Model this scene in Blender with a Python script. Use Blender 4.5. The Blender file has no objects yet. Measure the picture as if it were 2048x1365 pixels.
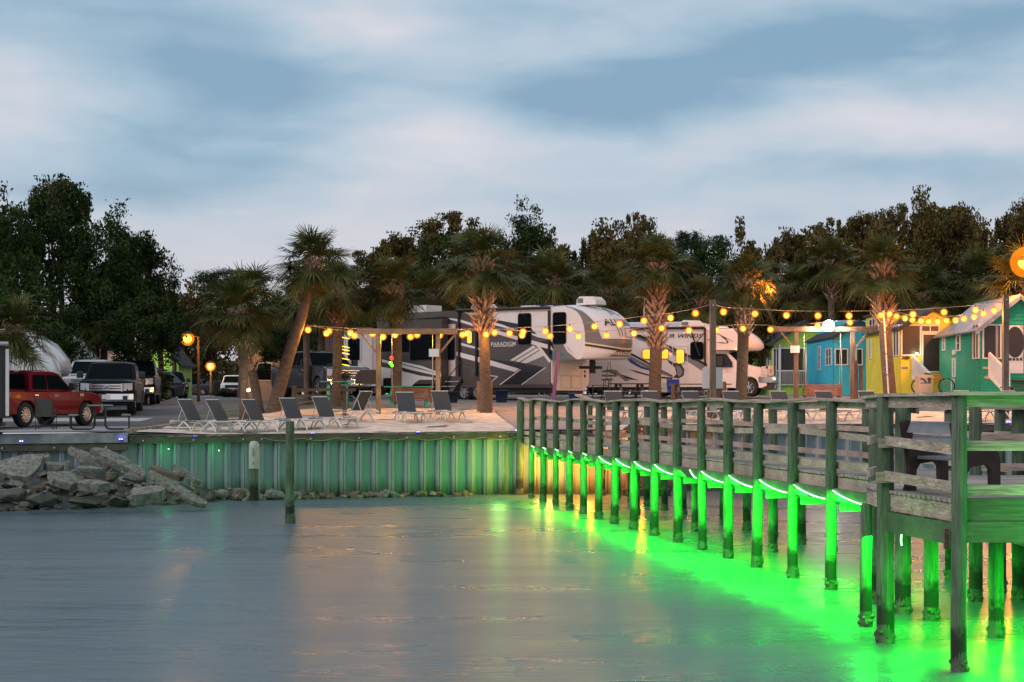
import bpy, bmesh, math, random
import numpy as np
from mathutils import Vector, Matrix, Euler
random.seed(7); np.random.seed(7)
PI = math.pi
S = bpy.context.scene
COL = S.collection
F = 3413.0; HY = 800.0; CX = 1024.0; CAMZ = 3.0

# ---------------------------------------------------------------- measuring helpers (photo pixel at a known distance -> metres)
def at(px, py, Y):
    return Vector(((px-CX)*Y/F, Y, CAMZ-(py-HY)*Y/F))
def gx(px, Y):
    return (px-CX)*Y/F
def lerp(a, b, t): return a+(b-a)*t
def interp(tab, v):
    if v <= tab[0][0]: return tab[0][1]
    for (a, b), (c, d) in zip(tab, tab[1:]):
        if v <= c: return b+(d-b)*(v-a)/(c-a)
    return tab[-1][1]
ZL = [(40,2.0),(54,2.04),(58,2.1),(66,2.42),(72,2.65),(85,2.85),(100,2.98),(130,3.2),(170,3.42),(500,4.6)]
ZR = [(50,1.86),(52.3,1.90),(54.4,1.97),(57,2.13),(60,2.36),(63,2.62),(67,2.82),(72,2.97),(76,3.12),(100,3.3),(170,3.55),(500,4.7)]
def gz(X, Y):
    t = min(1, max(0, (X+12.0)/4.0)); t = t*t*(3-2*t)
    return lerp(interp(ZL, Y), interp(ZR, Y), t)
WALL = [(-60,44.0),(-40,46.5),(-15,50.0),(-8.1,52.3),(0.25,54.4),(3.6,54.6),(3.9,57.0),(60,59.5)]
def wally(X):
    return interp(WALL, X)

# ---------------------------------------------------------------- materials
MATS = {}
def nt_new(name):
    m = bpy.data.materials.new(name); m.use_nodes = True
    nt = m.node_tree; b = nt.nodes['Principled BSDF']
    return m, nt, b
def mat(name, col, rough=0.6, metal=0.0, var=0.0, scale=4.0, bump=0.0, bscale=None, col2=None, stretch=(1,1,1), emit=None, estr=0.0, coat=0.0, spec=None, alpha=None, trans=0.0, space='Object', detail=4.0, lo=0.35, hi=0.65):
    if name in MATS: return MATS[name]
    m, nt, b = nt_new(name)
    N = nt.nodes; L = nt.links
    b.inputs['Roughness'].default_value = rough
    b.inputs['Metallic'].default_value = metal
    b.inputs['Base Color'].default_value = (*col, 1)
    if coat: b.inputs['Coat Weight'].default_value = coat; b.inputs['Coat Roughness'].default_value = 0.05
    if spec is not None: b.inputs['Specular IOR Level'].default_value = spec
    if trans: b.inputs['Transmission Weight'].default_value = trans
    if var or bump or col2:
        if space == 'World':
            g = N.new('ShaderNodeNewGeometry'); src = g.outputs['Position']
        else:
            g = N.new('ShaderNodeTexCoord'); src = g.outputs['Object']
        mp = N.new('ShaderNodeMapping'); mp.inputs['Scale'].default_value = stretch
        L.new(src, mp.inputs['Vector'])
        nz = N.new('ShaderNodeTexNoise'); nz.inputs['Scale'].default_value = scale; nz.inputs['Detail'].default_value = detail
        L.new(mp.outputs[0], nz.inputs['Vector'])
        if var or col2:
            c2 = col2 if col2 else tuple(max(0, c*(1-var)) for c in col)
            c1 = col if col2 else tuple(min(1, c*(1+var)) for c in col)
            r = N.new('ShaderNodeMapRange'); r.inputs['From Min'].default_value = lo; r.inputs['From Max'].default_value = hi
            L.new(nz.outputs['Fac'], r.inputs['Value'])
            mx = N.new('ShaderNodeMix'); mx.data_type = 'RGBA'
            mx.inputs[6].default_value = (*c1, 1); mx.inputs[7].default_value = (*c2, 1)
            L.new(r.outputs[0], mx.inputs[0]); L.new(mx.outputs[2], b.inputs['Base Color'])
        if bump:
            n2 = N.new('ShaderNodeTexNoise'); n2.inputs['Scale'].default_value = bscale or scale*3; n2.inputs['Detail'].default_value = 5
            L.new(mp.outputs[0], n2.inputs['Vector'])
            bp = N.new('ShaderNodeBump'); bp.inputs['Strength'].default_value = bump; bp.inputs['Distance'].default_value = 0.02
            L.new(n2.outputs['Fac'], bp.inputs['Height']); L.new(bp.outputs[0], b.inputs['Normal'])
    if emit:
        b.inputs['Emission Color'].default_value = (*emit, 1); b.inputs['Emission Strength'].default_value = estr
        m.cycles.emission_sampling = 'NONE'
    MATS[name] = m
    return m

def wood(name, c1, c2, axis='x', foot=False, rough=0.85):
    """weathered timber: fine streaks along one axis, optional dark tide-stained foot"""
    if name in MATS: return MATS[name]
    m, nt, b = nt_new(name); N = nt.nodes; L = nt.links
    b.inputs['Roughness'].default_value = rough
    tc = N.new('ShaderNodeTexCoord'); geo = N.new('ShaderNodeNewGeometry')
    st = {'x': (1.2, 22, 22), 'y': (22, 1.2, 22), 'z': (22, 22, 1.2)}[axis]
    mp = N.new('ShaderNodeMapping'); mp.inputs['Scale'].default_value = st; L.new(tc.outputs['Object'], mp.inputs['Vector'])
    n1 = N.new('ShaderNodeTexNoise'); n1.inputs['Scale'].default_value = 1.6; n1.inputs['Detail'].default_value = 6; n1.inputs['Distortion'].default_value = 1.2
    L.new(mp.outputs[0], n1.inputs['Vector'])
    n2 = N.new('ShaderNodeTexNoise'); n2.inputs['Scale'].default_value = 1.7; n2.inputs['Detail'].default_value = 3
    L.new(geo.outputs['Position'], n2.inputs['Vector'])
    r = N.new('ShaderNodeMapRange'); r.inputs['From Min'].default_value = .36; r.inputs['From Max'].default_value = .64
    L.new(n1.outputs['Fac'], r.inputs['Value'])
    mx = N.new('ShaderNodeMix'); mx.data_type = 'RGBA'; mx.inputs[6].default_value = (*c1,1); mx.inputs[7].default_value = (*c2,1)
    L.new(r.outputs[0], mx.inputs[0])
    hv = N.new('ShaderNodeHueSaturation'); L.new(mx.outputs[2], hv.inputs['Color'])
    r2 = N.new('ShaderNodeMapRange'); r2.inputs['From Min'].default_value=.3; r2.inputs['From Max'].default_value=.7; r2.inputs['To Min'].default_value=.7; r2.inputs['To Max'].default_value=1.3
    L.new(n2.outputs['Fac'], r2.inputs['Value']); L.new(r2.outputs[0], hv.inputs['Value'])
    out = hv.outputs[0]
    if foot:
        sx = N.new('ShaderNodeSeparateXYZ'); L.new(geo.outputs['Position'], sx.inputs[0])
        n3 = N.new('ShaderNodeTexNoise'); n3.inputs['Scale'].default_value = 9; n3.inputs['Detail'].default_value = 5
        L.new(geo.outputs['Position'], n3.inputs['Vector'])
        ma = N.new('ShaderNodeMath'); ma.operation='MULTIPLY_ADD'; ma.inputs[1].default_value = .5
        L.new(n3.outputs['Fac'], ma.inputs[0]); L.new(sx.outputs[2], ma.inputs[2])
        r3 = N.new('ShaderNodeMapRange'); r3.inputs['From Min'].default_value=.66; r3.inputs['From Max'].default_value=.84
        L.new(ma.outputs[0], r3.inputs['Value'])
        m2 = N.new('ShaderNodeMix'); m2.data_type='RGBA'; m2.inputs[6].default_value=(.012,.014,.010,1)
        L.new(r3.outputs[0], m2.inputs[0]); L.new(out, m2.inputs[7]); out = m2.outputs[2]
    L.new(out, b.inputs['Base Color'])
    bp = N.new('ShaderNodeBump'); bp.inputs['Strength'].default_value=.5; bp.inputs['Distance'].default_value=.01
    L.new(n1.outputs['Fac'], bp.inputs['Height']); L.new(bp.outputs[0], b.inputs['Normal'])
    MATS[name] = m; return m

# ---------------------------------------------------------------- mesh builder
class MB:
    def __init__(s): s.v=[]; s.f=[]; s.sm=[]
    def add(s, vs, fs, smooth=False):
        o=len(s.v); s.v += [tuple(p) for p in vs]
        for f in fs: s.f.append([o+i for i in f]); s.sm.append(smooth)
        return s
    def box(s, c, size, rot=None, rz=0.0):
        hx,hy,hz=[d/2 for d in size]
        vs=[Vector((x*hx,y*hy,z*hz)) for x in(-1,1) for y in(-1,1) for z in(-1,1)]
        M = rot if rot is not None else Matrix.Rotation(rz,3,'Z')
        vs=[M@v+Vector(c) for v in vs]
        return s.add(vs, [(0,1,3,2),(4,6,7,5),(0,4,5,1),(2,3,7,6),(0,2,6,4),(1,5,7,3)])
    def bb(s, x0,x1,y0,y1,z0,z1):
        return s.box(((x0+x1)/2,(y0+y1)/2,(z0+z1)/2),(abs(x1-x0),abs(y1-y0),abs(z1-z0)))
    def bar(s, a, b, w, h, up=(0,0,1)):
        """rectangular bar from a to b, w wide, h high"""
        a=Vector(a); b=Vector(b); d=(b-a); l=d.length; d.normalize(); up=Vector(up)
        if abs(d.dot(up))>.98: up=Vector((1,0,0))
        sx=d.cross(up).normalized(); u=sx.cross(d).normalized()
        M=Matrix((d,sx,u)).transposed()
        return s.box((a+b)/2,(l,w,h),rot=M)
    def tube(s, pts, r, n=8, caps=True, smooth=True):
        pts=[Vector(p) for p in pts]; rs = r if isinstance(r,(list,tuple)) else [r]*len(pts)
        ring=[]; ref=None
        for i,p in enumerate(pts):
            d=(pts[min(i+1,len(pts)-1)]-pts[max(i-1,0)]).normalized()
            if ref is None:
                ref=Vector((1,0,0)) if abs(d.x)<.9 else Vector((0,1,0))
            a=d.cross(ref).normalized(); b=d.cross(a).normalized(); ref=b.cross(d).normalized() if False else ref
            ring.append([p+a*(rs[i]*math.cos(2*PI*k/n))+b*(rs[i]*math.sin(2*PI*k/n)) for k in range(n)])
        vs=[q for R_ in ring for q in R_]; fs=[]
        for i in range(len(pts)-1):
            for k in range(n):
                fs.append((i*n+k,i*n+(k+1)%n,(i+1)*n+(k+1)%n,(i+1)*n+k))
        s.add(vs,fs,smooth)
        if caps:
            s.add(ring[0],[tuple(range(n))]); s.add(ring[-1],[tuple(reversed(range(n)))])
        return s
    def cyl(s, c, r, h, n=16, axis='z', r2=None, smooth=True):
        c=Vector(c); d={'x':Vector((1,0,0)),'y':Vector((0,1,0)),'z':Vector((0,0,1))}[axis]*h/2
        return s.tube([c-d,c+d],[r, r if r2 is None else r2],n,smooth=smooth)
    def lathe(s, prof, c=(0,0,0), axis='z', n=20, smooth=True):
        """prof: list of (radius, height along axis)"""
        vs=[]
        for r,h in prof:
            for k in range(n):
                a=2*PI*k/n; p=(r*math.cos(a),r*math.sin(a),h)
                if axis=='y': p=(p[0],p[2],p[1])
                if axis=='x': p=(p[2],p[0],p[1])
                vs.append((p[0]+c[0],p[1]+c[1],p[2]+c[2]))
        fs=[]
        for i in range(len(prof)-1):
            for k in range(n): fs.append((i*n+k,i*n+(k+1)%n,(i+1)*n+(k+1)%n,(i+1)*n+k))
        return s.add(vs,fs,smooth)
    def prism(s, poly, thick_vec):
        """polygon of 3D points thickened by a vector"""
        t=Vector(thick_vec); a=[Vector(p) for p in poly]; n=len(a)
        vs=a+[p+t for p in a]
        fs=[tuple(range(n)),tuple(reversed(range(n,2*n)))]+[(i,(i+1)%n,n+(i+1)%n,n+i) for i in range(n)]
        return s.add(vs,fs)
    def extrude(s, poly, half, stations=(-1,-.9,0,.9,1), fn=None, smooth=False, y0=0.0):
        """side profile poly (x,z) swept across the width; fn(x,z,v)->(x,y,z)"""
        n=len(poly); rings=[]
        for v in stations:
            for (x,z) in poly:
                rings.append(fn(x,z,v) if fn else (x,y0+v*half,z))
        fs=[]
        for i in range(len(stations)-1):
            for k in range(n): fs.append((i*n+k,i*n+(k+1)%n,(i+1)*n+(k+1)%n,(i+1)*n+k))
        s.add(rings,fs,smooth)
        m=(len(stations)-1)*n
        s.add(rings[:n],[tuple(reversed(range(n)))]); s.add(rings[m:],[tuple(range(n))])
        return s
    def plate(s, pts, t=0.01, off=0.004):
        """thin plate over a planar polygon, standing off its surface by off"""
        p=[Vector(q) for q in pts]; nrm=(p[1]-p[0]).cross(p[2]-p[1]).normalized()
        return s.prism([q+nrm*off for q in p], nrm*t)
    def rbox(s, x0,x1,y0,y1,z0,z1,r=.03,n=3):
        """box with rounded vertical-plane profile corners (x,z) swept along y"""
        P=[]
        for cx,cz,a0 in ((x1-r,z1-r,0),(x0+r,z1-r,90),(x0+r,z0+r,180),(x1-r,z0+r,270)):
            for k in range(n+1):
                a=math.radians(a0+90*k/n); P.append((cx+r*math.cos(a),cz+r*math.sin(a)))
        return s.extrude(P,(y1-y0)/2,(-1,1),y0=(y0+y1)/2)
    def sphere(s,c,r,n=10,m=6,sz=1.0):
        pr=[(max(1e-4,r*math.sin(PI*i/m)), r*sz*math.cos(PI*i/m)) for i in range(m+1)]
        return s.lathe(pr,c,n=n)
    def build(s, name, material, parent=None, world=False, normals=True):
        me=bpy.data.meshes.new(name)
        vs=s.v
        if parent is not None and world:
            M=parent.matrix_basis.inverted(); vs=[tuple(M@Vector(v)) for v in vs]
        loc=None
        if parent is None and vs:
            a=np.array(vs); loc=Vector(((a[:,0].min()+a[:,0].max())/2,(a[:,1].min()+a[:,1].max())/2,a[:,2].min()))
            vs=(a-np.array(loc)).tolist()
        me.from_pydata(vs,[],s.f)
        if normals:
            bm=bmesh.new(); bm.from_mesh(me); bmesh.ops.recalc_face_normals(bm,faces=bm.faces); bm.to_mesh(me); bm.free()
        me.polygons.foreach_set('use_smooth',s.sm)
        me.materials.append(material)
        o=bpy.data.objects.new(name,me); COL.objects.link(o)
        if parent is not None: o.parent=parent
        elif loc is not None: o.location=loc
        return o

def tag(o,label=None,cat=None,group=None,kind=None):
    if label: o['label']=label
    if cat: o['category']=cat
    if group: o['group']=group
    if kind: o['kind']=kind
    return o
def T(name,label,cat,loc=(0,0,0),rz=0.0,group=None):
    o=bpy.data.objects.new(name,None); COL.objects.link(o); o.empty_display_size=.3
    o.location=loc; o.rotation_euler=(0,0,rz)
    o.matrix_basis=Matrix.Translation(Vector(loc))@Matrix.Rotation(rz,4,'Z')
    return tag(o,label,cat,group)
def copy_tree(o,parent=None):
    c=o.copy(); COL.objects.link(c)
    if parent is not None: c.parent=parent
    for ch in list(o.children): copy_tree(ch,c)
    return c
def place(o,loc,rz=0.0,sc=1.0,label=None,group=None):
    o.location=loc; o.rotation_euler=(0,0,rz); o.scale=(sc,sc,sc)
    if label: o['label']=label
    if group: o['group']=group
    return o
def text_mb(txt,size,fn,shear=0.0,sx=1.0,bold=0.0):
    """writing as mesh: fn(u,v,w) maps flat text coordinates to 3D"""
    c=bpy.data.curves.new('txt','FONT'); c.body=txt; c.size=size; c.align_x='CENTER'; c.align_y='CENTER'; c.shear=shear
    c.extrude=0.0; c.offset=bold; c.resolution_u=2
    o=bpy.data.objects.new('txt',c); COL.objects.link(o)
    bpy.context.view_layer.update()
    me=bpy.data.meshes.new_from_object(o.evaluated_get(bpy.context.evaluated_depsgraph_get()))
    mb=MB(); mb.add([fn(v.co.x*sx,v.co.y,0) for v in me.vertices],[tuple(p.vertices) for p in me.polygons])
    bpy.data.objects.remove(o); bpy.data.curves.remove(c); bpy.data.meshes.remove(me)
    return mb

# common materials
M_pile  = wood('treated_pile',(.105,.15,.095),(.045,.075,.045),'z',foot=True)
M_pier  = wood('weathered_board',(.50,.40,.33),(.24,.185,.15),'x')
M_piery = wood('weathered_board_y',(.50,.41,.34),(.24,.185,.15),'y')
M_deck  = wood('weathered_deck',(.40,.355,.32),(.25,.215,.19),'x')
M_cap   = wood('bulkhead_timber',(.11,.105,.07),(.05,.05,.035),'x')
M_cedar = wood('cedar',(.42,.25,.14),(.27,.15,.08),'z')
M_cedarx= wood('cedar_x',(.42,.25,.14),(.27,.15,.08),'x')
M_brown = wood('brown_timber',(.14,.085,.06),(.08,.05,.035),'x')
M_orange= wood('orange_slat',(.33,.115,.055),(.23,.075,.035),'x')
M_greyw = wood('grey_picnic_wood',(.17,.16,.15),(.09,.085,.085),'x')
M_white = mat('white_paint',(.72,.71,.70),.45,var=.04,scale=3)
M_black = mat('black_metal',(.012,.012,.014),.4)
M_dark  = mat('dark_plastic',(.03,.03,.033),.5)
M_glass = mat('dark_glass',(.006,.009,.011),.12,spec=.06)
M_glass.node_tree.nodes['Principled BSDF'].inputs['IOR'].default_value=1.2
M_ledger= wood('lamp_green_timber',(.09,.15,.07),(.05,.09,.045),'x')  # rope light's green is put into this darkened base colour
M_glassb= mat('window_glass',(.02,.022,.025),.06,spec=.5)
M_chrome= mat('chrome',(.75,.75,.78),.15,metal=1)
M_steel = mat('galvanised',(.42,.43,.45),.45,metal=.6)
M_rubber= mat('tyre_rubber',(.014,.014,.015),.8,bump=.3,scale=20)
M_conc  = mat('concrete',(.34,.335,.32),.9,var=.22,scale=1.6,bump=.5,bscale=25)
# ================================================================ setting
# water
def make_water():
    m,nt,b=nt_new('sea_water'); N=nt.nodes; L=nt.links
    b.inputs['Roughness'].default_value=.17; b.inputs['IOR'].default_value=1.33
    g=N.new('ShaderNodeNewGeometry')
    mp=N.new('ShaderNodeMapping'); mp.inputs['Scale'].default_value=(.6,1.6,1); mp.inputs['Rotation'].default_value=(.35,.3,.6); L.new(g.outputs['Position'],mp.inputs['Vector'])
    n1=N.new('ShaderNodeTexNoise'); n1.inputs['Scale'].default_value=1.1; n1.inputs['Detail'].default_value=6; n1.inputs['Roughness'].default_value=.62; L.new(mp.outputs[0],n1.inputs['Vector'])
    mp2=N.new('ShaderNodeMapping'); mp2.inputs['Scale'].default_value=(.18,.7,1); mp2.inputs['Rotation'].default_value=(.3,.4,.7); L.new(g.outputs['Position'],mp2.inputs['Vector'])
    n2=N.new('ShaderNodeTexNoise'); n2.inputs['Scale'].default_value=1; n2.inputs['Detail'].default_value=3; L.new(mp2.outputs[0],n2.inputs['Vector'])
    mx=N.new('ShaderNodeMix'); mx.data_type='RGBA'; mx.inputs[6].default_value=(.065,.115,.135,1); mx.inputs[7].default_value=(.11,.14,.155,1)
    L.new(n2.outputs['Fac'],mx.inputs[0]); L.new(mx.outputs[2],b.inputs['Base Color'])
    ad=N.new('ShaderNodeMath'); ad.operation='MULTIPLY_ADD'; ad.inputs[1].default_value=.55; L.new(n2.outputs['Fac'],ad.inputs[0]); L.new(n1.outputs['Fac'],ad.inputs[2])
    bp=N.new('ShaderNodeBump'); bp.inputs['Strength'].default_value=.6; bp.inputs['Distance'].default_value=.085
    L.new(ad.outputs[0],bp.inputs['Height']); L.new(bp.outputs[0],b.inputs['Normal'])
    r=N.new('ShaderNodeMapRange'); r.inputs['From Min'].default_value=.3; r.inputs['From Max'].default_value=.7; r.inputs['To Min'].default_value=.23; r.inputs['To Max'].default_value=.36
    L.new(n2.outputs['Fac'],r.inputs['Value']); L.new(r.outputs[0],b.inputs['Roughness'])
    mb=MB(); mb.add([(-600,-300,0),(600,-300,0),(600,62,0),(-600,62,0)],[(0,1,2,3)])
    tag(mb.build('water',m),kind='structure')
make_water()

def sheet(name,material,xl,xr,y0,y1,ny,nx,lift,kind='structure',y0fn=None,wob=0.0):
    mb=MB(); vs=[];
    ys=[(i/ny)**1.6 for i in range(ny+1)]
    for j,t in enumerate(ys):
        for i in range(nx+1):
            s=i/nx
            Y=y0+(y1-y0)*t
            a=xl(Y) if callable(xl) else xl; c=xr(Y) if callable(xr) else xr
            X=a+(c-a)*s
            if y0fn: Yb=y0fn(X); Y=Yb+(y1-Yb)*t
            vs.append((X,Y,gz(X,Y)+lift+(random.uniform(-wob,wob) if 0<j else 0)))
    fs=[(j*(nx+1)+i,j*(nx+1)+i+1,(j+1)*(nx+1)+i+1,(j+1)*(nx+1)+i) for j in range(ny) for i in range(nx)]
    mb.add(vs,fs,True); o=mb.build(name,material,normals=False)
    return tag(o,kind=kind)
M_ground=mat('dirt_ground',(.16,.14,.11),.95,col2=(.07,.085,.045),scale=.5,bump=.5,bscale=8,space='World')
M_sand=mat('beach_sand',(.62,.53,.45),.95,var=.2,scale=2.6,bump=1.0,bscale=9,space='World')
M_asph=mat('asphalt',(.105,.11,.12),.85,var=.25,scale=.7,bump=.3,bscale=40,space='World')
M_gravel=mat('pale_gravel',(.30,.28,.26),.95,var=.3,scale=5,bump=.8,bscale=30,space='World')
M_slab=mat('slab_concrete',(.30,.31,.31),.9,var=.15,scale=1.2,bump=.3,bscale=20,space='World')
M_path=mat('path_paving',(.36,.28,.25),.9,var=.14,scale=2.5,bump=.4,bscale=25,space='World')
sheet('ground',M_ground,-260,260,50,600,40,120,0.0,y0fn=lambda X: wally(X)+.05)
sheet('gravel_lot',M_gravel,lambda Y:-5.5-(Y-60)*.10,60,63.5,92,24,40,.012)
sheet('road',M_asph,-60,lambda Y: interp([(53,-11.55),(62,-11.4),(64,-8.6),(80,-7.0),(100,-12),(130,-20)],Y),53.8,130,30,24,.02)
sheet('far_road',M_asph,-52,-16,130.2,235,10,6,.02)
sheet('concrete_pad',M_slab,-60,-11.6,50,57.0,8,20,.028,y0fn=lambda X: wally(X)+.02)
M_strip=mat('parking_concrete',(.40,.40,.40),.9,var=.12,scale=2,space='World')
sheet('parking_strip',M_strip,-30,-13.2,60.5,63.0,3,10,.032)
# sand, with gentle dune noise
def sand():
    mb=MB(); nx,ny=150,34; vs=[]
    rnd=np.random.RandomState(3)
    for j in range(ny+1):
        t=j/ny
        for i in range(nx+1):
            X=-11.35+(60+11.35)*((i/nx)**1.25)
            Yb=wally(X)+.22
            Yt=interp([(-11.4,61.5),(-8,63.2),(0,63.4),(6,64.5),(15,66.5),(30,69)],X)
            Y=Yb+(Yt-Yb)*t
            z=gz(X,Y)+.035+.03*math.sin(X*1.3+Y*.7)*math.sin(Y*1.9-X*.4)+rnd.uniform(-.018,.018)
            if j==0: z=gz(X,Y)+.02
            vs.append((X,Y,z))
    fs=[(j*(nx+1)+i,j*(nx+1)+i+1,(j+1)*(nx+1)+i+1,(j+1)*(nx+1)+i) for j in range(ny) for i in range(nx)]
    mb.add(vs,fs,True); tag(mb.build('sand_beach',M_sand,normals=False),kind='structure')
sand()
# path to the pier
pmb=MB(); vs=[]; 
for j in range(13):
    Y=54.35+j*.78; a=interp([(54,.30),(58,-.15),(64,-.85)],Y); c=interp([(54,2.9),(58,2.7),(64,2.6)],Y)
    for X in (a,c): vs.append((X,Y,gz(X,Y)+.085))
pmb.add(vs,[(2*j,2*j+1,2*j+3,2*j+2) for j in range(12)])
tag(pmb.build('path',M_path),kind='structure')

# low concrete kerb round the car pad, running back beside the sand
k=T('concrete_kerb','low stained concrete kerb wall dividing the car pad from the sand','kerb',(-11.5,51,1.95))
mb=MB()
pts=[(-11.55,51.35),(-11.5,54),(-11.45,57),(-11.42,60),(-11.4,62.5)]
for (a,b),(c,d) in zip(pts,pts[1:]):
    h0,h1=2.16,2.16
    za=max(2.13,gz(a,b)+.1); zc=max(2.13,gz(c,d)+.1)
    P=[(a-.15,b,1.8),(a+.13,b,1.8),(c+.13,d,1.8),(c-.15,d,1.8)]
    Q=[(a-.13,b,za),(a+.08,b,za),(c+.08,d,zc),(c-.13,d,zc)]
    mb.add(P+Q,[(0,1,2,3),(4,7,6,5),(0,4,5,1),(1,5,6,2),(2,6,7,3),(3,7,4,0)])
M_kerb=mat('stained_kerb',(.34,.30,.25),.95,col2=(.12,.10,.085),scale=2.2,bump=.6,bscale=14,space='World',lo=.4,hi=.62)
mb.build('kerb',M_kerb,k,world=True)

# ---------------------------------------------------------------- bulkheads (sheet piling)
def sheetmat():
    m,nt,b=nt_new('vinyl_sheet_pile'); N=nt.nodes; L=nt.links
    b.inputs['Roughness'].default_value=.5
    g=N.new('ShaderNodeNewGeometry'); sx=N.new('ShaderNodeSeparateXYZ'); L.new(g.outputs['Position'],sx.inputs[0])
    mp=N.new('ShaderNodeMapping'); mp.inputs['Scale'].default_value=(3,3,.5); L.new(g.outputs['Position'],mp.inputs['Vector'])
    n=N.new('ShaderNodeTexNoise'); n.inputs['Scale'].default_value=1.5; n.inputs['Detail'].default_value=6; L.new(mp.outputs[0],n.inputs['Vector'])
    mx=N.new('ShaderNodeMix'); mx.data_type='RGBA'; mx.inputs[6].default_value=(.33,.40,.43,1); mx.inputs[7].default_value=(.19,.25,.28,1); L.new(n.outputs['Fac'],mx.inputs[0])
    ma=N.new('ShaderNodeMath'); ma.operation='MULTIPLY_ADD'; ma.inputs[1].default_value=.9; L.new(n.outputs['Fac'],ma.inputs[0]); L.new(sx.outputs[2],ma.inputs[2])
    r=N.new('ShaderNodeMapRange'); r.inputs['From Min'].default_value=.52; r.inputs['From Max'].default_value=1.05; L.new(ma.outputs[0],r.inputs['Value'])
    m2=N.new('ShaderNodeMix'); m2.data_type='RGBA'; m2.inputs[6].default_value=(.05,.045,.035,1); L.new(r.outputs[0],m2.inputs[0]); L.new(mx.outputs[2],m2.inputs[7])
    L.new(m2.outputs[2],b.inputs['Base Color']); MATS['sheet']=m; return m
M_sheet=sheetmat()
def bulkhead(label,A,B,zA,zB,pitch=.46,concrete=False,name='bulkhead_wall'):
    A=Vector((*A,0)); B=Vector((*B,0)); d=(B-A); Ln=d.length; d.normalize(); nrm=Vector((d.y,-d.x,0))  # towards water
    if nrm.y>0: nrm=-nrm
    t=T(name,label,'bulkhead',(A.x,A.y,0))
    n=int(Ln/pitch); pitch=Ln/n
    prof=[(0,0),(.52,0),(.60,.17),(.68,.17),(.695,.20),(.73,.20),(.745,.16),(.775,.16),(.79,.20),(.83,.20),(.845,.17),(.92,.17),(1.0,0)]
    pts=[]
    for i in range(n):
        for a,o in prof[:-1]: pts.append((i*pitch+a*pitch,o))
    pts.append((Ln,0))
    mb=MB(); vs=[]
    for a,o in pts:
        p=A+d*a+nrm*o; zt=lerp(zA,zB,a/Ln)-.06
        vs+=[(p.x,p.y,-.5),(p.x,p.y,zt)]
    mb.add(vs,[(2*i,2*i+2,2*i+3,2*i+1) for i in range(len(pts)-1)])
    mb.build('sheet_piling',M_sheet,t,world=True,normals=False)
    off=nrm*.24; zh=.26 if concrete else 0
    a=A+off; b=B+off
    mb=MB()
    mb.bar((a.x,a.y,zA-zh-.11),(b.x,b.y,zB-zh-.11),.09,.21)
    mb.build('waler_beam',M_cap,t,world=True)
    if concrete:
        mb=MB(); a=A+nrm*.12; b=B+nrm*.12
        mb.bar((a.x,a.y,zA-.11),(b.x,b.y,zB-.11),.42,.29); mb.build('concrete_cap',mat('cap_concrete',(.22,.235,.24),.9,var=.3,scale=2.5,bump=.4,bscale=12,space='World'),t,world=True)
    else:
        mb=MB(); m=int(Ln/.16)
        for i in range(m):
            f=(i+.5)/m; p=A.lerp(B,f)+nrm*.12; z=lerp(zA,zB,f)+.0
            mb.box((p.x,p.y,z+.018+random.uniform(-.004,.004)),(.145,.36+random.uniform(-.02,.03),.036),rz=math.atan2(d.y,d.x))
        mb.build('cap_boards',M_cap,t,world=True)
    mb=MB(); i=0
    while i*1.5<Ln:
        p=A+d*(i*1.5+.4)+nrm*.29; z=lerp(zA,zB,min(1,i*1.5/Ln))-zh-.12
        mb.cyl((p.x,p.y,z),.03,.03,8,'y'); i+=1
    mb.build('bolt_heads',M_steel,t,world=True)
    return t
bulkhead('ribbed seawall under the concrete car pad, behind the big rubble pile',(-60,44.0),(-11.5,51.15),1.62,1.98,.45,True)
bulkhead('ribbed seawall below the left end of the sand where loungers begin',(-11.5,51.15),(-8.1,52.3),1.90,1.92,.45)
bulkhead('long ribbed seawall under the loungers, lit green towards the pier',(-8.1,52.3),(.25,54.4),1.92,1.97,.48)
bulkhead('orange lit seawall section underneath the shore end of the pier',(.25,54.4),(3.6,54.6),1.97,2.0,.48)
bulkhead('short return seawall side beyond the pier steps',(3.6,54.6),(3.9,57.0),2.0,2.14,.48)
bulkhead('far ribbed seawall seen through the pier railings on the right',(3.9,57.0),(60,59.5),2.14,2.3,.50)

# sagging rope light cable along the waler (unlit)
mb=MB(); pts=[]
for i in range(60):
    f=i/59; X=lerp(-7.6,.2,f); Y=lerp(52.42,54.4,f)-.32-.0
    pts.append((X,Y,1.83-.09*abs(math.sin(f*PI*7))+.0))
mb.tube(pts,.009,4); tag(mb.build('cable',mat('buff_cable',(.35,.3,.18),.6)),'thin unlit cable sagging along the seawall timber below the loungers','cable')

# blue marker lights on the cap
M_blue=mat('blue_led',(.1,.1,.9),.3,emit=(.12,.12,1.0),estr=14)
def bluelight(px,py,Y,lab):
    p=at(px,py,Y); t=T('marker_light',lab,'marker light',(p.x,p.y,p.z-.03),0,'blue marker lights along the seawall')
    MB().lathe([(.0,.0),(.06,.0),(.06,.02),(.045,.035),(0,.035)],n=12).build('housing',M_dark,t)
    MB().sphere((-.03,-.035,.05),.022,8,5).build('lens',M_blue,t); MB().sphere((.035,-.035,.05),.022,8,5).build('lens',M_blue,t)
    l=bpy.data.lights.new('marker_lamp','POINT'); l.energy=.5; l.color=(.15,.15,1); l.shadow_soft_size=.05
    o=bpy.data.objects.new('lamp_glow',l); COL.objects.link(o); o.parent=t; o.location=(0,-.07,.13)
bluelight(43,884,wally(gx(43,49))-.32,'blue light on the concrete edge near the left rubble, below the folding chair')
bluelight(242,880,wally(gx(242,50.5))-.36,'blue light at the corner where concrete meets sand')
bluelight(391,874,wally(gx(391,51.6))-.1,'blue light on the timber cap below the second lounger from the left')
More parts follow.
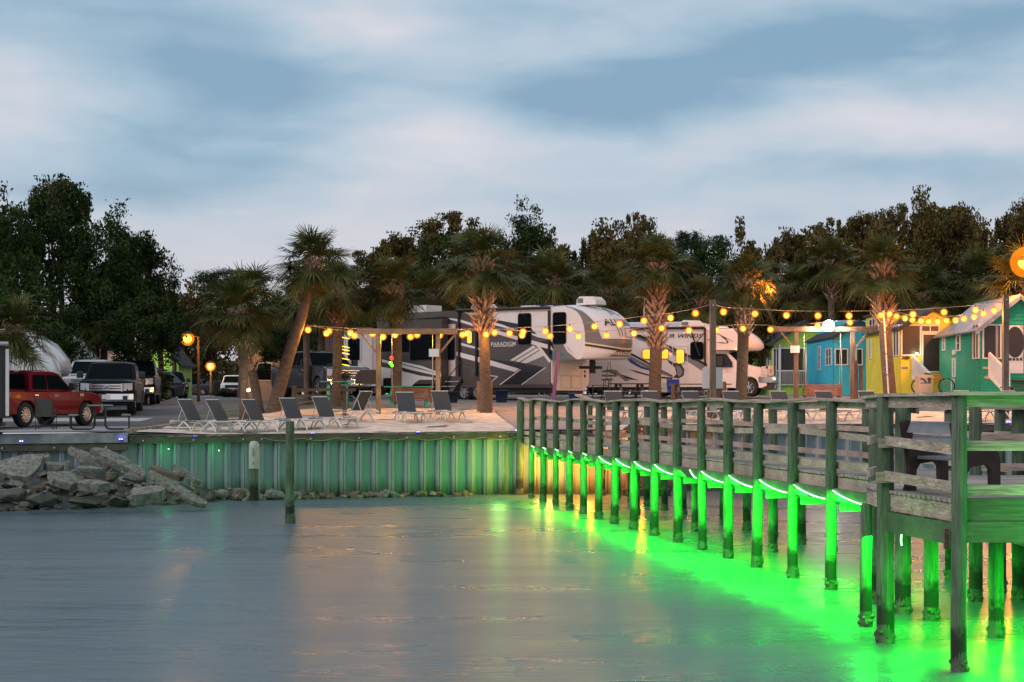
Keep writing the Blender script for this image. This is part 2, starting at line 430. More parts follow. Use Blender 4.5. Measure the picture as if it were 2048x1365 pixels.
bluelight(626,869,wally(gx(626,53))-.1,'blue light on the timber cap just right of the tall bare mooring pile')
bluelight(836,866,wally(gx(836,53.5))-.1,'blue light on the timber cap below the two right hand loungers')
bluelight(1034,862,54.25,'blue light on the timber cap right against the first pier post')
bluelight(1818,847,57.65,'blue light on the far seawall seen just left of the pier bench')
bluelight(2016,845,57.9,'blue light on the far seawall at the right edge behind the pier bench')

# ---------------------------------------------------------------- rubble
M_rub=mat('broken_concrete',(.235,.235,.205),.95,col2=(.085,.095,.075),scale=9,bump=1.0,bscale=22,space='World',detail=8)
M_rub2=mat('brown_rock',(.15,.12,.085),.95,col2=(.07,.06,.045),scale=4,bump=1.0,bscale=12,space='World')
M_rubw=mat('wet_rock',(.035,.038,.03),.6,col2=(.07,.07,.05),scale=5,bump=.8,bscale=14,space='World')
def chunk(cx,cy,cz,sx,sy,sz,rot,material,label,group=None,n=14,name='rubble_chunk',flat=False):
    bm=bmesh.new()
    R_=Euler(rot).to_matrix()
    pts=[]
    if flat:
        k=random.randint(5,8)
        for i in range(k):
            a=2*PI*(i+random.uniform(-.25,.25))/k; r=random.uniform(.82,1.1)
            ca,sa=math.cos(a),math.sin(a); q=max(abs(ca),abs(sa))
            x=ca/q*.5*r; y=sa/q*.5*r
            pts.append((x,y,.5*random.uniform(.8,1))); pts.append((x*random.uniform(.93,1.03),y*random.uniform(.93,1.03),-.5))
    else:
        for i in range(n):
            v=Vector((random.gauss(0,1),random.gauss(0,1),random.gauss(0,1))).normalized()*random.uniform(.42,.56)
            q=max(abs(v.x),abs(v.y),abs(v.z)); v=v*lerp(1,.5/q,.45); pts.append(tuple(v))
    for p in pts: bm.verts.new(R_@Vector((p[0]*sx,p[1]*sy,p[2]*sz)))
    bmesh.ops.convex_hull(bm,input=bm.verts)
    bmesh.ops.bevel(bm,geom=[e for e in bm.edges],offset=min(sx,sy,sz)*.06,segments=1,affect='EDGES')
    me=bpy.data.meshes.new(name); bm.to_mesh(me); bm.free(); me.materials.append(material)
    o=bpy.data.objects.new(name,me); COL.objects.link(o); o.location=(cx,cy,cz)
    return tag(o,label,'rubble',group)
# shaped fill underneath so no light passes between the stones
def moundz(X,Y):
    yw=wally(X)
    top=interp([(-60,1.3),(-16,1.25),(-12.6,1.15),(-10.8,.85),(-9.4,.45),(-8.2,.2),(-4,.08),(-1,0.0),(1,-.2)],X)
    w=interp([(-60,5),(-13,4.2),(-10.5,3.6),(-8.3,1.6),(-4,1.1),(0,.8)],X)
    t=(yw-.3-Y)/w
    return top*(1-max(0,t)**.8)-.12 if t<1.4 else -.4
mb=MB(); vs=[]; nx,ny=90,14
for j in range(ny+1):
    for i in range(nx+1):
        X=lerp(-40,.5,(i/nx)**.6); w=interp([(-60,6.5),(-13,5),(-8.3,2.2),(0,1.2)],X); Y=wally(X)-.02-w*j/ny
        vs.append((X,Y,moundz(X,Y)-.05+random.uniform(-.1,.08)))
mb.add(vs,[(j*(nx+1)+i,(j+1)*(nx+1)+i,(j+1)*(nx+1)+i+1,j*(nx+1)+i+1) for j in range(ny) for i in range(nx)])
tag(mb.build('rubble_bed',M_rubw,normals=False),'dark wet bed of small broken stone under the rubble','rubble bed',kind='stuff')
def ch(px,py,Y,w,d,h,rot,lab,m=M_rub,flat=True):
    rot=(rot[0]*(1 if px==40 else .55),rot[1],rot[2]); p=at(px,py,Y); chunk(p.x,p.y,p.z,w,d,h,rot,m,lab,flat=flat,name='concrete_slab' if flat else 'rubble_chunk')
ch(40,936,46.6,1.25,1.05,.17,(.62,.05,-.1),'largest square concrete slab with speckled face at the far left of the rubble')
ch(176,917,47.5,1.45,.55,.16,(.45,.42,-.1),'long pale slab jutting up highest on the rubble pile')
ch(243,927,47.2,1.65,.5,.15,(.4,.45,-.12),'second long slab leaning parallel behind the jutting one')
ch(232,914,48.2,.9,.45,.1,(.3,.42,0),'thin slab lying against the seawall behind the long slabs')
ch(131,962,45.6,.78,.85,.2,(.75,.1,.6),'rounded speckled slab piece in the middle of the rubble')
ch(187,972,45.2,.85,.5,.26,(.4,.03,.05),'thick block shaped piece to the right of the rounded slab')
ch(352,978,46.2,1.7,.5,.15,(.35,.52,-.15),'long low slab sliding into the water at the right tip of the rubble')
ch(296,990,45.4,.95,.7,.32,(.5,-.1,.1),'dark heavy block near the water under the right tip',M_rub)
ch(80,921,47.6,.6,.45,.14,(.3,-.35,.2),'wedge slab just right of the largest square slab')
ch(110,934,47.0,.62,.5,.22,(.2,.1,.1),'blocky piece between the square slab and the upright shard')
ch(134,933,46.6,.14,.3,.3,(.1,.1,.3),'small upright shard standing among the slabs')
ch(182,939,46.8,.85,.4,.13,(.25,.08,.0),'narrow flat slab under the jutting long slab')
ch(225,953,46.4,.42,.4,.38,(.2,.2,.3),'round brown stone wedged under the second long slab',M_rub2,False)
ch(148,945,46.5,.36,.3,.14,(.3,-.35,.2),'small tilted piece above the rounded slab')
ch(85,999,44.9,.9,.6,.4,(.2,.1,.3),'dark wet boulder at the waterline below the left slabs',M_rubw,False)
ch(170,1003,45.1,.9,.7,.3,(.3,.06,.05),'broad dark wet stone half under water in front of the rounded slab',M_rubw,False); ch(235,1003,45.3,.8,.6,.34,(.2,.1,.9),'dark wet stone half under water below the block shaped piece',M_rubw,False)
ch(20,990,44.9,.9,.6,.42,(.2,.0,.1),'dark wet boulder at the far left waterline',M_rubw,False)
ch(336,948,47.6,1.1,.4,.14,(.2,.32,0),'flat slab resting against the wall near the pile right end',M_rub2)
ch(375,950,47.4,.9,.35,.13,(.2,.6,0),'steep mossy slab leaning above the right tip of the pile')
ch(264,957,46.5,.55,.4,.3,(.3,.2,.4),'knobbly grey chunk right of the brown stone',M_rub,False)
for i in range(190):
    X=random.uniform(-14.8,-9.0); yw=wally(X); w=interp([(-13,4.2),(-10.5,3.4),(-8.3,1.6)],X)
    Y=yw-.4-w*random.random()**.8; z=moundz(X,Y)+random.uniform(0.0,.14)
    s=random.uniform(.16,.55)
    wet=z<.22
    chunk(X,Y,max(z,-.02),s,s*random.uniform(.6,1),s*random.uniform(.16,.4),(random.uniform(-.5,.6),random.uniform(-.5,.5),random.uniform(0,3)),M_rubw if wet else random.choice([M_rub,M_rub,M_rub2]),
          'small wet stone at the waterline of the rubble pile' if wet else 'small broken piece filling gaps between the big rubble slabs','loose broken pieces of the rubble pile',flat=random.random()<.85)
for i in range(85):
    f=random.random(); X=lerp(-8.9,-1.3,f); yw=wally(X)
    s=random.uniform(.2,.6)*(1.15-.5*f)
    Y=yw-.38-random.random()*lerp(1.2,.55,f)
    z=max(moundz(X,Y),-.02)+random.uniform(.03,.17)*(1-f*.5)
    chunk(X,Y,max(z,-.02),s,s*.8,s*random.uniform(.5,.8),(random.uniform(-.4,.4),random.uniform(-.4,.4),random.uniform(0,3)),random.choice([M_rub,M_rub,M_rub2]),
          'rough stone in the low row along the foot of the ribbed seawall','stones along the foot of the seawall')

# mooring piles in the water
def barnacles(mb,x,y,r,n,z0=-.02,z1=.16):
    m=14; mb.add([(x+math.cos(2*PI*k/m)*r*q*random.uniform(1.0,1.07),y+math.sin(2*PI*k/m)*r*q*random.uniform(1.0,1.07),z) for q,z in ((.98,z0-.1),(1.06,z0),(1.07,(z0+z1)/2),(.98,z1+random.uniform(0,.08))) for k in range(m)],[(i*m+k,i*m+(k+1)%m,(i+1)*m+(k+1)%m,(i+1)*m+k) for i in range(3) for k in range(m)],True)
    for _ in range(n):
        a=random.uniform(0,2*PI); z=random.uniform(z0,z1)
        mb.sphere((x+math.cos(a)*r,y+math.sin(a)*r,z),random.uniform(.018,.04),6,4)
p=at(580,1047,3*F/247)
t=T('mooring_pile','tall bare green wooden pile standing alone in the water','pile',(p.x,p.y,-.3))
mb=MB(); mb.tube([(0,0,-.8),(0,0,1.4),(0.0,0,2.78)],[.115,.11,.105],16); mb.build('pile_shaft',M_pile,t)
mb=MB(); barnacles(mb,0,0,.11,26,.28,.5); mb.build('barnacles',M_rubw,t)
Yp=50.8; p=at(508,985,Yp)
t=T('sleeved_pile','short wooden pile with a white plastic sleeve against the seawall','pile',(p.x,p.y,0))
mb=MB(); mb.tube([(0,0,-.6),(0,0,1.0)],[.14,.13],14); mb.build('pile_shaft',M_pile,t)
mb=MB(); mb.lathe([(.155,.95),(.155,1.62),(.14,1.7),(.09,1.76),(0,1.78)],n=18); mb.build('sleeve',mat('white_sleeve',(.36,.38,.33),.5,var=.1,scale=5),t)
mb=MB(); mb.box((0,-.158,1.45),(.06,.012,.22)); mb.box((0,-.158,1.12),(.05,.012,.06)); mb.build('gauge_marking',mat('faded_mark',(.2,.24,.22),.6),t)
# ================================================================ pier
pier=T('pier','long weathered wooden pier with green pilings, lit green underneath','pier',(2.5,40,0))
def NR(t,off=0.0):   # near (left) row, t in bays from shore
    return Vector((.61+.317*t+.985*off, 52.0-1.787*t+.1745*off, 0))
W=2.45
DZ=1.83
u=Vector((.1747,-.985,0)); 
def pile(x,y,top,r,lean=(0,0),nb=14,bot=-.9):
    mb=MB(); n=10
    rt=r*random.uniform(.92,1.0)
    pts=[]; rs=[]
    for i in range(7):
        f=i/6; z=lerp(bot,top,f); pts.append((x+lean[0]*(z-top)+random.uniform(-.006,.006),y+lean[1]*(z-top),z)); rs.append(lerp(r*1.04,rt,f))
    pts.append((pts[-1][0],pts[-1][1],top+.03)); rs.append(rt*.75)
    mb.tube(pts,rs,14)
    o=mb.build('pile',M_pile,pier,world=True)
    if nb:
        mb=MB(); barnacles(mb,x-lean[0]*top,y-lean[1]*top,r*1.0,nb); b=mb.build('barnacles',M_rubw,o)
        b.parent=o; b.matrix_parent_inverse.identity()
        M=pier.matrix_basis.inverted()
        for v in b.data.vertices: v.co=M@v.co
def wob(t): return .028*math.sin(t*1.9+.4)+.016*math.sin(t*4.3)
for k_ in range(0,16):
    p=NR(k_); pile(p.x,p.y,2.93+wob(k_),random.uniform(.085,.098),(random.uniform(-.012,.012),0))
p=NR(-1.05); pile(p.x,p.y,2.98,.125,(0.012,0))
for k_ in range(-1,16):
    p=NR(k_-.55,W)
    pile(p.x,p.y,2.9+wob(k_+9),random.uniform(.085,.098),(random.uniform(-.012,.012),0))
# inner row shafts under the deck
for k_ in range(4,14,3):
    p=NR(k_+.4,1.25); pile(p.x,p.y,1.55,.09)
# deck boards
mb=MB(); t=-1.6
ang=math.atan2(u.y,u.x)
n=0
while t<15.7:
    c=NR(t,W/2); 
    mb.box((c.x,c.y,DZ-.018+random.uniform(-.004,.004)),(.136,W-.18+random.uniform(-.02,.03),.036),rz=ang)
    t+=.148/1.815; n+=1
mb.build('deck_boards',M_deck,pier,world=True)
# edge boards (fascia), near and far
def run(name,off,z,w,h,t0,t1,step=2,m=M_pier,zj=.012,side=0.0,wfn=None,lens=None):
    mb=MB(); t=t0
    while t<t1-.01:
        e=min(t1,t+step)
        a=NR(t,off+side*random.uniform(0,1)); b=NR(e,off)
        za=z+(wfn(t) if wfn else 0); zb=z+(wfn(e) if wfn else 0)
        mb.bar((a.x,a.y,za+random.uniform(-zj,zj)),(b.x,b.y,zb+random.uniform(-zj,zj)),w,h); t=e
    return mb.build(name,m,pier,world=True)
run('fascia_board',.115,DZ-.155,.045,.21,-1,15.6,2)
run('fascia_board',W-.115,DZ-.155,.045,.21,-1.6,15.6,2)
run('toe_rail',.12,DZ+.13,.04,.11,-1,15.6,2,zj=.01)
run('toe_rail',W-.12,DZ+.13,.04,.11,-1.5,15.6,2,zj=.02)
run('middle_rail',.12,DZ+.60,.04,.10,-1,15.6,2,zj=.015,wfn=lambda t:.05*math.sin(t*1.1))
run('middle_rail',W-.12,DZ+.62,.04,.10,-1.5,15.6,2,zj=.02)
run('top_rail',.115,2.905,.04,.12,-1,15.7,1,zj=.008,wfn=wob)
run('top_rail',W-.12,2.89,.04,.12,-1.5,15.7,1,zj=.015,wfn=lambda t:wob(t+9))
run('rail_cap',.03,2.985,.17,.036,-.6,15.9,1,zj=.006,wfn=wob)
run('rail_cap',W-.03,2.972,.17,.036,-1.3,15.9,1,zj=.008,wfn=lambda t:wob(t+9))
# flared shore ends of both caps
mb=MB(); a=NR(-1.1,-.02); b=NR(-.6,.03); mb.bar((a.x,a.y,3.06),(b.x,b.y,2.985),.17,.04)
a=NR(-2.0,W-.25); b=NR(-1.3,W-.03); mb.bar((a.x,a.y,3.16),(b.x,b.y,2.98),.19,.05); mb.build('rail_cap',M_piery,pier,world=True)
# ledger beams under deck, near row in bays on the outer face
for k_ in range(0,15):
    a=NR(k_+.06,-.0); b=NR(k_+.94,.0)
    mb=MB(); mb.bar((a.x,a.y,1.515),(b.x,b.y,1.505),.05,.19); mb.build('ledger_beam',M_ledger,pier,world=True)
run('stringer',.9,1.5,.06,.2,-1,15.6,4); run('stringer',1.6,1.5,.06,.2,-1,15.6,4); run('stringer',W-.0,1.5,.06,.2,-1,15.6,4)
for k_ in range(0,16):
    a=NR(k_,.14); b=NR(k_,W-.1); mb=MB(); mb.bar((a.x,a.y,1.32),(b.x,b.y,1.32),.06,.17); mb.build('cross_beam',M_pier,pier,world=True)

# ---------------- T-head platform
A_=Vector((4.61,21.07,0)); B_=Vector((4.95,18.9,0)); R_e=14.0; PD=1.885
def ppile(x,y,top,r=.125,lean=(0,0)): pile(x,y,top,r,lean,20)
ppile(A_.x,A_.y,3.0,.105); ppile(B_.x,B_.y,3.03,.085)
for (x,y,top,r) in ((5.7,23.2,1.6,.10),(6.1,21.5,1.6,.095),(7.9,18.95,3.03,.09),(10.9,18.95,3.03,.09),(5.50,24.0,2.95,.11),(4.69,22.6,1.6,.08),(8.4,21.6,1.6,.1),(6.9,25.4,2.95,.10),(7.6,25.6,2.95,.1),(9.6,25.6,2.95,.1),(5.9,18.98,1.5,.06)):
    if r>.07: ppile(x,y,top,r)
mb=MB(); y=19.02
i=0
while y<25.2:
    xl=lerp(B_.x,A_.x,min(1,(y-18.9)/2.17)) if y<21.1 else interp([(21.1,4.62),(23.6,4.3),(25.2,5.3)],y)
    xl=max(xl,4.62) if y>21.1 else xl
    if y>22.6: xl=interp([(22.6,4.7),(24.6,5.35),(25.5,5.5)],y)
    mb.box(((xl+R_e)/2,y,PD-.018+random.uniform(-.003,.003)),(R_e-xl,.134,.036)); y+=.146
mb.build('platform_boards',M_deck,pier,world=True)
def pb(name,a,b,z0,z1,w,h,m=M_piery): MB().bar((a[0],a[1],z0),(b[0],b[1],z1),w,h).build(name,m,pier,world=True)
# left side A-B
o=Vector((-.04,0,0))
pb('platform_fascia',(A_.x+.05,A_.y),(B_.x+.05,B_.y+.1),PD-.14,PD-.14,.045,.22)
pb('platform_beam',(A_.x+.0,A_.y+.06),(B_.x-.02,B_.y+.12),1.50,1.50,.05,.24,M_ledger)
pb('middle_rail',(A_.x-.02,A_.y-.13),(B_.x,B_.y+.1),2.50,2.44,.04,.115)
pb('toe_rail',(A_.x-.03,A_.y-.13),(B_.x,B_.y+.1),2.07,2.02,.04,.12)
pb('top_rail',(A_.x+.02,A_.y),(B_.x+.02,B_.y+.1),2.97,2.985,.04,.14)
pb('rail_cap',(A_.x,A_.y+.15),(B_.x,B_.y-.1),3.055,3.065,.2,.04)
MB().box((A_.x-.0,A_.y-.14,2.47),(.22,.04,.12)).build('cleat_block',M_pier,pier,world=True); MB().box((A_.x-.02,A_.y-.16,2.05),(.26,.04,.13)).build('cleat_block',M_pier,pier,world=True)
# short link from last pier post to platform corner
pb('top_rail',(5.35,25.1),(4.72,22.6),2.92,2.97,.04,.13); pb('top_rail',(4.70,22.6),(A_.x+.04,A_.y),2.96,2.97,.04,.13)
pb('rail_cap',(5.37,25.2),(4.70,22.6),2.99,3.03,.17,.036); pb('rail_cap',(4.70,22.6),(A_.x,A_.y+.1),3.03,3.05,.17,.036)
pb('middle_rail',(5.35,25.1),(4.72,22.6),2.43,2.46,.04,.11)
pb('toe_rail',(5.35,25.1),(4.72,22.6),1.97,2.03,.04,.11)
pb('fascia_board',(5.35,25.1),(4.72,22.6),1.70,1.74,.045,.22); pb('fascia_board',(4.72,22.6),(A_.x+.04,A_.y),1.74,1.745,.045,.22)
# front face B -> right
yf=B_.y-.02
pb('platform_fascia',(B_.x+.08,yf+.03),(R_e,yf+.03),1.78,1.78,.045,.26,M_ledger)
pb('platform_beam',(B_.x+.06,yf+.0),(R_e,yf+.0),1.535,1.535,.05,.23,M_ledger)
pb('toe_rail',(B_.x+.06,yf+.06),(R_e,yf+.06),2.0,2.0,.04,.11,M_pier)
pb('middle_rail',(B_.x+.06,yf+.06),(R_e,yf+.06),2.49,2.48,.04,.11,M_pier)
pb('top_rail',(B_.x+.06,yf+.06),(R_e,yf+.06),2.985,2.985,.04,.13,M_pier)
pb('rail_cap',(B_.x-.12,yf),(R_e,yf),3.07,3.07,.2,.04,M_pier)
MB().box((B_.x-.11,B_.y+.12,1.45),(.05,.05,.22)).build('cleat_block',M_brown,pier,world=True)
for x in (5.9,7.4,9.0): pb('cross_beam',(x,19.0),(x,25.2),1.42,1.42,.06,.2)
# far side rail of platform
pb('top_rail',(6.9,25.35),(R_e,25.5),2.92,2.92,.04,.13,M_pier); pb('middle_rail',(6.9,25.35),(R_e,25.5),2.44,2.44,.04,.12,M_pier); pb('toe_rail',(6.9,25.35),(R_e,25.5),2.0,2.0,.04,.11,M_pier)
pb('rail_cap',(6.8,25.4),(R_e,25.5),3.02,3.02,.18,.036,M_pier)

# steps going down to the water beyond the pier near shore
st=T('boat_steps','dark wooden steps down to the water under the shore end of the pier','steps',(4.2,53.6,0))
m=MB(); 
for i in range(5): m.box((0,-.05*i,1.35-.26*i),(1.15,.28,.05))
m.build('tread',M_brown,st)
m=MB(); m.bar((-.6,.1,1.5),(-.6,-.4,0),.05,.2); m.bar((.6,.1,1.5),(.6,-.4,0),.05,.2); m.build('stair_side',M_brown,st)
m=MB(); m.box((0,0,.0),(1.5,.9,.4)); m.build('float_base',M_dark,st)

# ---------------- rope light: one thing, looped from post to post
M_rope=mat('green_rope_light',(.2,1,.3),.4,emit=(.22,1.0,.30),estr=9)
rope=T('rope_light','glowing green rope light draped in loops under the pier deck','rope light',(2.5,40,1.5))
for k_ in range(0,15):
    pts=[]
    if k_ in (0,1,2,3,4): 
        rng=[0.1,.32]
    else: rng=[.12,.92]
    if k_==9: rng=[.66,.92]
    for i in range(9):
        f=i/8; t_=k_+lerp(rng[0],rng[1],f)
        p=NR(t_,-.055); zz=1.575-.13*(math.sin(f*PI/2)**.8)-.02*(f)
        if k_<5: zz=1.60-.035*f
        pts.append((p.x,p.y,zz))
    MB().tube(pts,.009,6).build('rope_loop',M_rope,rope,world=True)
MB().tube([NR(15.35,-.05)+Vector((0,0,1.52)),NR(15.5,-.05)+Vector((0,0,1.46)),NR(15.62,-.05)+Vector((0,0,1.44))],.0125,6).build('rope_loop',M_rope,rope,world=True)
for k_ in range(0,15):
    l=bpy.data.lights.new('rope_lamp','AREA'); l.shape='RECTANGLE'; l.size=1.2; l.size_y=.35; l.energy=interp([(0,50),(3,75),(6,115),(10,165),(14,260)],k_); l.color=(.0,1,.02)
    o=bpy.data.objects.new('rope_glow',l); COL.objects.link(o); o.parent=rope
    p=NR(k_+.5,-.16); o.location=(p.x-2.5,p.y-40,1.38-1.5)
    o.rotation_euler=(math.radians(4),math.radians(14),math.atan2(u.y,u.x))
    if k_%2==0:
        l=bpy.data.lights.new('rope_spill','POINT'); l.energy=4.5 ; l.color=(.0,1,.03); l.shadow_soft_size=.12
        o=bpy.data.objects.new('rope_spill',l); COL.objects.link(o); o.parent=rope
        p=NR(k_+.5,-.13); o.location=(p.x-2.5,p.y-40,1.42-1.5)
# green light tube under the platform
pt=T('rope_light','short green rope light under the platform with the bench','rope light',(6.5,20,1.3))
MB().tube([(-1.4,-.75,.27),(-.5,-.78,.23),(.8,-.76,.27),(2.2,-.78,.24)],.009,6).build('rope_loop',M_rope,pt)
MB().tube([(-1.79,.62,.12),(-1.8,.62,.0),(-1.79,.62,-.06)],.009,6).build('rope_end',M_rope,pt)
for (x,y,z,e) in ((5.6,19.6,1.2,70),(7.2,20.5,1.2,70),(9,19.5,1.2,60),(4.9,22.2,1.2,50),(6.6,22.8,1.2,30)):
    l=bpy.data.lights.new('platform_lamp','AREA'); l.shape='DISK'; l.size=.8; l.energy=e*2.8; l.color=(.0,1,.02)
    o=bpy.data.objects.new('platform_glow',l); COL.objects.link(o); o.parent=pt; o.location=(x-6.5,y-20,z-1.3)
for (x,y,e) in ((6.9,17.6,200),(9.4,17.3,180),(4.2,20.0,12)):  # bare green lamps added in front of the platform, apart from the rope
    l=bpy.data.lights.new('platform_fill','POINT'); l.energy=e; l.color=(.02,1,.06); l.shadow_soft_size=.1
    o=bpy.data.objects.new('platform_fill',l); COL.objects.link(o); o.parent=pt; o.location=(x-6.5,y-20,1.05-1.3)
# orange flood under the shore end
fl=T('flood_light','small orange flood light under the shore end of the pier','flood light',(2.3,52.6,1.45))
MB().rbox(-.12,.12,-.06,.06,-.08,.08).build('housing',M_dark,fl); MB().box((0,.07,0),(.2,.012,.13)).build('lens',mat('flood_lens',(1,.5,.1),.3,emit=(1,.35,.04),estr=12),fl)
def lamp(parent,loc,kind,e,col,r=.1,rot=None,size=None,name='lamp_glow'):
    l=bpy.data.lights.new(name,kind); l.energy=e; l.color=col
    if kind=='AREA': l.size=size or .5
    else: l.shadow_soft_size=r
    if kind=='SPOT': l.spot_size=math.radians(140); l.spot_blend=.8
    o=bpy.data.objects.new(name,l); COL.objects.link(o); o.parent=parent; o.location=loc
    if rot: o.rotation_euler=rot
    return o
lamp(fl,(0,.25,-.1),'POINT',420,(1,.30,.03),.15)
lamp(fl,(-1.3,.6,-.3),'POINT',150,(1,.62,.10),.15)
lamp(fl,(-2.7,.0,-.2),'POINT',34,(.35,1,.16),.2)
lamp(fl,(1.9,1.2,0),'POINT',240,(1,.26,.03),.15)
# weak green fixtures along the wall foot near the pile and left corner
for i,(px,Y,e,lab) in enumerate(((300,48.6,4.0,'small green light fixed low on the seawall behind the rubble'),(425,50.6,3,'small green light fixed low on the seawall left of the sleeved pile'))):
    pp=at(px,905,Y); t=T('wall_light',lab,'wall light',(pp.x,wally(pp.x)-.30,pp.z),0,'green lights on the seawall')
    MB().lathe([(0,0),(.03,0),(.03,.05),(0,.06)],n=10).build('housing',M_dark,t); MB().sphere((0,-.03,.02),.016,8,5).build('lens',M_rope,t)
    lamp(t,(0,-.3,0),'POINT',e,(.02,1,.22),.1)

# ---------------- bench on the platform
bn=T('park_bench','dark plastic park bench with grey slats standing on the pier platform','bench',(5.19,20.45,PD),math.atan2(.3,.95))
# local: +x = facing direction, y = along the bench (-y is the near end)
prof=[(-.30,0),(-.10,0),(-.12,.10),(-.10,.26),(-.04,.33),(.26,.36),(.33,.30),(.345,0),(.50,0),(.49,.42),(.45,.52),(.36,.565),(.0,.53),(-.10,.56),(-.16,.64),(-.235,.86),(-.30,.875),(-.36,.84),(-.33,.70),(-.27,.50),(-.235,.3),(-.25,.12)]
for sgn in (-1,1):
    fr=MB(); fr.extrude([(x*.74,z) for x,z in prof],.045,(-1,1),y0=sgn*.56); fr.build('end_frame',mat('dark_brown_plastic',(.035,.017,.015),.5,var=.2,scale=8),bn)
M_slat=mat('grey_plastic_slat',(.19,.215,.24),.55,var=.08,scale=6)
for (x,z,ax,az) in ((-.19,.78,-.05,.13),(-.15,.61,-.04,.13)):
    m=MB(); m.prism([(x-ax/2,-.515,z+az/2),(x+ax/2,-.515,z-az/2),(x+ax/2+.035,-.515,z-az/2+.01),(x-ax/2+.035,-.515,z+az/2+.01)],(0,1.03,0)); m.build('back_slat',M_slat,bn)
for i in range(4): MB().box((-.03+i*.1,0,.41+.005*i),(.088,1.03,.035)).build('seat_slat',M_slat,bn)
# ================================================================ vegetation
def leafmat(name,c1,c2,sc=.9,rough=.65):
    if name in MATS: return MATS[name]
    m,nt,b=nt_new(name); N=nt.nodes; L=nt.links
    b.inputs['Roughness'].default_value=rough; b.inputs['Specular IOR Level'].default_value=.12
    tc=N.new('ShaderNodeTexCoord')
    n=N.new('ShaderNodeTexNoise'); n.inputs['Scale'].default_value=sc; n.inputs['Detail'].default_value=4; L.new(tc.outputs['Object'],n.inputs['Vector'])
    n2=N.new('ShaderNodeTexNoise'); n2.inputs['Scale'].default_value=sc*14; L.new(tc.outputs['Object'],n2.inputs['Vector'])
    ad=N.new('ShaderNodeMath'); ad.operation='MULTIPLY_ADD'; ad.inputs[1].default_value=.5; L.new(n2.outputs['Fac'],ad.inputs[0]); L.new(n.outputs['Fac'],ad.inputs[2])
    r=N.new('ShaderNodeMapRange'); r.inputs['From Min'].default_value=.58; r.inputs['From Max'].default_value=.92; L.new(ad.outputs[0],r.inputs['Value'])
    mx=N.new('ShaderNodeMix'); mx.data_type='RGBA'; mx.inputs[6].default_value=(*c1,1); mx.inputs[7].default_value=(*c2,1); L.new(r.outputs[0],mx.inputs[0])
    L.new(mx.outputs[2],b.inputs['Base Color'])
    MATS[name]=m; return m
M_leafA=leafmat('oak_leaves',(.010,.024,.006),(.038,.070,.014))
M_leafB=leafmat('brownish_lit_leaves',(.032,.030,.009),(.135,.10,.028))  # brown warmed and brightened to carry orange lamp glow on the treeline
M_leafC=leafmat('pine_needles',(.012,.024,.012),(.04,.06,.028))
M_palm =leafmat('palm_fronds',(.024,.038,.009),(.13,.135,.038),1.6,.5)
M_palmd=leafmat('dry_fronds',(.07,.045,.02),(.16,.10,.045),.9,.7)
M_bark =mat('bark',(.07,.05,.038),.95,var=.35,scale=3,bump=.8,bscale=14,stretch=(1,1,.25))
def palmbark():
    m,nt,b=nt_new('palm_bark'); N=nt.nodes; L=nt.links; b.inputs['Roughness'].default_value=.9
    tc=N.new('ShaderNodeTexCoord')
    mp=N.new('ShaderNodeMapping'); mp.inputs['Scale'].default_value=(5,5,9); L.new(tc.outputs['Object'],mp.inputs['Vector'])
    n=N.new('ShaderNodeTexNoise'); n.inputs['Scale'].default_value=1.0; n.inputs['Detail'].default_value=6; L.new(mp.outputs[0],n.inputs['Vector'])
    mx=N.new('ShaderNodeMix'); mx.data_type='RGBA'; mx.inputs[6].default_value=(.075,.055,.042,1); mx.inputs[7].default_value=(.15,.105,.078,1)
    r=N.new('ShaderNodeMapRange'); r.inputs['From Min'].default_value=.35; r.inputs['From Max'].default_value=.7; L.new(n.outputs['Fac'],r.inputs['Value'])
    L.new(r.outputs[0],mx.inputs[0]); L.new(mx.outputs[2],b.inputs['Base Color'])
    bp=N.new('ShaderNodeBump'); bp.inputs['Strength'].default_value=.6; bp.inputs['Distance'].default_value=.02; L.new(n.outputs['Fac'],bp.inputs['Height']); L.new(bp.outputs[0],b.inputs['Normal'])
    return m
M_pbark=palmbark()
M_boot=mat('frond_boots',(.34,.235,.175),.85,var=.5,scale=9)

def raw_mesh(name,V,Fq,m):
    me=bpy.data.meshes.new(name); V=np.asarray(V,dtype=np.float32); Fq=np.asarray(Fq,dtype=np.int32)
    k=Fq.shape[1]
    me.vertices.add(len(V)); me.vertices.foreach_set('co',V.ravel())
    me.loops.add(Fq.size); me.loops.foreach_set('vertex_index',Fq.ravel())
    me.polygons.add(len(Fq)); me.polygons.foreach_set('loop_start',np.arange(0,Fq.size,k,dtype=np.int32)); me.polygons.foreach_set('loop_total',np.full(len(Fq),k,dtype=np.int32))
    me.update(calc_edges=True); me.materials.append(m); return me

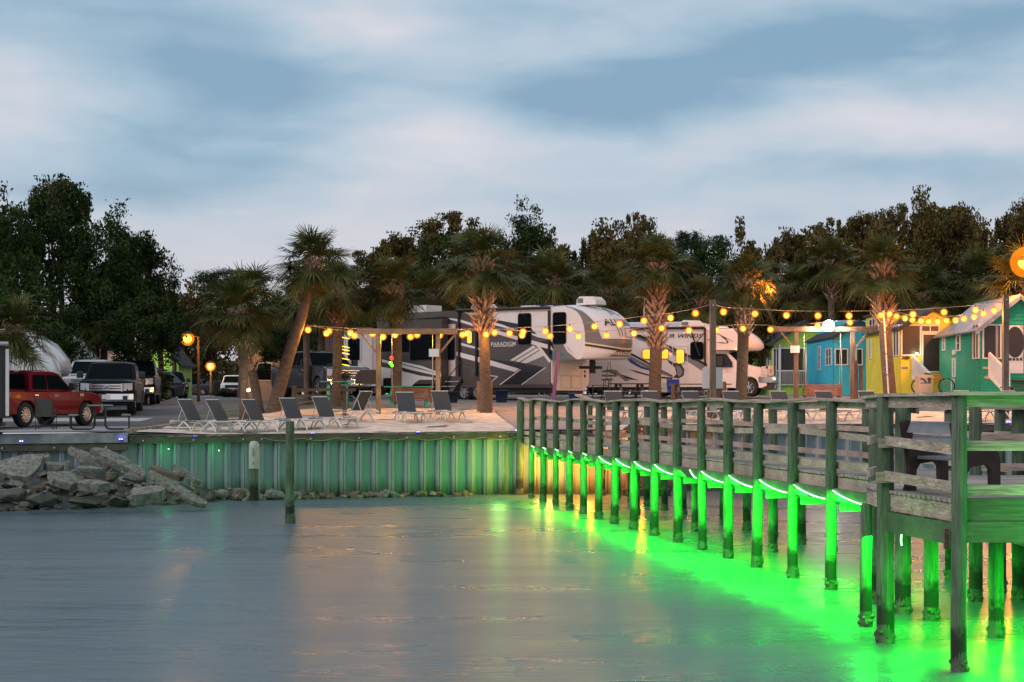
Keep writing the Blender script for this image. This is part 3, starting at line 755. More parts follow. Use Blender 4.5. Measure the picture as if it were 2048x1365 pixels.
def palm_crown_mesh(seed,nf=42,rad=1.0,dry=False):
    """fan palm crown: arching stalks, each ending in a fan of narrow drooping leaflets"""
    rn=random.Random(seed); V=[];Q=[]
    def quad(a,b,c,d): 
        o=len(V); V.extend([a,b,c,d]); Q.append((o,o+1,o+2,o+3))
    for i in range(nf):
        az=i*2.39996+rn.uniform(-.2,.2)
        f=(i+.5)/nf
        if dry: el=math.radians(rn.uniform(-80,-35))
        else: el=math.radians(lerp(88,-38,f**.85)+rn.uniform(-12,12))
        d=Vector((math.cos(az)*math.cos(el),math.sin(az)*math.cos(el),math.sin(el)))
        Lp=rad*rn.uniform(.75,1.15)*(.8 if dry else 1)
        # stalk with gravity droop
        base=Vector((0,0,rn.uniform(-.25,.25))); pts=[]
        for s in (0,.5,1):
            p=base+d*(Lp*s)+Vector((0,0,-.18*Lp*s*s)); pts.append(p)
        sd=d.cross(Vector((0,0,1)))
        if sd.length<.1: sd=Vector((1,0,0))
        sd.normalize()
        for a,b in zip(pts,pts[1:]): quad(a-sd*.014,a+sd*.014,b+sd*.010,b-sd*.010)
        tip=pts[-1]; dd=(pts[2]-pts[1]).normalized(); up=sd.cross(dd).normalized()
        nl=30; Rl=rad*rn.uniform(.85,1.15)
        tw=rn.uniform(-.4,.4); s2=(sd*math.cos(tw)+up*math.sin(tw)).normalized(); up2=dd.cross(s2)
        for k in range(nl):
            a=math.radians(lerp(-125,125,k/(nl-1))+rn.uniform(-3,3))
            ld=(dd*math.cos(a)+s2*math.sin(a)+up2*(-.16*abs(math.sin(a)))).normalized()
            l=Rl*(1-.32*abs(a)/2.2)*rn.uniform(.88,1.08)
            perp=ld.cross(up2).normalized()
            m1=tip+ld*l*.5+Vector((0,0,-.05*l)); 
            dr=rn.uniform(.08,.42)*l+ (.25*l if dry else 0)
            e=tip+ld*l*.93+Vector((0,0,-dr))
            w0=.008; w1=.021*rad; 
            quad(tip-perp*w0,tip+perp*w0,m1+perp*w1,m1-perp*w1)
            quad(m1-perp*w1,m1+perp*w1,e+perp*.004,e-perp*.004)
    return raw_mesh('palm_crown',[tuple(v) for v in V],Q,M_palmd if dry else M_palm)
PC=[palm_crown_mesh(s) for s in (1,2,3,4)]
PCD=[palm_crown_mesh(s,13,.95,True) for s in (11,12)]
def bezier(pts,n=14):
    """smooth polyline through control points (Catmull-Rom)"""
    P=[Vector(p) for p in pts]; P=[P[0]*2-P[1]]+P+[P[-1]*2-P[-2]]; out=[]
    for i in range(1,len(P)-2):
        for k in range(n):
            t=k/n; a,b,c,d=P[i-1],P[i],P[i+1],P[i+2]
            out.append(.5*((2*b)+(c-a)*t+(2*a-5*b+4*c-d)*t*t+(3*b-a-3*c+d)*t**3))
    out.append(P[-2]); return out
PALMG='cabbage palms round the beach and lot'
def palm(label,path,r0,r1,crown,csc,boots=(.75,1.0),bootn=70,group=PALMG,seed=0,dry=True,zsc=1.0,bl=.34):
    """path: trunk points in world space; crown size csc (m, about half its width)"""
    b=Vector(path[0]); t=T('palm_tree',label,'palm tree',b,0,group)
    pts=bezier([Vector(p)-b for p in path],8); n=len(pts)
    r0*=.70; r1*=.74; csc*=.90
    rs=[lerp(r0,r1,(i/(n-1))) *(1+.16*math.exp(-i*1.2)) for i in range(n)]
    mb=MB(); mb.tube([pts[0]-Vector((0,0,.35))]+pts,[rs[0]*1.05]+rs,14); mb.build('trunk',M_pbark,t)
    if bootn:
        mb=MB(); rn=random.Random(seed+50)
        for i in range(bootn):
            f=lerp(boots[0],boots[1],i/bootn); x=f*(n-1); k=min(n-2,int(x)); p=pts[k].lerp(pts[k+1],x-k); dz=(pts[k+1]-pts[k]).normalized()
            a=i*2.4+rn.uniform(-.2,.2); o=Vector((math.cos(a),math.sin(a),0)); o=(o-dz*o.dot(dz)).normalized(); s=dz.cross(o)
            r=lerp(rs[k],rs[k+1],x-k)
            L_=rn.uniform(.75,1.25)*bl*1.15; q=p+o*r*.85
            e=q+(o*rn.uniform(.55,.95)+dz*rn.uniform(.6,.95)+s*rn.uniform(-.45,.45))*L_
            w=.085; a0=q-s*w; a1=q+s*w; a2=q+o*.05+dz*.02
            mb.add([a0,a1,a2-dz*.09,e-s*.022,e+s*.022],[(0,1,4,3),(1,2,4),(2,0,3),(2,3,4)])
        mb.build('frond_boots',M_boot,t)
    c=bpy.data.objects.new('crown',PC[crown%4]); COL.objects.link(c); c.parent=t; c.location=pts[-1]+Vector((0,0,-.15)); c.scale=(csc/1.75,csc/1.75,csc/1.75*zsc); c.rotation_euler=(0,0,seed*1.7)
    if dry:
        c2=bpy.data.objects.new('dry_skirt',PCD[seed%2]); COL.objects.link(c2); c2.parent=t; c2.location=pts[-1]; c2.scale=(csc/2.5,)*3; c2.rotation_euler=(0,0,seed*.9)
    return t
def g_at(px,Y,dz=0): X=gx(px,Y); return Vector((X,Y,gz(X,Y)+dz))
# main palms (left to right)
palm('palm with its crown drooping over the white trailer nose at the far left',[g_at(-5,57),at(8,720,57),at(28,650,57)],.2,.17,0,1.75,(.8,1),26,seed=1)
palm('left palm of the close pair behind the loungers, dark straight trunk',[g_at(487,59.5),at(487,720,59.5),at(470,620,59.5)],.21,.18,1,1.9,(.62,1),60,seed=2)
palm('palm with a curved trunk and small lamp at its foot, right of its twin',[g_at(520,62),at(507,755,62),at(486,690,62),at(492,600,62)],.23,.22,2,1.9,(.4,.97),90,seed=3)
palm('tall strongly leaning palm with clean ringed trunk rising over the loungers',[g_at(545,62),at(578,710,62),at(607,620,62),at(625,520,62)],.36,.2,3,2.0,(.83,1),50,seed=4)
palm('palm just right of the leaning one, trunk wrapped with yellow light cord',[g_at(672,66),at(675,690,66),at(674,575,66)],.26,.24,0,1.9,(.68,1),60,seed=5)
palm('thin dark palm trunk half hidden behind the leaning palm',[g_at(615,72),at(613,700,72),at(612,600,72)],.2,.18,1,1.7,(.8,1),20,seed=6)
palm('palm rising through the middle of the swing frame',[g_at(792,67),at(793,690,67),at(786,575,67)],.3,.3,2,2.0,(.68,1),80,seed=7)
palm('big palm in front of the fifth wheel trailer beside the pier path',[g_at(972,61.5),at(969,700,61.5),at(963,520,61.5)],.30,.24,3,2.05,(.60,1),120,seed=8,bl=.42)
palm('palm standing between the two motorhomes, shaggy trunk top',[g_at(1308,66),at(1312,700,66),at(1315,525,66)],.34,.33,0,1.85,(.50,1),130,seed=9)
palm('palm lit orange from behind in front of the motorhome cab',[g_at(1482,69),at(1486,690,69),at(1490,560,69)],.33,.30,1,1.75,(.58,1),110,seed=10,zsc=1.1)
palm('palm leaning left in front of the yellow cottage with a white pipe on it',[g_at(1782,66),at(1772,690,66),at(1764,530,66)],.36,.3,2,1.95,(.62,1),120,seed=11,bl=.42)
# back row palms
for i,(px,py,Y,s,lab) in enumerate(((1105,560,80,2.5,'palm crown standing behind the roof of the fifth wheel trailer'),(1215,580,84,2.4,'background palm right of the big white trailer nose'),(1400,600,84,2.0,'background palm over the motorhome roof'),
    (1610,575,95,2.6,'background palm left of the white floodlight'),(1660,520,92,2.3,'background palm behind the second swing frame'),(1850,585,95,2.8,'background palm above the yellow cottage'),(1960,560,95,2.9,'background palm above the tin roofed cottage'),
    (640,600,78,2.3,'background palm between leaning palm and swing frame'),(860,590,82,2.4,'background palm over the trailer slide out'),(205,640,82,2.2,'dark palm behind the parked trucks on the left'),(2055,560,72,2.4,'palm glowing orange beside the big sodium lamp'))):
    palm(lab,[g_at(px,Y),at(px+3,(py+790)/2,Y),at(px,py,Y)],.24,.22,i,s,(.7,1),40,seed=20+i,group='background palms')

# broadleaf trees
def crown_mesh(name,seed,R=3.0,H=2.6,ncl=70,nl=170,leaf=.13,m=M_leafA,flat=0.0,shell=.55,clr=.75):
    rn=np.random.RandomState(seed); V=[];
    cs=[]
    while len(cs)<ncl:
        v=rn.normal(size=3); v/=np.linalg.norm(v); r=shell+(1-shell)*rn.rand()**.6
        lump=1+.28*math.sin(v[0]*3.1+seed)*math.cos(v[1]*2.7)+.22*math.sin(v[2]*5+v[0]*4+seed*2)
        p=v*r*lump; p[2]=p[2]*(1-flat)
        if p[2]<-.75: continue
        cs.append(p*np.array([R,R,H]))
    cs=np.array(cs)
    out=[]
    for c in cs:
        k=int(nl*rn.uniform(.6,1.3)); cr=clr*rn.uniform(.6,1.25)
        q=np.clip(rn.normal(size=(k,3)),-1.7,1.7)*cr*.52*rn.uniform(.5,1.3,size=3); q[:,2]*=.8
        out.append(q+c)
    P=np.concatenate(out); n=len(P)
    a=rn.normal(size=(n,3)); a/=np.linalg.norm(a,axis=1)[:,None]; b=rn.normal(size=(n,3)); b-=a*(a*b).sum(1)[:,None]; b/=np.linalg.norm(b,axis=1)[:,None]
    s=leaf*rn.uniform(.6,1.35,size=(n,1))
    Vv=np.stack([P-a*s,P+b*s*.45,P+a*s,P-b*s*.45],1).reshape(-1,3); Q=np.arange(4*n).reshape(-1,4)
    return raw_mesh(name,Vv,Q,m),cs
CR=[crown_mesh('tree_crown',1,3.0,2.7,80,180,.13,M_leafA),crown_mesh('tree_crown',2,3.2,3.0,90,190,.15,M_leafB,shell=.4),
    crown_mesh('tree_crown',3,2.8,3.2,80,190,.12,M_leafA,shell=.5),crown_mesh('tree_crown',4,3.0,2.5,110,170,.13,M_leafB,shell=.45,clr=.62),
    crown_mesh('tree_crown',5,3.4,1.5,60,170,.10,M_leafC,flat=.2,shell=.3,clr=.7),crown_mesh('tree_crown',6,3.0,2.7,95,150,.13,M_leafB,shell=.45,clr=.62)]
def tree(label,px,py_top,py_bot,wpx,Y,v,group,name='broadleaf_tree',trunk_px=None):
    """crown spans py_top..py_bot and wpx wide at distance Y"""
    X=gx(px,Y); zt=CAMZ-(py_top-HY)*Y/F; zb=CAMZ-(py_bot-HY)*Y/F; w=wpx*Y/F/2
    g=gz(X,Y) if abs(X)<200 else 3; t=T(name,label,'tree',(X,Y,g),0,group)
    me,cs=CR[v]; cz=(zt+zb)/2-g; sx=w/3.4; sz=max(.3,(zt-zb)/2/3.1)
    mb=MB(); mb.tube([(0,0,-.3),(.08*w,0,cz*.45),(0,.05*w,cz*.9)],[.035*w+.14,.03*w+.1,.05+.012*w],9)
    rn=random.Random(int(px)+v)
    for k in range(9):
        c=cs[rn.randrange(len(cs))]; e=Vector((c[0]*sx,c[1]*sx,c[2]*sz+cz)); s0=Vector((0,0,cz*rn.uniform(.45,.85)))
        mb.tube([s0,s0.lerp(e,.5)+Vector((0,0,.2)),e],[.07,.045,.02],5)
    mb.build('trunk',M_bark,t)
    c=bpy.data.objects.new('crown',me); COL.objects.link(c); c.parent=t; c.location=(0,0,cz); c.scale=(sx,sx,sz); c.rotation_euler=(0,0,rn.uniform(0,6.28))
    return t
LG='dense trees behind the left car park'
for i,(px,a,b,w,Y,v,lab) in enumerate((
 (10,395,700,190,80,2,'dark tree filling the top left edge of the photo'),(-190,400,760,220,82,0,'dark tree standing left of the photographed car park'),(-360,430,770,240,84,2,'wide dark tree further left of the car park'),
 (100,360,640,190,84,0,'tallest tree of the left group with twigs against the sky'),
 (185,430,690,190,82,2,'dense dark tree stepping down right of the tallest left tree'),
 (255,465,720,180,86,0,'mid height tree above the row of parked trucks'),
 (318,540,720,110,92,2,'small bushy tree at the right end of the left group'),
 (285,590,760,170,80,0,'low dark tree over the grey car'),
 (60,560,790,240,76,2,'low dark tree behind the left trailers'),
 (180,620,800,190,92,0,'low foliage behind the two tone trailer nose'),
 (262,462,600,80,90,5,'sparse twiggy treetop above the left group'),
 (120,345,480,110,88,5,'thin leafy treetop highest against the sky on the left'),
 (-60,380,760,200,84,0,'dark tree just entering from the left edge'),
 (345,590,705,90,120,1,'brownish tree left of the orange street lamp'))):
    tree(lab,px,a,b,w,Y,v,LG)
BG='background treeline'
BT=[(480,513,600,150,120,4,'flat topped pine showing over the left palm pair'),(420,560,730,170,185,0,'dark tree behind the orange street lamp'),(385,600,785,120,172,1,'brown lit tree right beside the orange street lamp'),
 (575,590,790,150,112,0,'tree filling the gap behind the leaning palm'),(640,600,780,150,100,2,'dark tree behind the grey pickup'),
 (735,490,640,110,120,5,'sparse twiggy tree right of the leaning palm crown'),(800,448,640,130,115,3,'open crowned tree left of centre with sky showing through'),(690,560,770,180,110,1,'brownish tree behind the first swing frame'),
 (905,405,600,150,112,5,'tall open tree rising behind the big centre palm'),(870,480,760,190,105,0,'bushy green tree behind the trailer roof left part'),(1050,425,640,120,110,2,'bright green tree right of the centre palm'),
 (985,520,760,190,100,0,'dense tree behind the centre palm'),(1120,505,760,160,112,1,'lower brown tree between centre palm and tall trees'),(1200,436,700,110,112,3,'rounded brown tree left of the tallest centre tree'),
 (1280,405,640,100,115,5,'narrow tall tree left of the flat pine'),(1240,500,790,180,104,1,'brown wood tree behind motorhomes'),(1375,432,540,110,118,4,'dark flat topped pine right of centre'),
 (1340,500,790,170,108,0,'dark tree under the flat pine'),(1440,480,760,150,112,0,'dark tree between flat pine and orange lit palm'),(1510,500,780,130,104,1,'brown tree behind the orange lit palm'),
 (1585,432,700,130,110,3,'brown tree left of the floodlight starting the right group'),(1650,420,640,110,112,5,'rounded tree above the floodlight'),(1620,520,790,190,102,1,'brown tree behind the blue cottage'),
 (1730,402,640,110,110,3,'tall knobby tree behind the right hand palm'),(1790,390,600,90,114,5,'slim tall treetop right of the knobby one'),(1760,500,790,200,100,1,'brown mass tree behind the yellow cottage'),
 (1890,380,640,150,108,3,'tallest broad tree above the tin roof cottage'),(1850,430,700,120,112,1,'dark tree joined to the broad tall tree'),(1960,500,760,130,104,1,'lower tree right of the tallest broad tree'),
 (1900,560,790,200,98,0,'dark tree behind the tin roof cottage'),(2035,400,640,130,100,3,'tree at the right edge above the orange lamp'),(2075,360,560,90,98,5,'treetop cut by the right edge of the photo'),
 (2040,560,790,160,96,1,'brown tree behind the right cottage gable'),(760,600,790,180,98,0,'dark low tree behind the rear of the fifth wheel'),(1060,600,790,200,96,1,'brown low tree behind the fifth wheel nose'),(1430,600,790,200,95,1,'brown low tree behind the motorhome'),
 (545,640,790,90,96,2,'green bushy tree behind the palm pair'),(575,650,760,120,86,0,'round green shrub tree behind the bed of the grey pickup')]
for (px,a,b,w,Y,v,lab) in BT: tree(lab,px,a,b,w*1.12,Y,v,BG,'pine_tree' if v==4 else 'broadleaf_tree')
# far wood behind everything (reads as one mass)
rn=np.random.RandomState(9); n=60000
X=rn.uniform(-60,70,n); Y=rn.uniform(128,150,n); top=9+2.0*np.sin(X*.23)+1.2*np.sin(X*.71+2)+1.0*np.sin(X*1.9)
top=np.where(X<-22,5.5+0*X,top); top=np.where((X<-18)&(X>-24),4.5,top)
Z=3+top*rn.rand(n)**.7
mk=X<-17; Y=np.where(mk,Y+70,Y); X=np.where(mk,X*1.5,X)
P=np.stack([X,Y,Z],1); a=rn.normal(size=(n,3)); a/=np.linalg.norm(a,axis=1)[:,None]; b=rn.normal(size=(n,3)); b-=a*(a*b).sum(1)[:,None]; b/=np.linalg.norm(b,axis=1)[:,None]
s=.42*rn.uniform(.6,1.3,(n,1)); Vv=np.stack([P-a*s,P+b*s*.5,P+a*s,P-b*s*.5],1).reshape(-1,3)
o=bpy.data.objects.new('far_wood',raw_mesh('far_wood',Vv,np.arange(4*n).reshape(-1,4),M_leafB)); COL.objects.link(o)
tag(o,'dark mass of woodland closing the view behind the trees','woodland',kind='stuff')
# shrubs and low grass
def shrub(px,Y,w,h,lab,v=0):
    X=gx(px,Y); t=T('shrub',lab,'shrub',(X,Y,gz(X,Y)),0,'low shrubs')
    c=bpy.data.objects.new('foliage',CR[v][0]); COL.objects.link(c); c.parent=t; c.location=(0,0,h*.45); c.scale=(w/6.8,w/6.8,h/6.0)
shrub(455,126,2.6,.6,'low dry bush in front of the distant white car',1); shrub(437,172,2.4,1.3,'clipped bush right of the yellow lamp post')
shrub(300,90,2.6,1.6,'bush beside the lime green gable house')
# ================================================================ vehicles
class Plane_:
    """vertical plane through O with heading h; maps photo pixels to (x,z) local"""
    def __init__(s,O,rz): s.O=Vector(O); s.h=Vector((math.cos(rz),math.sin(rz),0)); s.n=Vector((s.h.y,-s.h.x,0))
    def xz(s,px,py,off=0.0):
        d=Vector(((px-CX)/F,1,-(py-HY)/F)); C=Vector((0,0,CAMZ)); O=s.O+s.n*off
        t=(O-C).dot(s.n)/d.dot(s.n); P=C+d*t
        return (P-s.O).dot(s.h), P.z-s.O.z
def arch(cx,r,z0,n=10,a0=180,a1=0):
    return [(cx+r*math.cos(math.radians(lerp(a0,a1,i/n))), z0+r*math.sin(math.radians(lerp(a0,a1,i/n)))) for i in range(n+1)]
def wheel(parent,x,y,r,w,rimm=M_chrome,spokes=6,side=1,dual=False):
    """tyre + rim, axle along y; side=+1 outer face to +y"""
    wl=MB(); wl.lathe([(r*.62,-w/2),(r*.93,-w/2),(r,-w*.36),(r,w*.36),(r*.93,w/2),(r*.62,w/2)],(x,y,r),'y',28)
    t=wl.build('tyre',M_rubber,parent)
    m=MB(); ry=y+side*w*.40
    m.lathe([(r*.64,-w*.4*side),(r*.64,w*.44*side),(r*.58,w*.44*side),(r*.56,w*.1*side)],(x,y,r),'y',24)
    for k in range(spokes):
        a=2*PI*k/spokes; m.bar((x,ry,r),(x+math.cos(a)*r*.6,ry,r+math.sin(a)*r*.6),r*.13,.03,up=(0,1,0))
    m.cyl((x,ry,r),r*.16,.06,10,'y'); m.build('rim',rimm,t)
    b=MB(); b.cyl((x,y+side*w*.05,r),r*.57,.02,20,'y'); b.build('brake_disc',M_dark,t)
    return t
def vehicle(name,label,cat,loc,rz,paint,L,W,H,belt,hood,wr,wf,wb,cab,glass,pickup=True,group=None,front='grille',clear=.32,tyre_w=.26,spk=6,grillm=None,rimm=None,rearglass=None,canopy=False,chromeb=True,text=None,lightm=None):
    """x forward. origin at ground mid-length. cab=(cowl_x, windshield_top_x, roof_rear_x, rear_x)."""
    t=T(name,label,cat,loc,rz,group)
    hl=L/2; xf=hl-wf; xr=xf-wb; hw=W/2
    ar=wr*1.22
    low=[(-hl+.05,clear+.1)]+[(-hl+.12,clear)]+[(xr-ar,clear)]+arch(xr,ar,clear+.0+ (wr-clear)*.9)+[(xr+ar,clear)]+[(xf-ar,clear)]+arch(xf,ar,clear+(wr-clear)*.9)+[(xf+ar,clear)]
    low+=[(hl-.12,clear),(hl-.02,clear+.12),(hl,clear+.35),(hl-.03,hood-.12),(hl-.14,hood-.02),(hl-.35,hood+.02),(cab[0]+.1,hood+.09),(cab[0],belt)]
    low+=[(cab[3],belt)] if pickup else [(-hl+.16,belt)]
    low+=[(-hl+.03,belt-.01),(-hl,belt-.1),(-hl-.0,clear+.3)]
    def fn(x,z,v):
        av=abs(v); e=max(0,av-.5)/.5
        xx=x
        if x>hl-.9: xx=x-(x-(hl-.9))/.9*.16*e**2
        if x<-hl+.5: xx=x+((-hl+.5)-x)/.5*.05*e**2
        top=max(0,(z-(belt-.3))/.3) if z>belt-.3 else 0
        y=v*hw*(1-.035*top*(av>.5))
        if z<clear+.2: y*=.985
        zz=z-.045*e**3*(1 if z>hood-.25 else 0)
        return (xx,y,zz)
    mb=MB(); mb.extrude(low,hw,(-1,-.95,-.75,0,.75,.95,1),fn,smooth=False); body=mb.build('body',paint,t)
    # dark underbody
    MB().bb(-hl+.3,hl-.3,-hw+.22,hw-.22,clear-.06,clear+.5).build('underbody',M_dark,t)
    # cab
    cw,ct,rt,rr=cab; zb=belt-.02; zt=H
    def fc(x,z,v):
        k=(z-zb)/(zt-zb); av=abs(v); e=max(0,av-.6)/.4
        return (x-(.05*e*e if x>(ct+cw)/2 else 0), v*(hw-.045)*(1-.17*k), z-.05*e*e*(k>.8))
    if canopy: cp=[(cw,zb),(ct,zt-.05),(ct-.18,zt),(rt+.2,zt+.0),(-hl+.32,zt-.03),(-hl+.08,zb)]
    else: cp=[(cw,zb),(ct+.04,zt-.06),(ct-.14,zt-.01),(ct-.5,zt+.015),(rt+.1,zt),(rt-.03,zt-.06),(rr,zb)]
    mb=MB(); mb.extrude(cp,hw,(-1,-.93,-.6,0,.6,.93,1),fc); cabo=mb.build('cab',paint,t)
    for sd in (-1,1):
        def wp(x,z): 
            k=(z-zb)/(zt-zb); return Vector((x,sd*((hw-.045)*(1-.17*k)),z))
        for gl in glass:
            pts=[wp(x,z) for x,z in gl]
            if sd<0: pts=pts[::-1]
            m=MB(); m.plate(pts if sd>0 else pts,.008,.003)
            n=(pts[1]-pts[0]).cross(pts[2]-pts[1])
            if n.y*sd<0: m=MB(); m.plate(pts[::-1],.008,.003)
            m.build('side_window',M_glass,t)
    # windscreen and rear window
    def ws(xa,za,xb,zb_,inner,nm,front=True):
        ka=(za-zb)/(zt-zb); kb=(zb_-zb)/(zt-zb)
        ya=(hw-.045)*(1-.17*ka)-inner; yb=(hw-.045)*(1-.17*kb)-inner
        pts=[Vector((xa-.02,-ya,za)),Vector((xa,0,za)),Vector((xa-.02,ya,za)),Vector((xb-.02,yb,zb_)),Vector((xb,0,zb_)),Vector((xb-.02,-yb,zb_))]
        m=MB(); m.plate([pts[0],pts[1],pts[4],pts[5]] if front else [pts[1],pts[0],pts[5],pts[4]],.01,.006); m.plate([pts[1],pts[2],pts[3],pts[4]] if front else [pts[2],pts[1],pts[4],pts[3]],.01,.006)
        m.build(nm,M_glass,t)
    hx=lambda z:(lerp(cw,ct+.04,(z-zb)/(zt-.06-zb)))
    ws(hx(zb+.05),zb+.05,hx(zt-.1),zt-.1,.10,'windscreen')
    if canopy: ws(-hl+.10,zb+.08,-hl+.28,zt-.12,.12,'rear_window',False)
    else:
        rx=lambda z: lerp(rr,rt-.03,(z-zb)/(zt-.06-zb)); ws(rx(zb+.1),zb+.1,rx(zt-.12),zt-.12,.14,'rear_window',False)
    if pickup and not canopy:
        MB().bb(-hl+.14,rr-.06,-hw+.16,hw-.16,belt-.02,belt+.004).build('bed_cover',M_dark,t)
    # wheels
    for x in (xf,xr):
        for sd in (-1,1): 
            w_=wheel(t,x,sd*(hw-tyre_w/2-.01),wr,tyre_w,rimm or M_chrome,spk,sd)
    # front: grille, lights, bumper, plate
    gm=grillm or M_black; x=hl-.02
    gz0=clear+.42; gz1=hood-.13; gw=W*.56
    g=MB(); g.bb(x-.05,x+.012,-gw/2,gw/2,gz0,gz1); go=g.build('grille',gm,t)
    c=MB()
    nb=3
    for k in range(nb): 
        z=lerp(gz0+.06,gz1-.05,k/(nb-1)); c.bb(x,x+.035,-gw/2+.03,gw/2-.03,z-.028,z+.028)
    c.bb(x,x+.03,-gw/2-.02,-gw/2+.03,gz0,gz1); c.bb(x,x+.03,gw/2-.03,gw/2+.02,gz0,gz1)
    c.build('grille_bars',M_chrome if chromeb else M_dark,t)
    for sd in (-1,1):
        m=MB(); y0=gw/2+.05; y1=hw-.07; 
        m.add([(x-.03,sd*y0,gz0+.02),(x-.13,sd*y1,gz0+.06),(x-.17,sd*y1,gz1+.02),(x-.04,sd*y0,gz1)],[(0,1,2,3)]); m.prism([(x-.03,sd*y0,gz0+.02),(x-.12,sd*y1,gz0+.06),(x-.15,sd*y1,gz1+.02),(x-.04,sd*y0,gz1)],(.035,0,0))
        m.build('headlight',lightm or M_lens,t)
        m=MB(); m.bb(-hl-.012,-hl+.05,sd*(hw-.2),sd*(hw-.02),belt-.5,belt-.08); m.build('tail_light',M_red,t)
        m=MB(); m.rbox(cw-.38,cw-.22,sd*(hw+.02),sd*(hw+.26),belt+.02,belt+.27,.04); m.build('wing_mirror',M_dark,t)
        for hxp in [cw-1.05,cw-2.05][: (2 if L>5 else 2)]:
            MB().bb(hxp-.1,hxp+.1,sd*(hw-.01),sd*(hw+.03),belt-.17,belt-.13).build('door_handle',M_chrome if chromeb else paint,t)
    b=MB(); b.extrude([(hl-.12,clear+.02),(hl+.05,clear+.04),(hl+.08,clear+.12),(hl+.07,clear+.33),(hl-.05,clear+.36)],hw,(-1,-.85,0,.85,1),lambda X_,z,v:(X_-.2*max(0,abs(v)-.6)**1*1.2,v*(hw-.03),z))
    b.build('front_bumper',M_chrome if chromeb else M_dark,t)
    b=MB(); b.bb(-hl-.1,-hl+.02,-hw+.1,hw-.1,clear+.08,clear+.3); b.build('rear_bumper',M_chrome if chromeb else M_dark,t)
    MB().bb(hl+.085,hl+.095,-.16,.16,clear+.14,clear+.30).build('licence_plate',M_white,t)
    for sd in (-1,1): MB().rbox(hl+.0,hl+.062,sd*(hw-.42),sd*(hw-.24),clear+.12,clear+.26,.02).build('fog_light',M_dark,t)
    return t
M_lens=mat('lamp_lens',(.55,.55,.56),.12,spec=.8)
M_red=mat('tail_lens',(.35,.01,.01),.2)
M_predm=mat('red_car_paint',(.17,.002,.012),.28,metal=.1,coat=.35,spec=.2)
M_pblack=mat('black_car_paint',(.006,.007,.009),.25,coat=.06,spec=.2)
M_pblack.node_tree.nodes['Principled BSDF'].inputs['IOR'].default_value=1.25
M_pwhite=mat('white_car_paint',(.62,.64,.67),.25,coat=.8)
M_pgrey=mat('grey_car_paint',(.075,.085,.10),.22,metal=.4,coat=1.0)
M_psuv=mat('slate_car_paint',(.04,.05,.065),.22,metal=.4,coat=1.0)
M_psilver=mat('silver_car_paint',(.34,.36,.38),.25,metal=.4,coat=1.0)
def hd(dx,dy): return math.atan2(dy,dx)
# red pickup with canopy
p=Vector((gx(112,56.7)-.78,56.7,2.1+.02)); 
RED=vehicle('pickup_truck','glossy red pickup truck with chrome wheels parked at the left edge','pickup truck',p,hd(.377,.926),M_predm,5.35,1.86,1.84,1.18,1.12,.40,.95,3.22,(1.05,.35,-1.15,-1.3),
  [[(.82,1.22),(.34,1.68),(-.28,1.70),(-.30,1.22)],[(-.38,1.22),(-.36,1.70),(-.98,1.68),(-1.12,1.22)]],clear=.42,spk=12)
# side vent with chrome on the front wing
MB().bb(-1.24,-1.17,-.22,.0,1.79,1.84).build('brake_light',M_red,RED); MB().bb(-1.24,-1.17,-.34,-.225,1.79,1.84).build('cargo_light',M_lens,RED)
MB().bb(1.30,1.52,-.945,-.925,1.0,1.1).build('wing_vent',M_chrome,RED)
pg=[[(1.02,1.42),(.46,1.92),(-.22,1.94),(-.26,1.42)],[(-.36,1.42),(-.33,1.94),(-1.15,1.9),(-1.28,1.42)]]
p=Vector((gx(226,67.0),67.0,gz(-15.9,66)+.02))
BLK=vehicle('pickup_truck','black heavy pickup facing the camera with chrome grille and oval badge','pickup truck',p,hd(.15,-.99),M_pblack,6.2,2.05,2.05,1.38,1.30,.43,.98,3.9,(1.3,.5,-1.25,-1.42),pg,clear=.45,tyre_w=.3,group='pickups parked nose out in a row')
m=MB(); m.lathe([(0,0),(.15,0),(.15,.02),(.0,.025)],n=20); 
for i,v in enumerate(m.v): m.v[i]=(3.12+v[2],v[0],1.02+v[1]*.42)
m.build('badge_rim',M_chrome,BLK)
m=MB(); m.lathe([(0,0),(.13,0),(.13,.01),(.0,.012)],n=20)
for i,v in enumerate(m.v): m.v[i]=(3.142+v[2],v[0],1.02+v[1]*.36)
m.build('badge',mat('badge_blue',(.02,.05,.15),.3),BLK)
text_mb('Ford',.11,lambda a,b,c:(3.158,a,1.02+b),shear=.25,sx=1.1).build('badge_lettering',M_white,BLK)
p=Vector((gx(186,75.5),75.5,2.72)); vehicle('pickup_truck','white heavy pickup half hidden behind the black one','pickup truck',p,hd(.15,-.99),M_pwhite,6.2,2.05,2.05,1.38,1.30,.43,.98,3.9,(1.3,.5,-1.25,-1.42),pg,clear=.45,group='pickups parked nose out in a row')
p=Vector((gx(272,79.5),79.5,2.78)); vehicle('pickup_truck','second black pickup directly behind the nearest black one, side lit gold','pickup truck',p,hd(.15,-.99),M_pblack,6.0,2.03,2.05,1.38,1.30,.43,.98,3.8,(1.3,.5,-1.25,-1.42),pg,clear=.45,group='pickups parked nose out in a row')
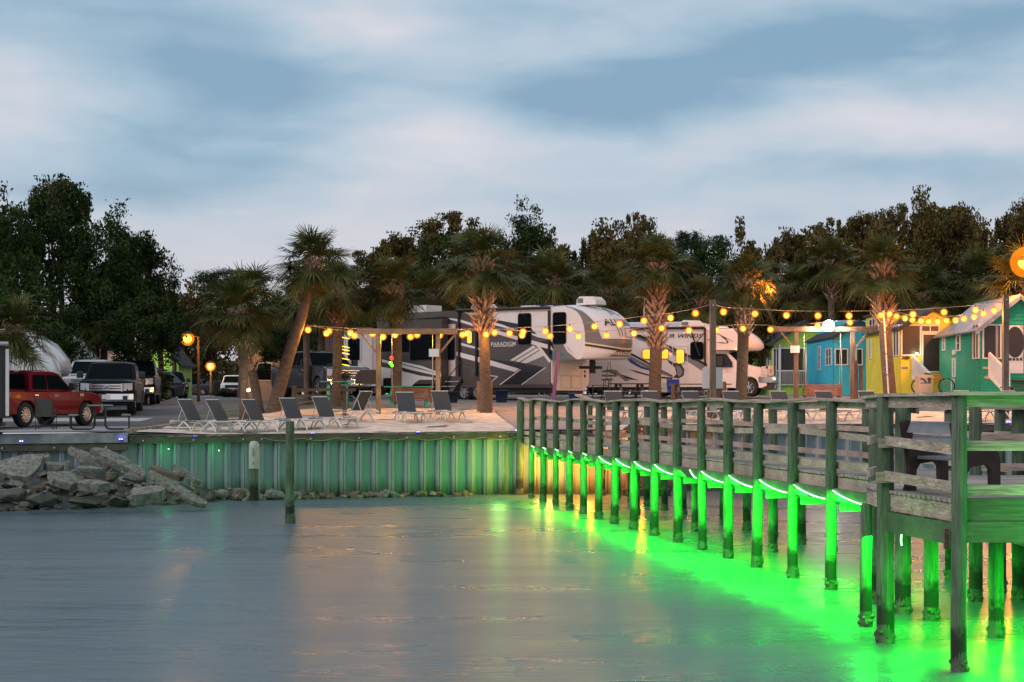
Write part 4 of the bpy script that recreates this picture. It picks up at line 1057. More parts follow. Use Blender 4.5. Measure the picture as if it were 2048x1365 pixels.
# grey crossover, rear towards the right
sg=[[(.95,1.02),(.35,1.48),(-.2,1.52),(-.24,1.02)],[(-.32,1.02),(-.3,1.52),(-1.05,1.5),(-1.2,1.04)],[(-1.3,1.06),(-1.2,1.46),(-1.75,1.36),(-1.5,1.06)]]
p=Vector((gx(283,99),99,3.0)); vehicle('parked_car','dark slate crossover seen from its side beside the parked pickups','car',p,hd(-.87,-.5),M_psuv,4.7,1.84,1.68,1.0,.98,.36,.9,2.7,(1.25,.4,-1.6,-2.2),sg,pickup=False,clear=.25,tyre_w=.22,spk=10,chromeb=False)
p=Vector((gx(340,112),112,3.08)); vehicle('parked_car','dark car with glinting chrome nose beyond the slate crossover','car',p,hd(.3,-.95),M_pblack,4.9,1.9,1.78,1.05,1.02,.38,.9,2.8,(1.2,.4,-1.7,-2.2),sg,pickup=False,clear=.28)
p=Vector((gx(467,150),150,3.32)); vehicle('parked_car','white boxy car far down the road beside the yellow lamp post','car',p,hd(.10,-.99),M_pwhite,4.8,1.98,1.83,1.12,1.1,.38,.9,2.9,(1.25,.55,-1.9,-2.2),sg,pickup=False,clear=.28,chromeb=False)
p=Vector((gx(375,158),158,3.4)); vehicle('parked_car','dark car with an orange tail glow behind the person in yellow','car',p,hd(-.9,-.3),M_psuv,4.5,1.8,1.5,.95,.9,.34,.9,2.6,(1.1,.3,-1.5,-2.0),sg,pickup=False,clear=.25,chromeb=False)
# grey pickup centre left
p=Vector((gx(640,73.8),73.8,gz(-8,74)+.03))
GM=vehicle('pickup_truck','silver grey heavy pickup with dark grille parked behind the leaning palm','pickup truck',p,hd(.50,-.87),M_pgrey,6.2,2.08,2.03,1.36,1.32,.43,.98,3.9,(1.3,.5,-1.25,-1.42),pg,clear=.45,tyre_w=.3)
MB().rbox(1.5,1.9,-.35,.35,1.40,1.45,.02).build('bonnet_scoop',M_dark,GM)

# ---------------------------------------------------------------- fifth wheel trailer (large, centre)
RZ=math.atan2(-.643,.766)
N0=Vector((2.83,68.5,2.93))
PL=Plane_(N0,RZ)
FW=T('fifth_wheel_trailer','huge black, grey and white fifth wheel trailer with angular stripes in the centre','trailer',N0,RZ)
M_rvw=mat('rv_white_gelcoat',(.74,.71,.71),.28,var=.02,scale=1,coat=.3)
M_rvg=mat('rv_dark_grey',(.075,.066,.062),.35,coat=.3)
M_rvm=mat('rv_mid_grey',(.16,.15,.145),.35,coat=.3)
M_rvb=mat('rv_black',(.014,.013,.014),.3,coat=.3)
Wd=2.5
xs=lambda a,b:PL.xz(a,b)
xl,_=xs(755,700); xlo,zlo=xs(1101,721); _,zov=xs(1101,721); 
ztop=3.88
xf0=xlo
def z3(x,y,off=0): return PL.xz(700+x/4.876,560+y/4.876,off)
def z4(x,y,off=0): return PL.xz(1000+x/4.876,560+y/4.876,off)
# main box (behind the overhang)
mb=MB(); prof=[(xl,.62),(xf0,.55),(xf0,1.72),(xf0,ztop-.05),(xf0-.1,ztop),(xl+.2,ztop),(xl,ztop-.2)]
mb.extrude(prof,Wd/2,(0,2),fn=lambda x,z,v:(x,v*Wd/2,z)); mb.build('body',M_rvg,FW)
# nose with overhang
def nosefn(x,z,v):  # v 0..1 across
    a=abs(v*2-1); k=0 if x<-1.2 else (x+1.2)/2.5
    xx=x-1.25*k**1.3*a**2.6
    zz=z-(.10*a**4 if z>ztop-.7 else 0)
    return (xx,v*Wd,zz)
ntop=ztop+.06
nprof=[(xf0+.01,1.72),(.9,1.70),(1.16,1.78),(1.24,2.0),(1.30,2.35),(1.27,2.75),(1.12,3.12),(.86,3.42),(.45,3.66),(-.1,3.82),(-.8,ntop),(xf0+.01,ntop)]
stn=[i/48 for i in range(49)]
mb=MB(); mb.extrude(nprof,Wd/2,stn,fn=nosefn,smooth=True); mb.build('nose_cap',M_rvw,FW,normals=True)
# side surface of the nose is at y~0 only for x<-1.2; decals follow nosefn
def noseP(x,z,off=.012):
    p=Vector(nosefn(x,z,0)); return p+Vector((0,-off,0))
cur=[(1.24,2.0),(1.30,2.35),(1.27,2.75),(1.12,3.12),(.86,3.42),(.45,3.66),(-.1,3.82),(-.8,ntop)]
def capP(s,v,off=.012):
    """s 0..1 up the front curve, v 0..1 across"""
    t=s*(len(cur)-1); i=min(len(cur)-2,int(t)); f=t-i
    def q(j): j=max(0,min(len(cur)-1,j)); return Vector((cur[j][0],cur[j][1]))
    a,b,c,d=q(i-1),q(i),q(i+1),q(i+2)
    P=.5*((2*b)+(c-a)*f+(2*a-5*b+4*c-d)*f*f+(3*b-a-3*c+d)*f**3)
    P=b.lerp(c,f)
    tn=(c-b).normalized(); nn=Vector((tn.y,-tn.x))
    p=Vector(nosefn(P.x,P.y,v)); 
    e=1e-3; p2=Vector(nosefn(P.x,P.y,min(1,v+e))); p1=Vector(nosefn(P.x,P.y,max(0,v-e))); tv=(p2-p1).normalized()
    pu=Vector(nosefn(P.x+tn.x*e,P.y+tn.y*e,v)); tu=(pu-p).normalized()
    n3=tv.cross(tu).normalized()
    if n3.x<0 and n3.y<.9: n3=-n3 if n3.dot(Vector((1,0,.2)))<0 else n3
    return p+n3*off
def band(name,s0v,s1v,m,off,nv=28,parent=FW,v0=.012,v1=.988,ns=4):
    mb=MB(); vs=[]
    for i in range(nv+1):
        v=lerp(v0,v1,i/nv); a=s0v(v); b=s1v(v)
        for j in range(ns+1): vs.append(capP(lerp(a,b,j/ns),v,off))
    mb.add(vs,[(i*(ns+1)+j,(i+1)*(ns+1)+j,(i+1)*(ns+1)+j+1,i*(ns+1)+j+1) for i in range(nv) for j in range(ns)],True)
    return mb.build(name,m,parent,normals=False)
ed=lambda v:abs(v*2-1)
band('grey_band',lambda v:.06+.10*ed(v)**2,lambda v:min(1,.20+.80*max(0,(ed(v)-.74)/.20)**1.1) if ed(v)>.74 else .20,M_rvm,.016,nv=96,v0=1/96,v1=95/96,ns=14)
band('pinstripe',lambda v:.0+.10*ed(v)**2,lambda v:.035+.10*ed(v)**2,M_rvb,.022,nv=96,v0=1/96,v1=95/96)
# lettering on the cap
def cap_text(txt,size,s,v,nm,m=M_rvg,sx=1.0,shear=0):
    def f(a,b,c): return capP(s+b/ (2.35)*1.0, v+a/Wd,.03)
    text_mb(txt,size,f,shear,sx,bold=.006).build(nm,m,FW)
cap_text('ALLIANCE',.40,.45,.47,'alliance_lettering',M_rvb,.80)
def logo(lines,s,v,w,nm):
    mb=MB()
    for (a,b,c,d) in lines:
        n=6; pts=[capP(s+lerp(b,d,i/n)/2.35,v+lerp(a,c,i/n)/Wd,.02) for i in range(n+1)]
        mb.tube(pts,w,5)
    mb.build(nm,M_rvg,FW)
logo([(-.22,.22,.0,.72),(.0,.72,.24,.22),(.0,.72,.0,.30)],.50,.46,.012,'triangle_emblem')
logo([(-.45,-.3,-.38,-.62),(-.3,-.3,-.25,-.62),(-.1,-.62,-.05,-.34),(-.05,-.34,.3,-.34),(.3,-.34,.32,-.5),(.32,-.5,.55,-.45),(-.1,-.62,.5,-.66),(.5,-.66,.6,-.4)],.50,.50,.012,'line_emblem')
# lower name plate on the overhang lip
def lipP(a,b,off=.02):
    v=.46+a/Wd; x,z=1.2,1.93+b
    x=lerp(1.16,1.24,(z-1.78)/.22); p=Vector(nosefn(x,z,v)); return p+Vector((off,0,0))
mb=MB(); w=.62; N_=16; vs=[]
for i in range(N_+1):
    a=lerp(-w,w,i/N_); top=.14 if a>-.35 else lerp(-.13,.14,(a+w)/(w-.35)); vs+= [lipP(a,-.13,.012),lipP(a,top,.012)]
mb.add(vs,[(2*i,2*i+2,2*i+3,2*i+1) for i in range(N_)]); mb.build('name_plate',M_rvm,FW,normals=False)
text_mb('PARADIGM',.17,lambda a,b,c:lipP(a,b-.01,.022),.2,1.25,.004).build('plate_lettering',M_white,FW)
# side decals
def dec(name,pts,m,layer=1,zf=z3,parent=FW,t=.004,off=0.0,pl=None):
    q=[zf(x,y,off) for x,y in pts]; y=-.004*layer-off
    mb=MB(); n=len(q)
    P=[(a,y,b) for a,b in q]
    mb.prism(P,(0,.002,0)); return mb.build(name,m,parent)
dec('white_panel',[(1095,322),(1940,281),(1973,300),(1973,590),(1830,560),(1400,385)],M_rvw,1)
dec('black_wedge',[(1330,372),(1640,430),(1770,480),(1825,530),(1640,500)],M_rvb,2)
dec('stripe',[(900,365),(1080,388),(1245,440),(1250,468),(1080,415)],M_rvw,1)
dec('stripe',[(1335,462),(1640,555),(1960,640),(1985,690),(1640,590),(1335,500)],M_rvw,2)
dec('stripe',[(1340,398),(1640,478),(1700,500),(1640,500),(1340,425)],M_rvw,2)
dec('stripe',[(1085,615),(1265,665),(1265,685),(1085,640)],M_rvw,1)
dec('diagonal_panel',[(1560,785),(1790,640),(1905,735),(1720,815)],M_rvw,1)
for k in (0,1): dec('diagonal_line',[(1600+k*50,790+k*14),(1820+k*26,655+k*28),(1826+k*26,660+k*28),(1608+k*50,794+k*14)],M_rvb,2)
dec('black_side_panel',[(1830,610),(1930,590),(1980,620),(1990,740),(1960,790)],M_rvb,1)
dec('upright_stripe',[(1775,590),(1832,618),(1962,790),(1945,812)],M_rvw,3)
dec('grey_panel',[(1725,812),(1885,738),(1948,812),(1948,1020),(1690,1020),(1905,860)],M_rvm,1)
dec('black_arrow',[(1040,690),(1340,765),(1905,855),(1680,1020),(1470,1020),(1660,875),(1040,715)],M_rvb,3)
dec('arrow_stripe',[(1042,700),(1340,775),(1650,868),(1612,900),(1100,762),(1042,740)],M_rvw,4)
dec('thin_line',[(1905,852),(1912,858),(1680,1026),(1672,1020)],M_rvw,5)
dec('thin_line',[(1660,872),(1668,878),(1470,1026),(1462,1020)],M_rvw,5)
dec('thin_line',[(1300,920),(1440,940),(1445,948),(1390,990),(1384,986),(1430,948),(1300,926)],M_rvw,5)
dec('grey_panel',[(1950,600),(2060,600),(2120,700),(2215,780),(1955,780)],M_rvm,1)
dec('stripe',[(1975,290),(2055,300),(2115,360),(2110,640),(2200,760),(2240,780),(2080,620),(1975,400)],M_rvw,2)
text_mb('PARADIGM',.23,lambda a,b,c:(z3(1500,628)[0]+a,-.03,z3(1500,628)[1]+b),0,1.2,.003).build('side_lettering',M_white,FW)
dec('underline',[(1400,648),(1600,644),(1600,649),(1400,653)],M_white,4)
def win(name,x0,x1,y0,y1,m=M_glass,zf=z3,off=0.0,r=.09,parent=FW,frame=M_rvb,layer=.03):
    a,b=zf(x0,y1,off); c,d=zf(x1,y0,off)
    if a>c:a,c=c,a
    f=MB(); f.rbox(a-.03,c+.03,-off-layer-.0,-off+.002,b-.03,d+.03,r+.03); fo=f.build(name,frame,parent)
    g=MB(); g.rbox(a,c,-off-layer-.008,-off-layer+.002,b,d,r); g.build('pane',m,fo); return fo
win('window',1645,1765,330,630); win('window',1985,2105,320,625)
M_lit=mat('lit_window',(1,.6,.15),.4,emit=(1,.42,.03),estr=1.25)
win('lit_window',1148,1192,500,620,M_lit)
# slide-out with lighter lower stripes
OFF=.45
sx0,_=z3(262,600,OFF); sx1,_=z3(892,600,OFF); 
mb=MB(); mb.bb(sx0,sx1,-OFF,.05,.75,3.55); mb.build('slide_out',M_rvg,FW)
mb=MB(); mb.bb(sx0-.03,sx1+.03,-OFF-.04,.05,3.552,3.60); mb.build('slide_trim',M_rvb,FW)
D=lambda n,p,m,l=1: dec(n,p,m,l,off=OFF)
D('stripe',[(312,775),(600,850),(888,925),(888,945),(600,880),(312,800)],M_rvw)
D('stripe',[(512,800),(700,840),(888,910),(888,925),(700,865),(512,820)],M_rvw,2)
D('lower_panel',[(305,850),(510,880),(720,940),(832,955),(832,975),(680,975),(640,1000),(600,1037),(305,1035)],M_rvw)
D('black_wedge',[(512,872),(690,930),(715,942),(512,890)],M_rvb,2)
win('window',592,884,525,782,off=OFF); win('window',500,582,480,705,off=OFF); win('window',305,410,470,700,off=OFF)
win('hatch',332,428,965,1030,M_rvb,off=OFF,r=.03)
for x in (z3(560,1030,OFF)[0],): pass
# entry door (open, pink light painted into its colour) beside the slide-out
dec('door',[(893,432),(1030,432),(1030,940),(893,940)],mat('rv_door',(.62,.50,.46),.4),3)
win('door_window',918,1022,535,778,r=.08)
dec('door_sticker',[(896,797),(945,797),(945,808),(896,808)],mat('sticker_blue',(.05,.06,.3),.4),4)
# wheels, skirt, landing gear
for px,py in ((1000,1120),(1240,1130),(1110,1130)):
    x,_=z3(px,py); wheel(FW,x,.16,.40,.26,M_steel,8,-1)
x0=z3(640,1000)[0]
mb=MB(); mb.bb(xl+.3,xf0-.05,.25,Wd-.25,.35,.66); mb.build('chassis',M_dark,FW)
# awning arms + roll + rail
mb=MB(); a,za=z3(1055,300); b,zb_=z3(1955,262); mb.tube([(a,-.12,za),(b,-.12,ztop-.06)],.06,10); mb.build('awning_roll',M_black,FW)
for px in (1070,1240,1950): 
    x=z3(px,600)[0]; z1=z3(px,300 if px!=1240 else 470)[1]; MB().bb(x-.045,x+.045,-.09,-.02,z3(px,940 if px<1900 else 730)[1],z1).build('awning_arm',M_black,FW)
# roof items
def acunit(parent,x,y,z,m=M_white,L_=.95):
    mb=MB(); mb.extrude([(x-.5,z),(x-.48,z+.24),(x-.38,z+.32),(x+.30,z+.30),(x+.48,z+.14),(x+.5,z)],.35,(-1,-.85,0,.85,1),fn=lambda X,Z,v:(X,y+v*.34,Z-.03*(abs(v)>.9))); o=mb.build('air_conditioner',m,parent)
    g=MB(); 
    for k in range(6): g.bb(x-.44+k*.05,x-.41+k*.05,y-.35,y-.338,z+.05,z+.24)
    g.build('vent_grille',M_dark,o)
acx=z4(655,200)[0]; acunit(FW,acx+.5,.95,ztop+.07); acunit(FW,z3(1170,240)[0]-.2,1.2,ztop+.0)
for px in (1590,1700): 
    x=z3(px,260)[0]; MB().rbox(x-.35,x+.35,.9,1.5,ztop+.0,ztop+.14,.05).build('roof_vent',M_white,FW)
MB().bb(z3(1720,250)[0],z3(1950,250)[0],.6,.9,ztop+.1,ztop+.14).build('roof_ladder',M_black,FW)
MB().bb(xl+.8,xl+2.4,.6,1.6,ztop,ztop+.35).build('roof_box',M_white,FW)
# front lower compartment face with doors
dec_=MB(); 
def FF(y,z,x=.006): return (xf0+x,y,z)
fb=MB(); fb.prism([FF(0.02,.75),FF(.35,.45),FF(2.15,.45),FF(2.48,.75),FF(2.48,1.72),FF(.02,1.72)],(.06,0,0)); fo=fb.build('front_panel',M_rvw,FW)
for (y0,y1,z0,z1) in ((.6,1.25,.55,1.05),(1.3,1.95,.55,1.05),(.5,2.0,1.08,1.6)):
    m=MB(); e=.012
    for (a,b,c,d) in ((y0,y1,z0,z0+e),(y0,y1,z1-e,z1),(y0,y0+e,z0,z1),(y1-e,y1,z0,z1)): m.bb(xf0+.066,xf0+.072,a,b,c,d)
    m.build('hatch_outline',M_rvm,fo)
MB().bb(xf0+.066,xf0+.08,2.15,2.25,1.2,1.3).build('socket',M_black,fo); MB().bb(xf0+.066,xf0+.08,2.15,2.25,1.0,1.12).build('socket',M_black,fo)
# hitch
h=MB(); h.bar((xf0+1.2,1.25,1.70),(xf0+1.2,1.25,1.15),.18,.18,up=(1,0,0)); h.bar((xf0+.6,1.25,1.4),(xf0+1.6,1.25,1.38),.25,.12); h.build('hitch_pin_box',M_black,FW)
for y in (.35,2.15): MB().bb(xf0-.2,xf0-.08,y-.05,y+.05,0,.6).build('landing_leg',M_steel,FW)
# steps and rail at the door
sx=z3(960,1000)[0]+1.0
stp=T('entry_steps','black folding steps with handrail at the door of the big trailer','steps',N0+PL.h*(sx)+PL.n*.75,RZ)
m=MB(); 
for i in range(4): m.bb(-.38,.38,-.15+i*-.22,.07-i*.22,.82-i*.21,.86-i*.21)
m.build('tread',M_steel,stp)
m=MB()
for x in (-.4,.4): m.bar((x,.1,.9),(x,-.85,.05),.04,.16); m.bar((x,.05,.85),(x,.05,1.75),.03,.03); m.bar((x,.05,1.75),(x,-.85,.95),.03,.03); m.bar((x,-.85,.95),(x,-.85,.05),.03,.03)
m.build('handrail',M_black,stp)
# ---------------------------------------------------------------- class C motorhome
RZ2=math.atan2(-.22,.975)
N2=Vector((10.05,72.6,3.13))
PL2=Plane_(N2,RZ2)
z5=lambda x,y,off=0: PL2.xz(1340+x/5.69,560+y/5.69,off)
z7=lambda x,y,off=0: PL2.xz(1180+x/6.827,640+y/6.827,off)
MH=T('motorhome','white cab over motorhome with swooping grey stripes and lit yellow windows','motorhome',N2,RZ2)
W2=2.4
xc,_=z5(455,800); zt=z5(400,575)[1]; zo=z5(700,800)[1]
xr_=xc-5.6
mb=MB(); mb.extrude([(xr_,.5),(xr_+.3,.42),(-3.9-.55,.42)]+[(xc,.42),(xc,zt),(xc-.1,zt+.06),(xr_+.15,zt+.06),(xr_,zt-.1)],W2/2,(0,.04,1.96,2),fn=lambda x,z,v:(x,v*W2/2,z+(.05 if z>zt-.01 and .03<v<1.97 else 0)))
mb.build('coach_body',M_rvw,MH)
q=[z5(*p) for p in ((740,545),(850,560),(930,605),(1000,660),(1042,715),(1046,765),(1010,792))]
tp=[(xc-.02,zo+.0),(xc-.02,zt+.06),(z5(540,540)[0],zt+.08)]+q+[(z5(940,800)[0],zo)]
mb=MB(); 
def f2(x,z,v):
    a=abs(v*2-1); k=max(0,(x-xc-.6)/(2.0)); return (x-.75*k**1.3*a**2.4,v*W2,z-.08*a**6*(z>zt-.5))
mb.extrude(tp,1,[0,.02,.06,.12,.25,.5,.75,.88,.94,.98,1],fn=f2,smooth=True); mb.build('cab_over_bunk',M_rvw,MH)
# roof curved cap
mb=MB(); mb.extrude([(xr_+.1,zt+.05),(xr_+.1,zt+.32),(xr_+.4,zt+.40),(z5(300,430)[0],zt+.40),(xc+.15,zt+.22),(xc+.4,zt+.05)],1,(0.12,.2,.8,.9),fn=lambda x,z,v:(x,v*W2,z-(.08 if (v<.15 or v>.85) and z>zt+.1 else 0))); mb.build('roof_shell',mat('rv_roof',(.5,.53,.58),.45),MH)
acunit(MH,z5(250,490)[0],.30,zt+.12); MB().rbox(z5(380,500)[0],z5(455,500)[0],.15,.8,zt+.06,zt+.22,.04).build('roof_vent',M_white,MH)
MB().rbox(z5(540,500)[0],z5(640,500)[0],.5,1.1,zt+.1,zt+.18,.03).build('sky_light',M_white,MH)
# cab (inset)
ci=.17
zc=lambda x,y: PL2.xz(1340+x/5.69,560+y/5.69,-ci)
wr=.40; az=.36
P_=[(xc-.05,.45),(-wr*1.25,.40)]+arch(0,wr*1.25,.40)+[(wr*1.25,.40),(zc(1090,1200)[0],.42),(zc(1150,1150)[0],.50),(zc(1158,1030)[0]+.02,zc(0,1030)[1]),(zc(1060,1000)[0],zc(0,1003)[1]),(zc(870,965)[0],zc(0,962)[1]),(zc(655,812)[0],zo),(xc-.05,zo)]
Wc=W2-2*ci; xfr=P_[-5][0]
def f3(x,z,v):
    a=abs(v*2-1); k=max(0,(x-.3)/(xfr-.3)); y=v*Wc+ci
    inset=.0
    if z>1.35: s=(z-1.35)/(zo-1.35); y=ci+Wc/2+(y-ci-Wc/2)*(1-.10*s)
    return (x-.22*k*a**3,y,z-.03*a**4)
mb=MB(); mb.extrude(P_,1,(0,.03,.1,.5,.9,.97,1),fn=f3); mb.build('cab',M_rvw,MH)
def cabpt(x,z,o=.006): 
    p=Vector(f3(x,z,0)); p.y-=o+.0; return p
def cabdec(nm,pts,m,o=.006):
    P=[cabpt(*zc(*p),o) for p in pts]; MB().prism(P,(0,-.012,0)).build(nm,m,MH)
cabdec('cab_window',[(520,835),(640,835),(712,935),(712,985),(520,985)],M_glassb)
cabdec('windscreen_side',[(665,820),(720,820),(845,950),(845,962),(800,955)],M_glass,.002)
# windscreen across the front
a=zc(672,820); b=zc(868,955); 
m=MB()
def wsP(x,z,v): p=Vector(f3(x,z,v)); return p+Vector((.02,0,.02))
vs=[]
for i in range(9):
    v=lerp(.07,.93,i/8); vs+= [wsP(a[0],a[1]-.03,v),wsP(b[0],b[1]+.03,v)]
m.add(vs,[(2*i,2*i+1,2*i+3,2*i+2) for i in range(8)],True); m.build('windscreen',M_glass,MH,normals=False)
# grille, headlights, bumper
g=MB(); 
for i in range(1): g.bb(xfr-.05,xfr+.03,ci+.38,ci+Wc-.38,.92,1.32)
go=g.build('grille',mat('grille_green_grey',(.09,.16,.15),.35,metal=.4),MH)
g=MB(); 
for z in (1.0,1.12,1.24): g.bb(xfr+.03,xfr+.05,ci+.42,ci+Wc-.42,z-.02,z+.02)
g.build('grille_bars',M_black,go)
for y0,y1 in ((ci+.03,ci+.36),(ci+Wc-.36,ci+Wc-.03)):
    m=MB(); ee=-.16 if y0<1 else 0; e2=-.16 if y0>1 else 0
    m.prism([(xfr+ee,y0,.90),(xfr+e2,y1,.90),(xfr+e2-.02,y1,1.33),(xfr+ee-.02,y0,1.33)],(.045,0,0)); ho=m.build('headlight',M_lens,MH)
    MB().bb(xfr+min(ee,e2)*.5+.02,xfr+min(ee,e2)*.5+.06,y0+.05,y0+.13,1.05,1.18).build('indicator',mat('amber',(.8,.2,.02),.3),ho)
hl_=MB(); hl_.prism([cabpt(xfr-.38,.95,.01),cabpt(xfr-.06,.92,.01),cabpt(xfr-.06,1.33,.01),cabpt(xfr-.34,1.31,.01)],(0,-.015,0)); hl_.build('headlight',M_lens,MH)
m=MB(); m.extrude([(xfr-.45,.62),(xfr+.10,.60),(xfr+.14,.72),(xfr+.12,.84),(xfr-.45,.86)],1,(0,.1,.9,1),fn=lambda x,z,v:(x-(.12 if v in(0,1) else 0),ci-.03+v*(Wc+.06),z)); m.build('front_bumper',M_chrome,MH)
m=MB(); m.bb(xfr-.4,xfr+.06,ci+.05,ci+Wc-.05,.30,.6); m.build('valance',M_dark,MH)
MB().bb(xfr+.07,xfr+.08,ci+.7,ci+1.0,.36,.5).build('licence_plate',M_white,MH)
wheel(MH,0,ci+.13,wr,.24,M_chrome,8,-1); wheel(MH,0,W2-ci-.13,wr,.24,M_chrome,8,1)
xrw,_=z7(1190,740); wheel(MH,-3.9,.16,wr,.26,M_chrome,8,-1); wheel(MH,-3.9,W2-.16,wr,.26,M_chrome,8,1)
MB().bb(xr_+.5,xc,.3,W2-.3,.3,.6).build('chassis',M_dark,MH)
mm=MB(); cx_,cz_=zc(575,925); mm.rbox(cx_-.12,cx_+.12,ci-.32,ci-.2,cz_-.2,cz_+.2,.04); mm.build('wing_mirror',M_dark,MH)
# side graphics
M_blueS=mat('rv_blue_stripe',(.03,.05,.22),.35); M_gs=mat('rv_grey_stripe',(.19,.20,.22),.35)
d7=lambda n,p,m,l=1: dec(n,p,m,l,zf=z7,parent=MH)
d5=lambda n,p,m,l=1: dec(n,p,m,l,zf=z5,parent=MH)
d7('black_stripe',[(540,195),(690,205),(870,290),(870,330),(700,260)],M_rvb)
d7('grey_stripe',[(540,195),(700,255),(870,340),(1130,400),(1130,430),(870,352),(640,262)],M_gs,2)
d7('blue_stripe',[(610,250),(870,335),(1130,425),(1180,440),(1130,440),(870,352)],M_blueS,3)
d7('black_stripe',[(1000,320),(1130,372),(1600,600),(1600,640),(1130,420)],M_rvb)
d7('grey_stripe',[(1000,355),(1140,430),(1370,520),(1560,620),(1560,720),(1380,600),(1140,480)],M_gs,2)
d7('black_swoosh',[(1050,540),(1160,590),(1240,600),(1290,680),(1280,760),(1220,800),(1130,795),(1180,740),(1160,650),(1080,590)],M_rvb,2)
d7('grey_swoosh',[(1170,620),(1230,640),(1265,700),(1255,750),(1215,780),(1190,740),(1185,680)],M_gs,3)
d7('black_stripe',[(530,438),(600,470),(760,560),(890,640),(1130,760),(1130,775),(890,665),(760,590),(530,470)],M_rvb)
d7('grey_stripe',[(520,475),(620,530),(760,600),(1130,775),(1200,800),(1120,790),(860,700),(760,650),(520,520)],M_gs,2)
d7('blue_stripe',[(510,525),(560,540),(700,630),(860,690),(1000,740),(860,705),(700,665),(560,590),(510,540)],M_blueS,3)
d7('black_stripe',[(520,672),(640,700),(870,765),(1130,790),(1130,815),(970,800),(870,785),(640,725)],M_rvb)
d7('black_stripe',[(190,690),(290,680),(400,735),(560,790),(680,828),(540,815),(400,770)],M_rvb)
d7('grey_stripe',[(280,680),(360,685),(450,770),(540,830),(480,840),(400,770)],M_gs,2)
d7('lower_rail',[(980,860),(1120,860),(1120,990),(980,990)],mat('rv_pale_blue',(.5,.56,.6),.4),1)
# sweep near the cab
d5('black_stripe',[(400,670),(440,690),(520,700),(520,690),(440,680)],M_rvb,1)
a=[(555,600),(640,640),(680,690),(670,720),(600,725),(520,712),(600,712),(640,705),(655,690),(640,665),(600,640)]
def bunkdec(nm,pts,m,o=.01):
    P=[Vector(f2(*z5(*p),0))+Vector((0,-o,0)) for p in pts]; MB().prism(P,(0,-.004,0)).build(nm,m,MH)
bunkdec('swoosh_outline',a,M_rvb)
bunkdec('blue_stripe',[(440,565),(560,605),(760,685),(760,680),(560,598),(440,558)],M_blueS,.014)
text_mb('FOUR WINDS',.26,lambda A,B,c:(z7(1200,225)[0]+A,-.02,z7(1200,225)[1]+B),.35,1.25,.003).build('side_lettering',M_rvb,MH)
text_mb('WINDS',.16,lambda A,B,c:Vector(f2(z5(900,660)[0]+A,z5(900,660)[1]+B,0))+Vector((0,-.03,0)),.2,1.0,.003).build('bunk_lettering',M_rvm,MH)
# windows
def w7(name,x0,x1,y0,y1,m,r=.08): return win(name,x0,x1,y0,y1,m,zf=z7,r=r,parent=MH)
M_lit2=mat('lit_window_bright',(1,.6,.12),.4,emit=(1,.46,.008),estr=1.1)
w7('lit_window',720,1070,405,532,M_lit2); w7('dark_window',1378,1545,308,540,M_glass,.1)
# door with lit window
dz=MB(); x0,z0=z7(1128,870); x1,z1=z7(1335,350)
e=.02
dm=MB()
for (a_,b_,c_,d_) in ((x0,x0+e,z0,z1),(x1-e,x1,z0,z1),(x0,x1,z1-e,z1)): dm.bb(a_,b_,-.03,-.0,c_,d_)
do=dm.build('door_frame',M_white,MH); w7('lit_window',1182,1284,405,595,M_lit2)
# awning
ax0=z7(540,120)[0]; ax1=z7(1570,120)[0]; zaw=z7(0,125)[1]
MB().tube([(ax0-1.3,-.10,zaw),(ax1,-.10,zaw)],.055,10).build('awning_roll',M_black,MH)
x=z7(1572,600)[0]; MB().bb(x-.04,x+.04,-.09,-.02,z7(0,640)[1],zaw).build('awning_arm',M_black,MH)
MB().bar((z7(1385,180)[0],-.12,z7(0,180)[1]),(z7(1500,500)[0],-.12,z7(0,500)[1]),.03,.06).bar((x,-.12,z7(0,190)[1]),(z7(1450,330)[0],-.12,z7(0,330)[1]),.02,.03).build('awning_brace',M_black,MH)

# ---------------------------------------------------------------- trailers at the left edge
def loft_trailer(name,label,px,Y,rz,L,zb,zt_,nose,stripes,col,base=M_rvw,W_=2.5):
    X=gx(px,Y); g=gz(X,Y); t=T(name,label,'trailer',(X,Y,g),rz)
    prof=[(-L,.7),(-L,zt_-.1),(-L+.1,zt_)]+nose+[( -1.4,.6)]
    def f(x,z,v):
        a=abs(v*2-1); k=max(0,(x+1.3)/2.0); return (x-.22*k*a**2.4,v*W_,z)
    MB().extrude(prof,1,[0,.04,.12,.3,.5,.7,.88,.96,1],fn=f,smooth=True).build('body',base,t)
    for i,(pts,m) in enumerate(stripes):
        P=[Vector(f(x,z,0))+Vector((0,-.012-.004*i,0)) for x,z in pts]; MB().prism(P,(0,-.003,0)).build('stripe',m,t)
    MB().bb(-L+.3,-1.6,.3,W_-.3,.35,.7).build('chassis',M_dark,t)
    for x in (-L*.6,-L*.6+.95): wheel(t,x,.16,.38,.25,M_steel,6,-1)
    return t,f
M_rvbr=mat('rv_brown',(.13,.09,.075),.4,coat=.2); M_tan=mat('rv_tan',(.36,.25,.19),.5)
nose1=[(-1.6,3.75),(-.9,3.6),(-.2,3.2),(.35,2.6),(.62,1.95),(.65,1.7),(.5,1.5),(-1.35,1.45)]
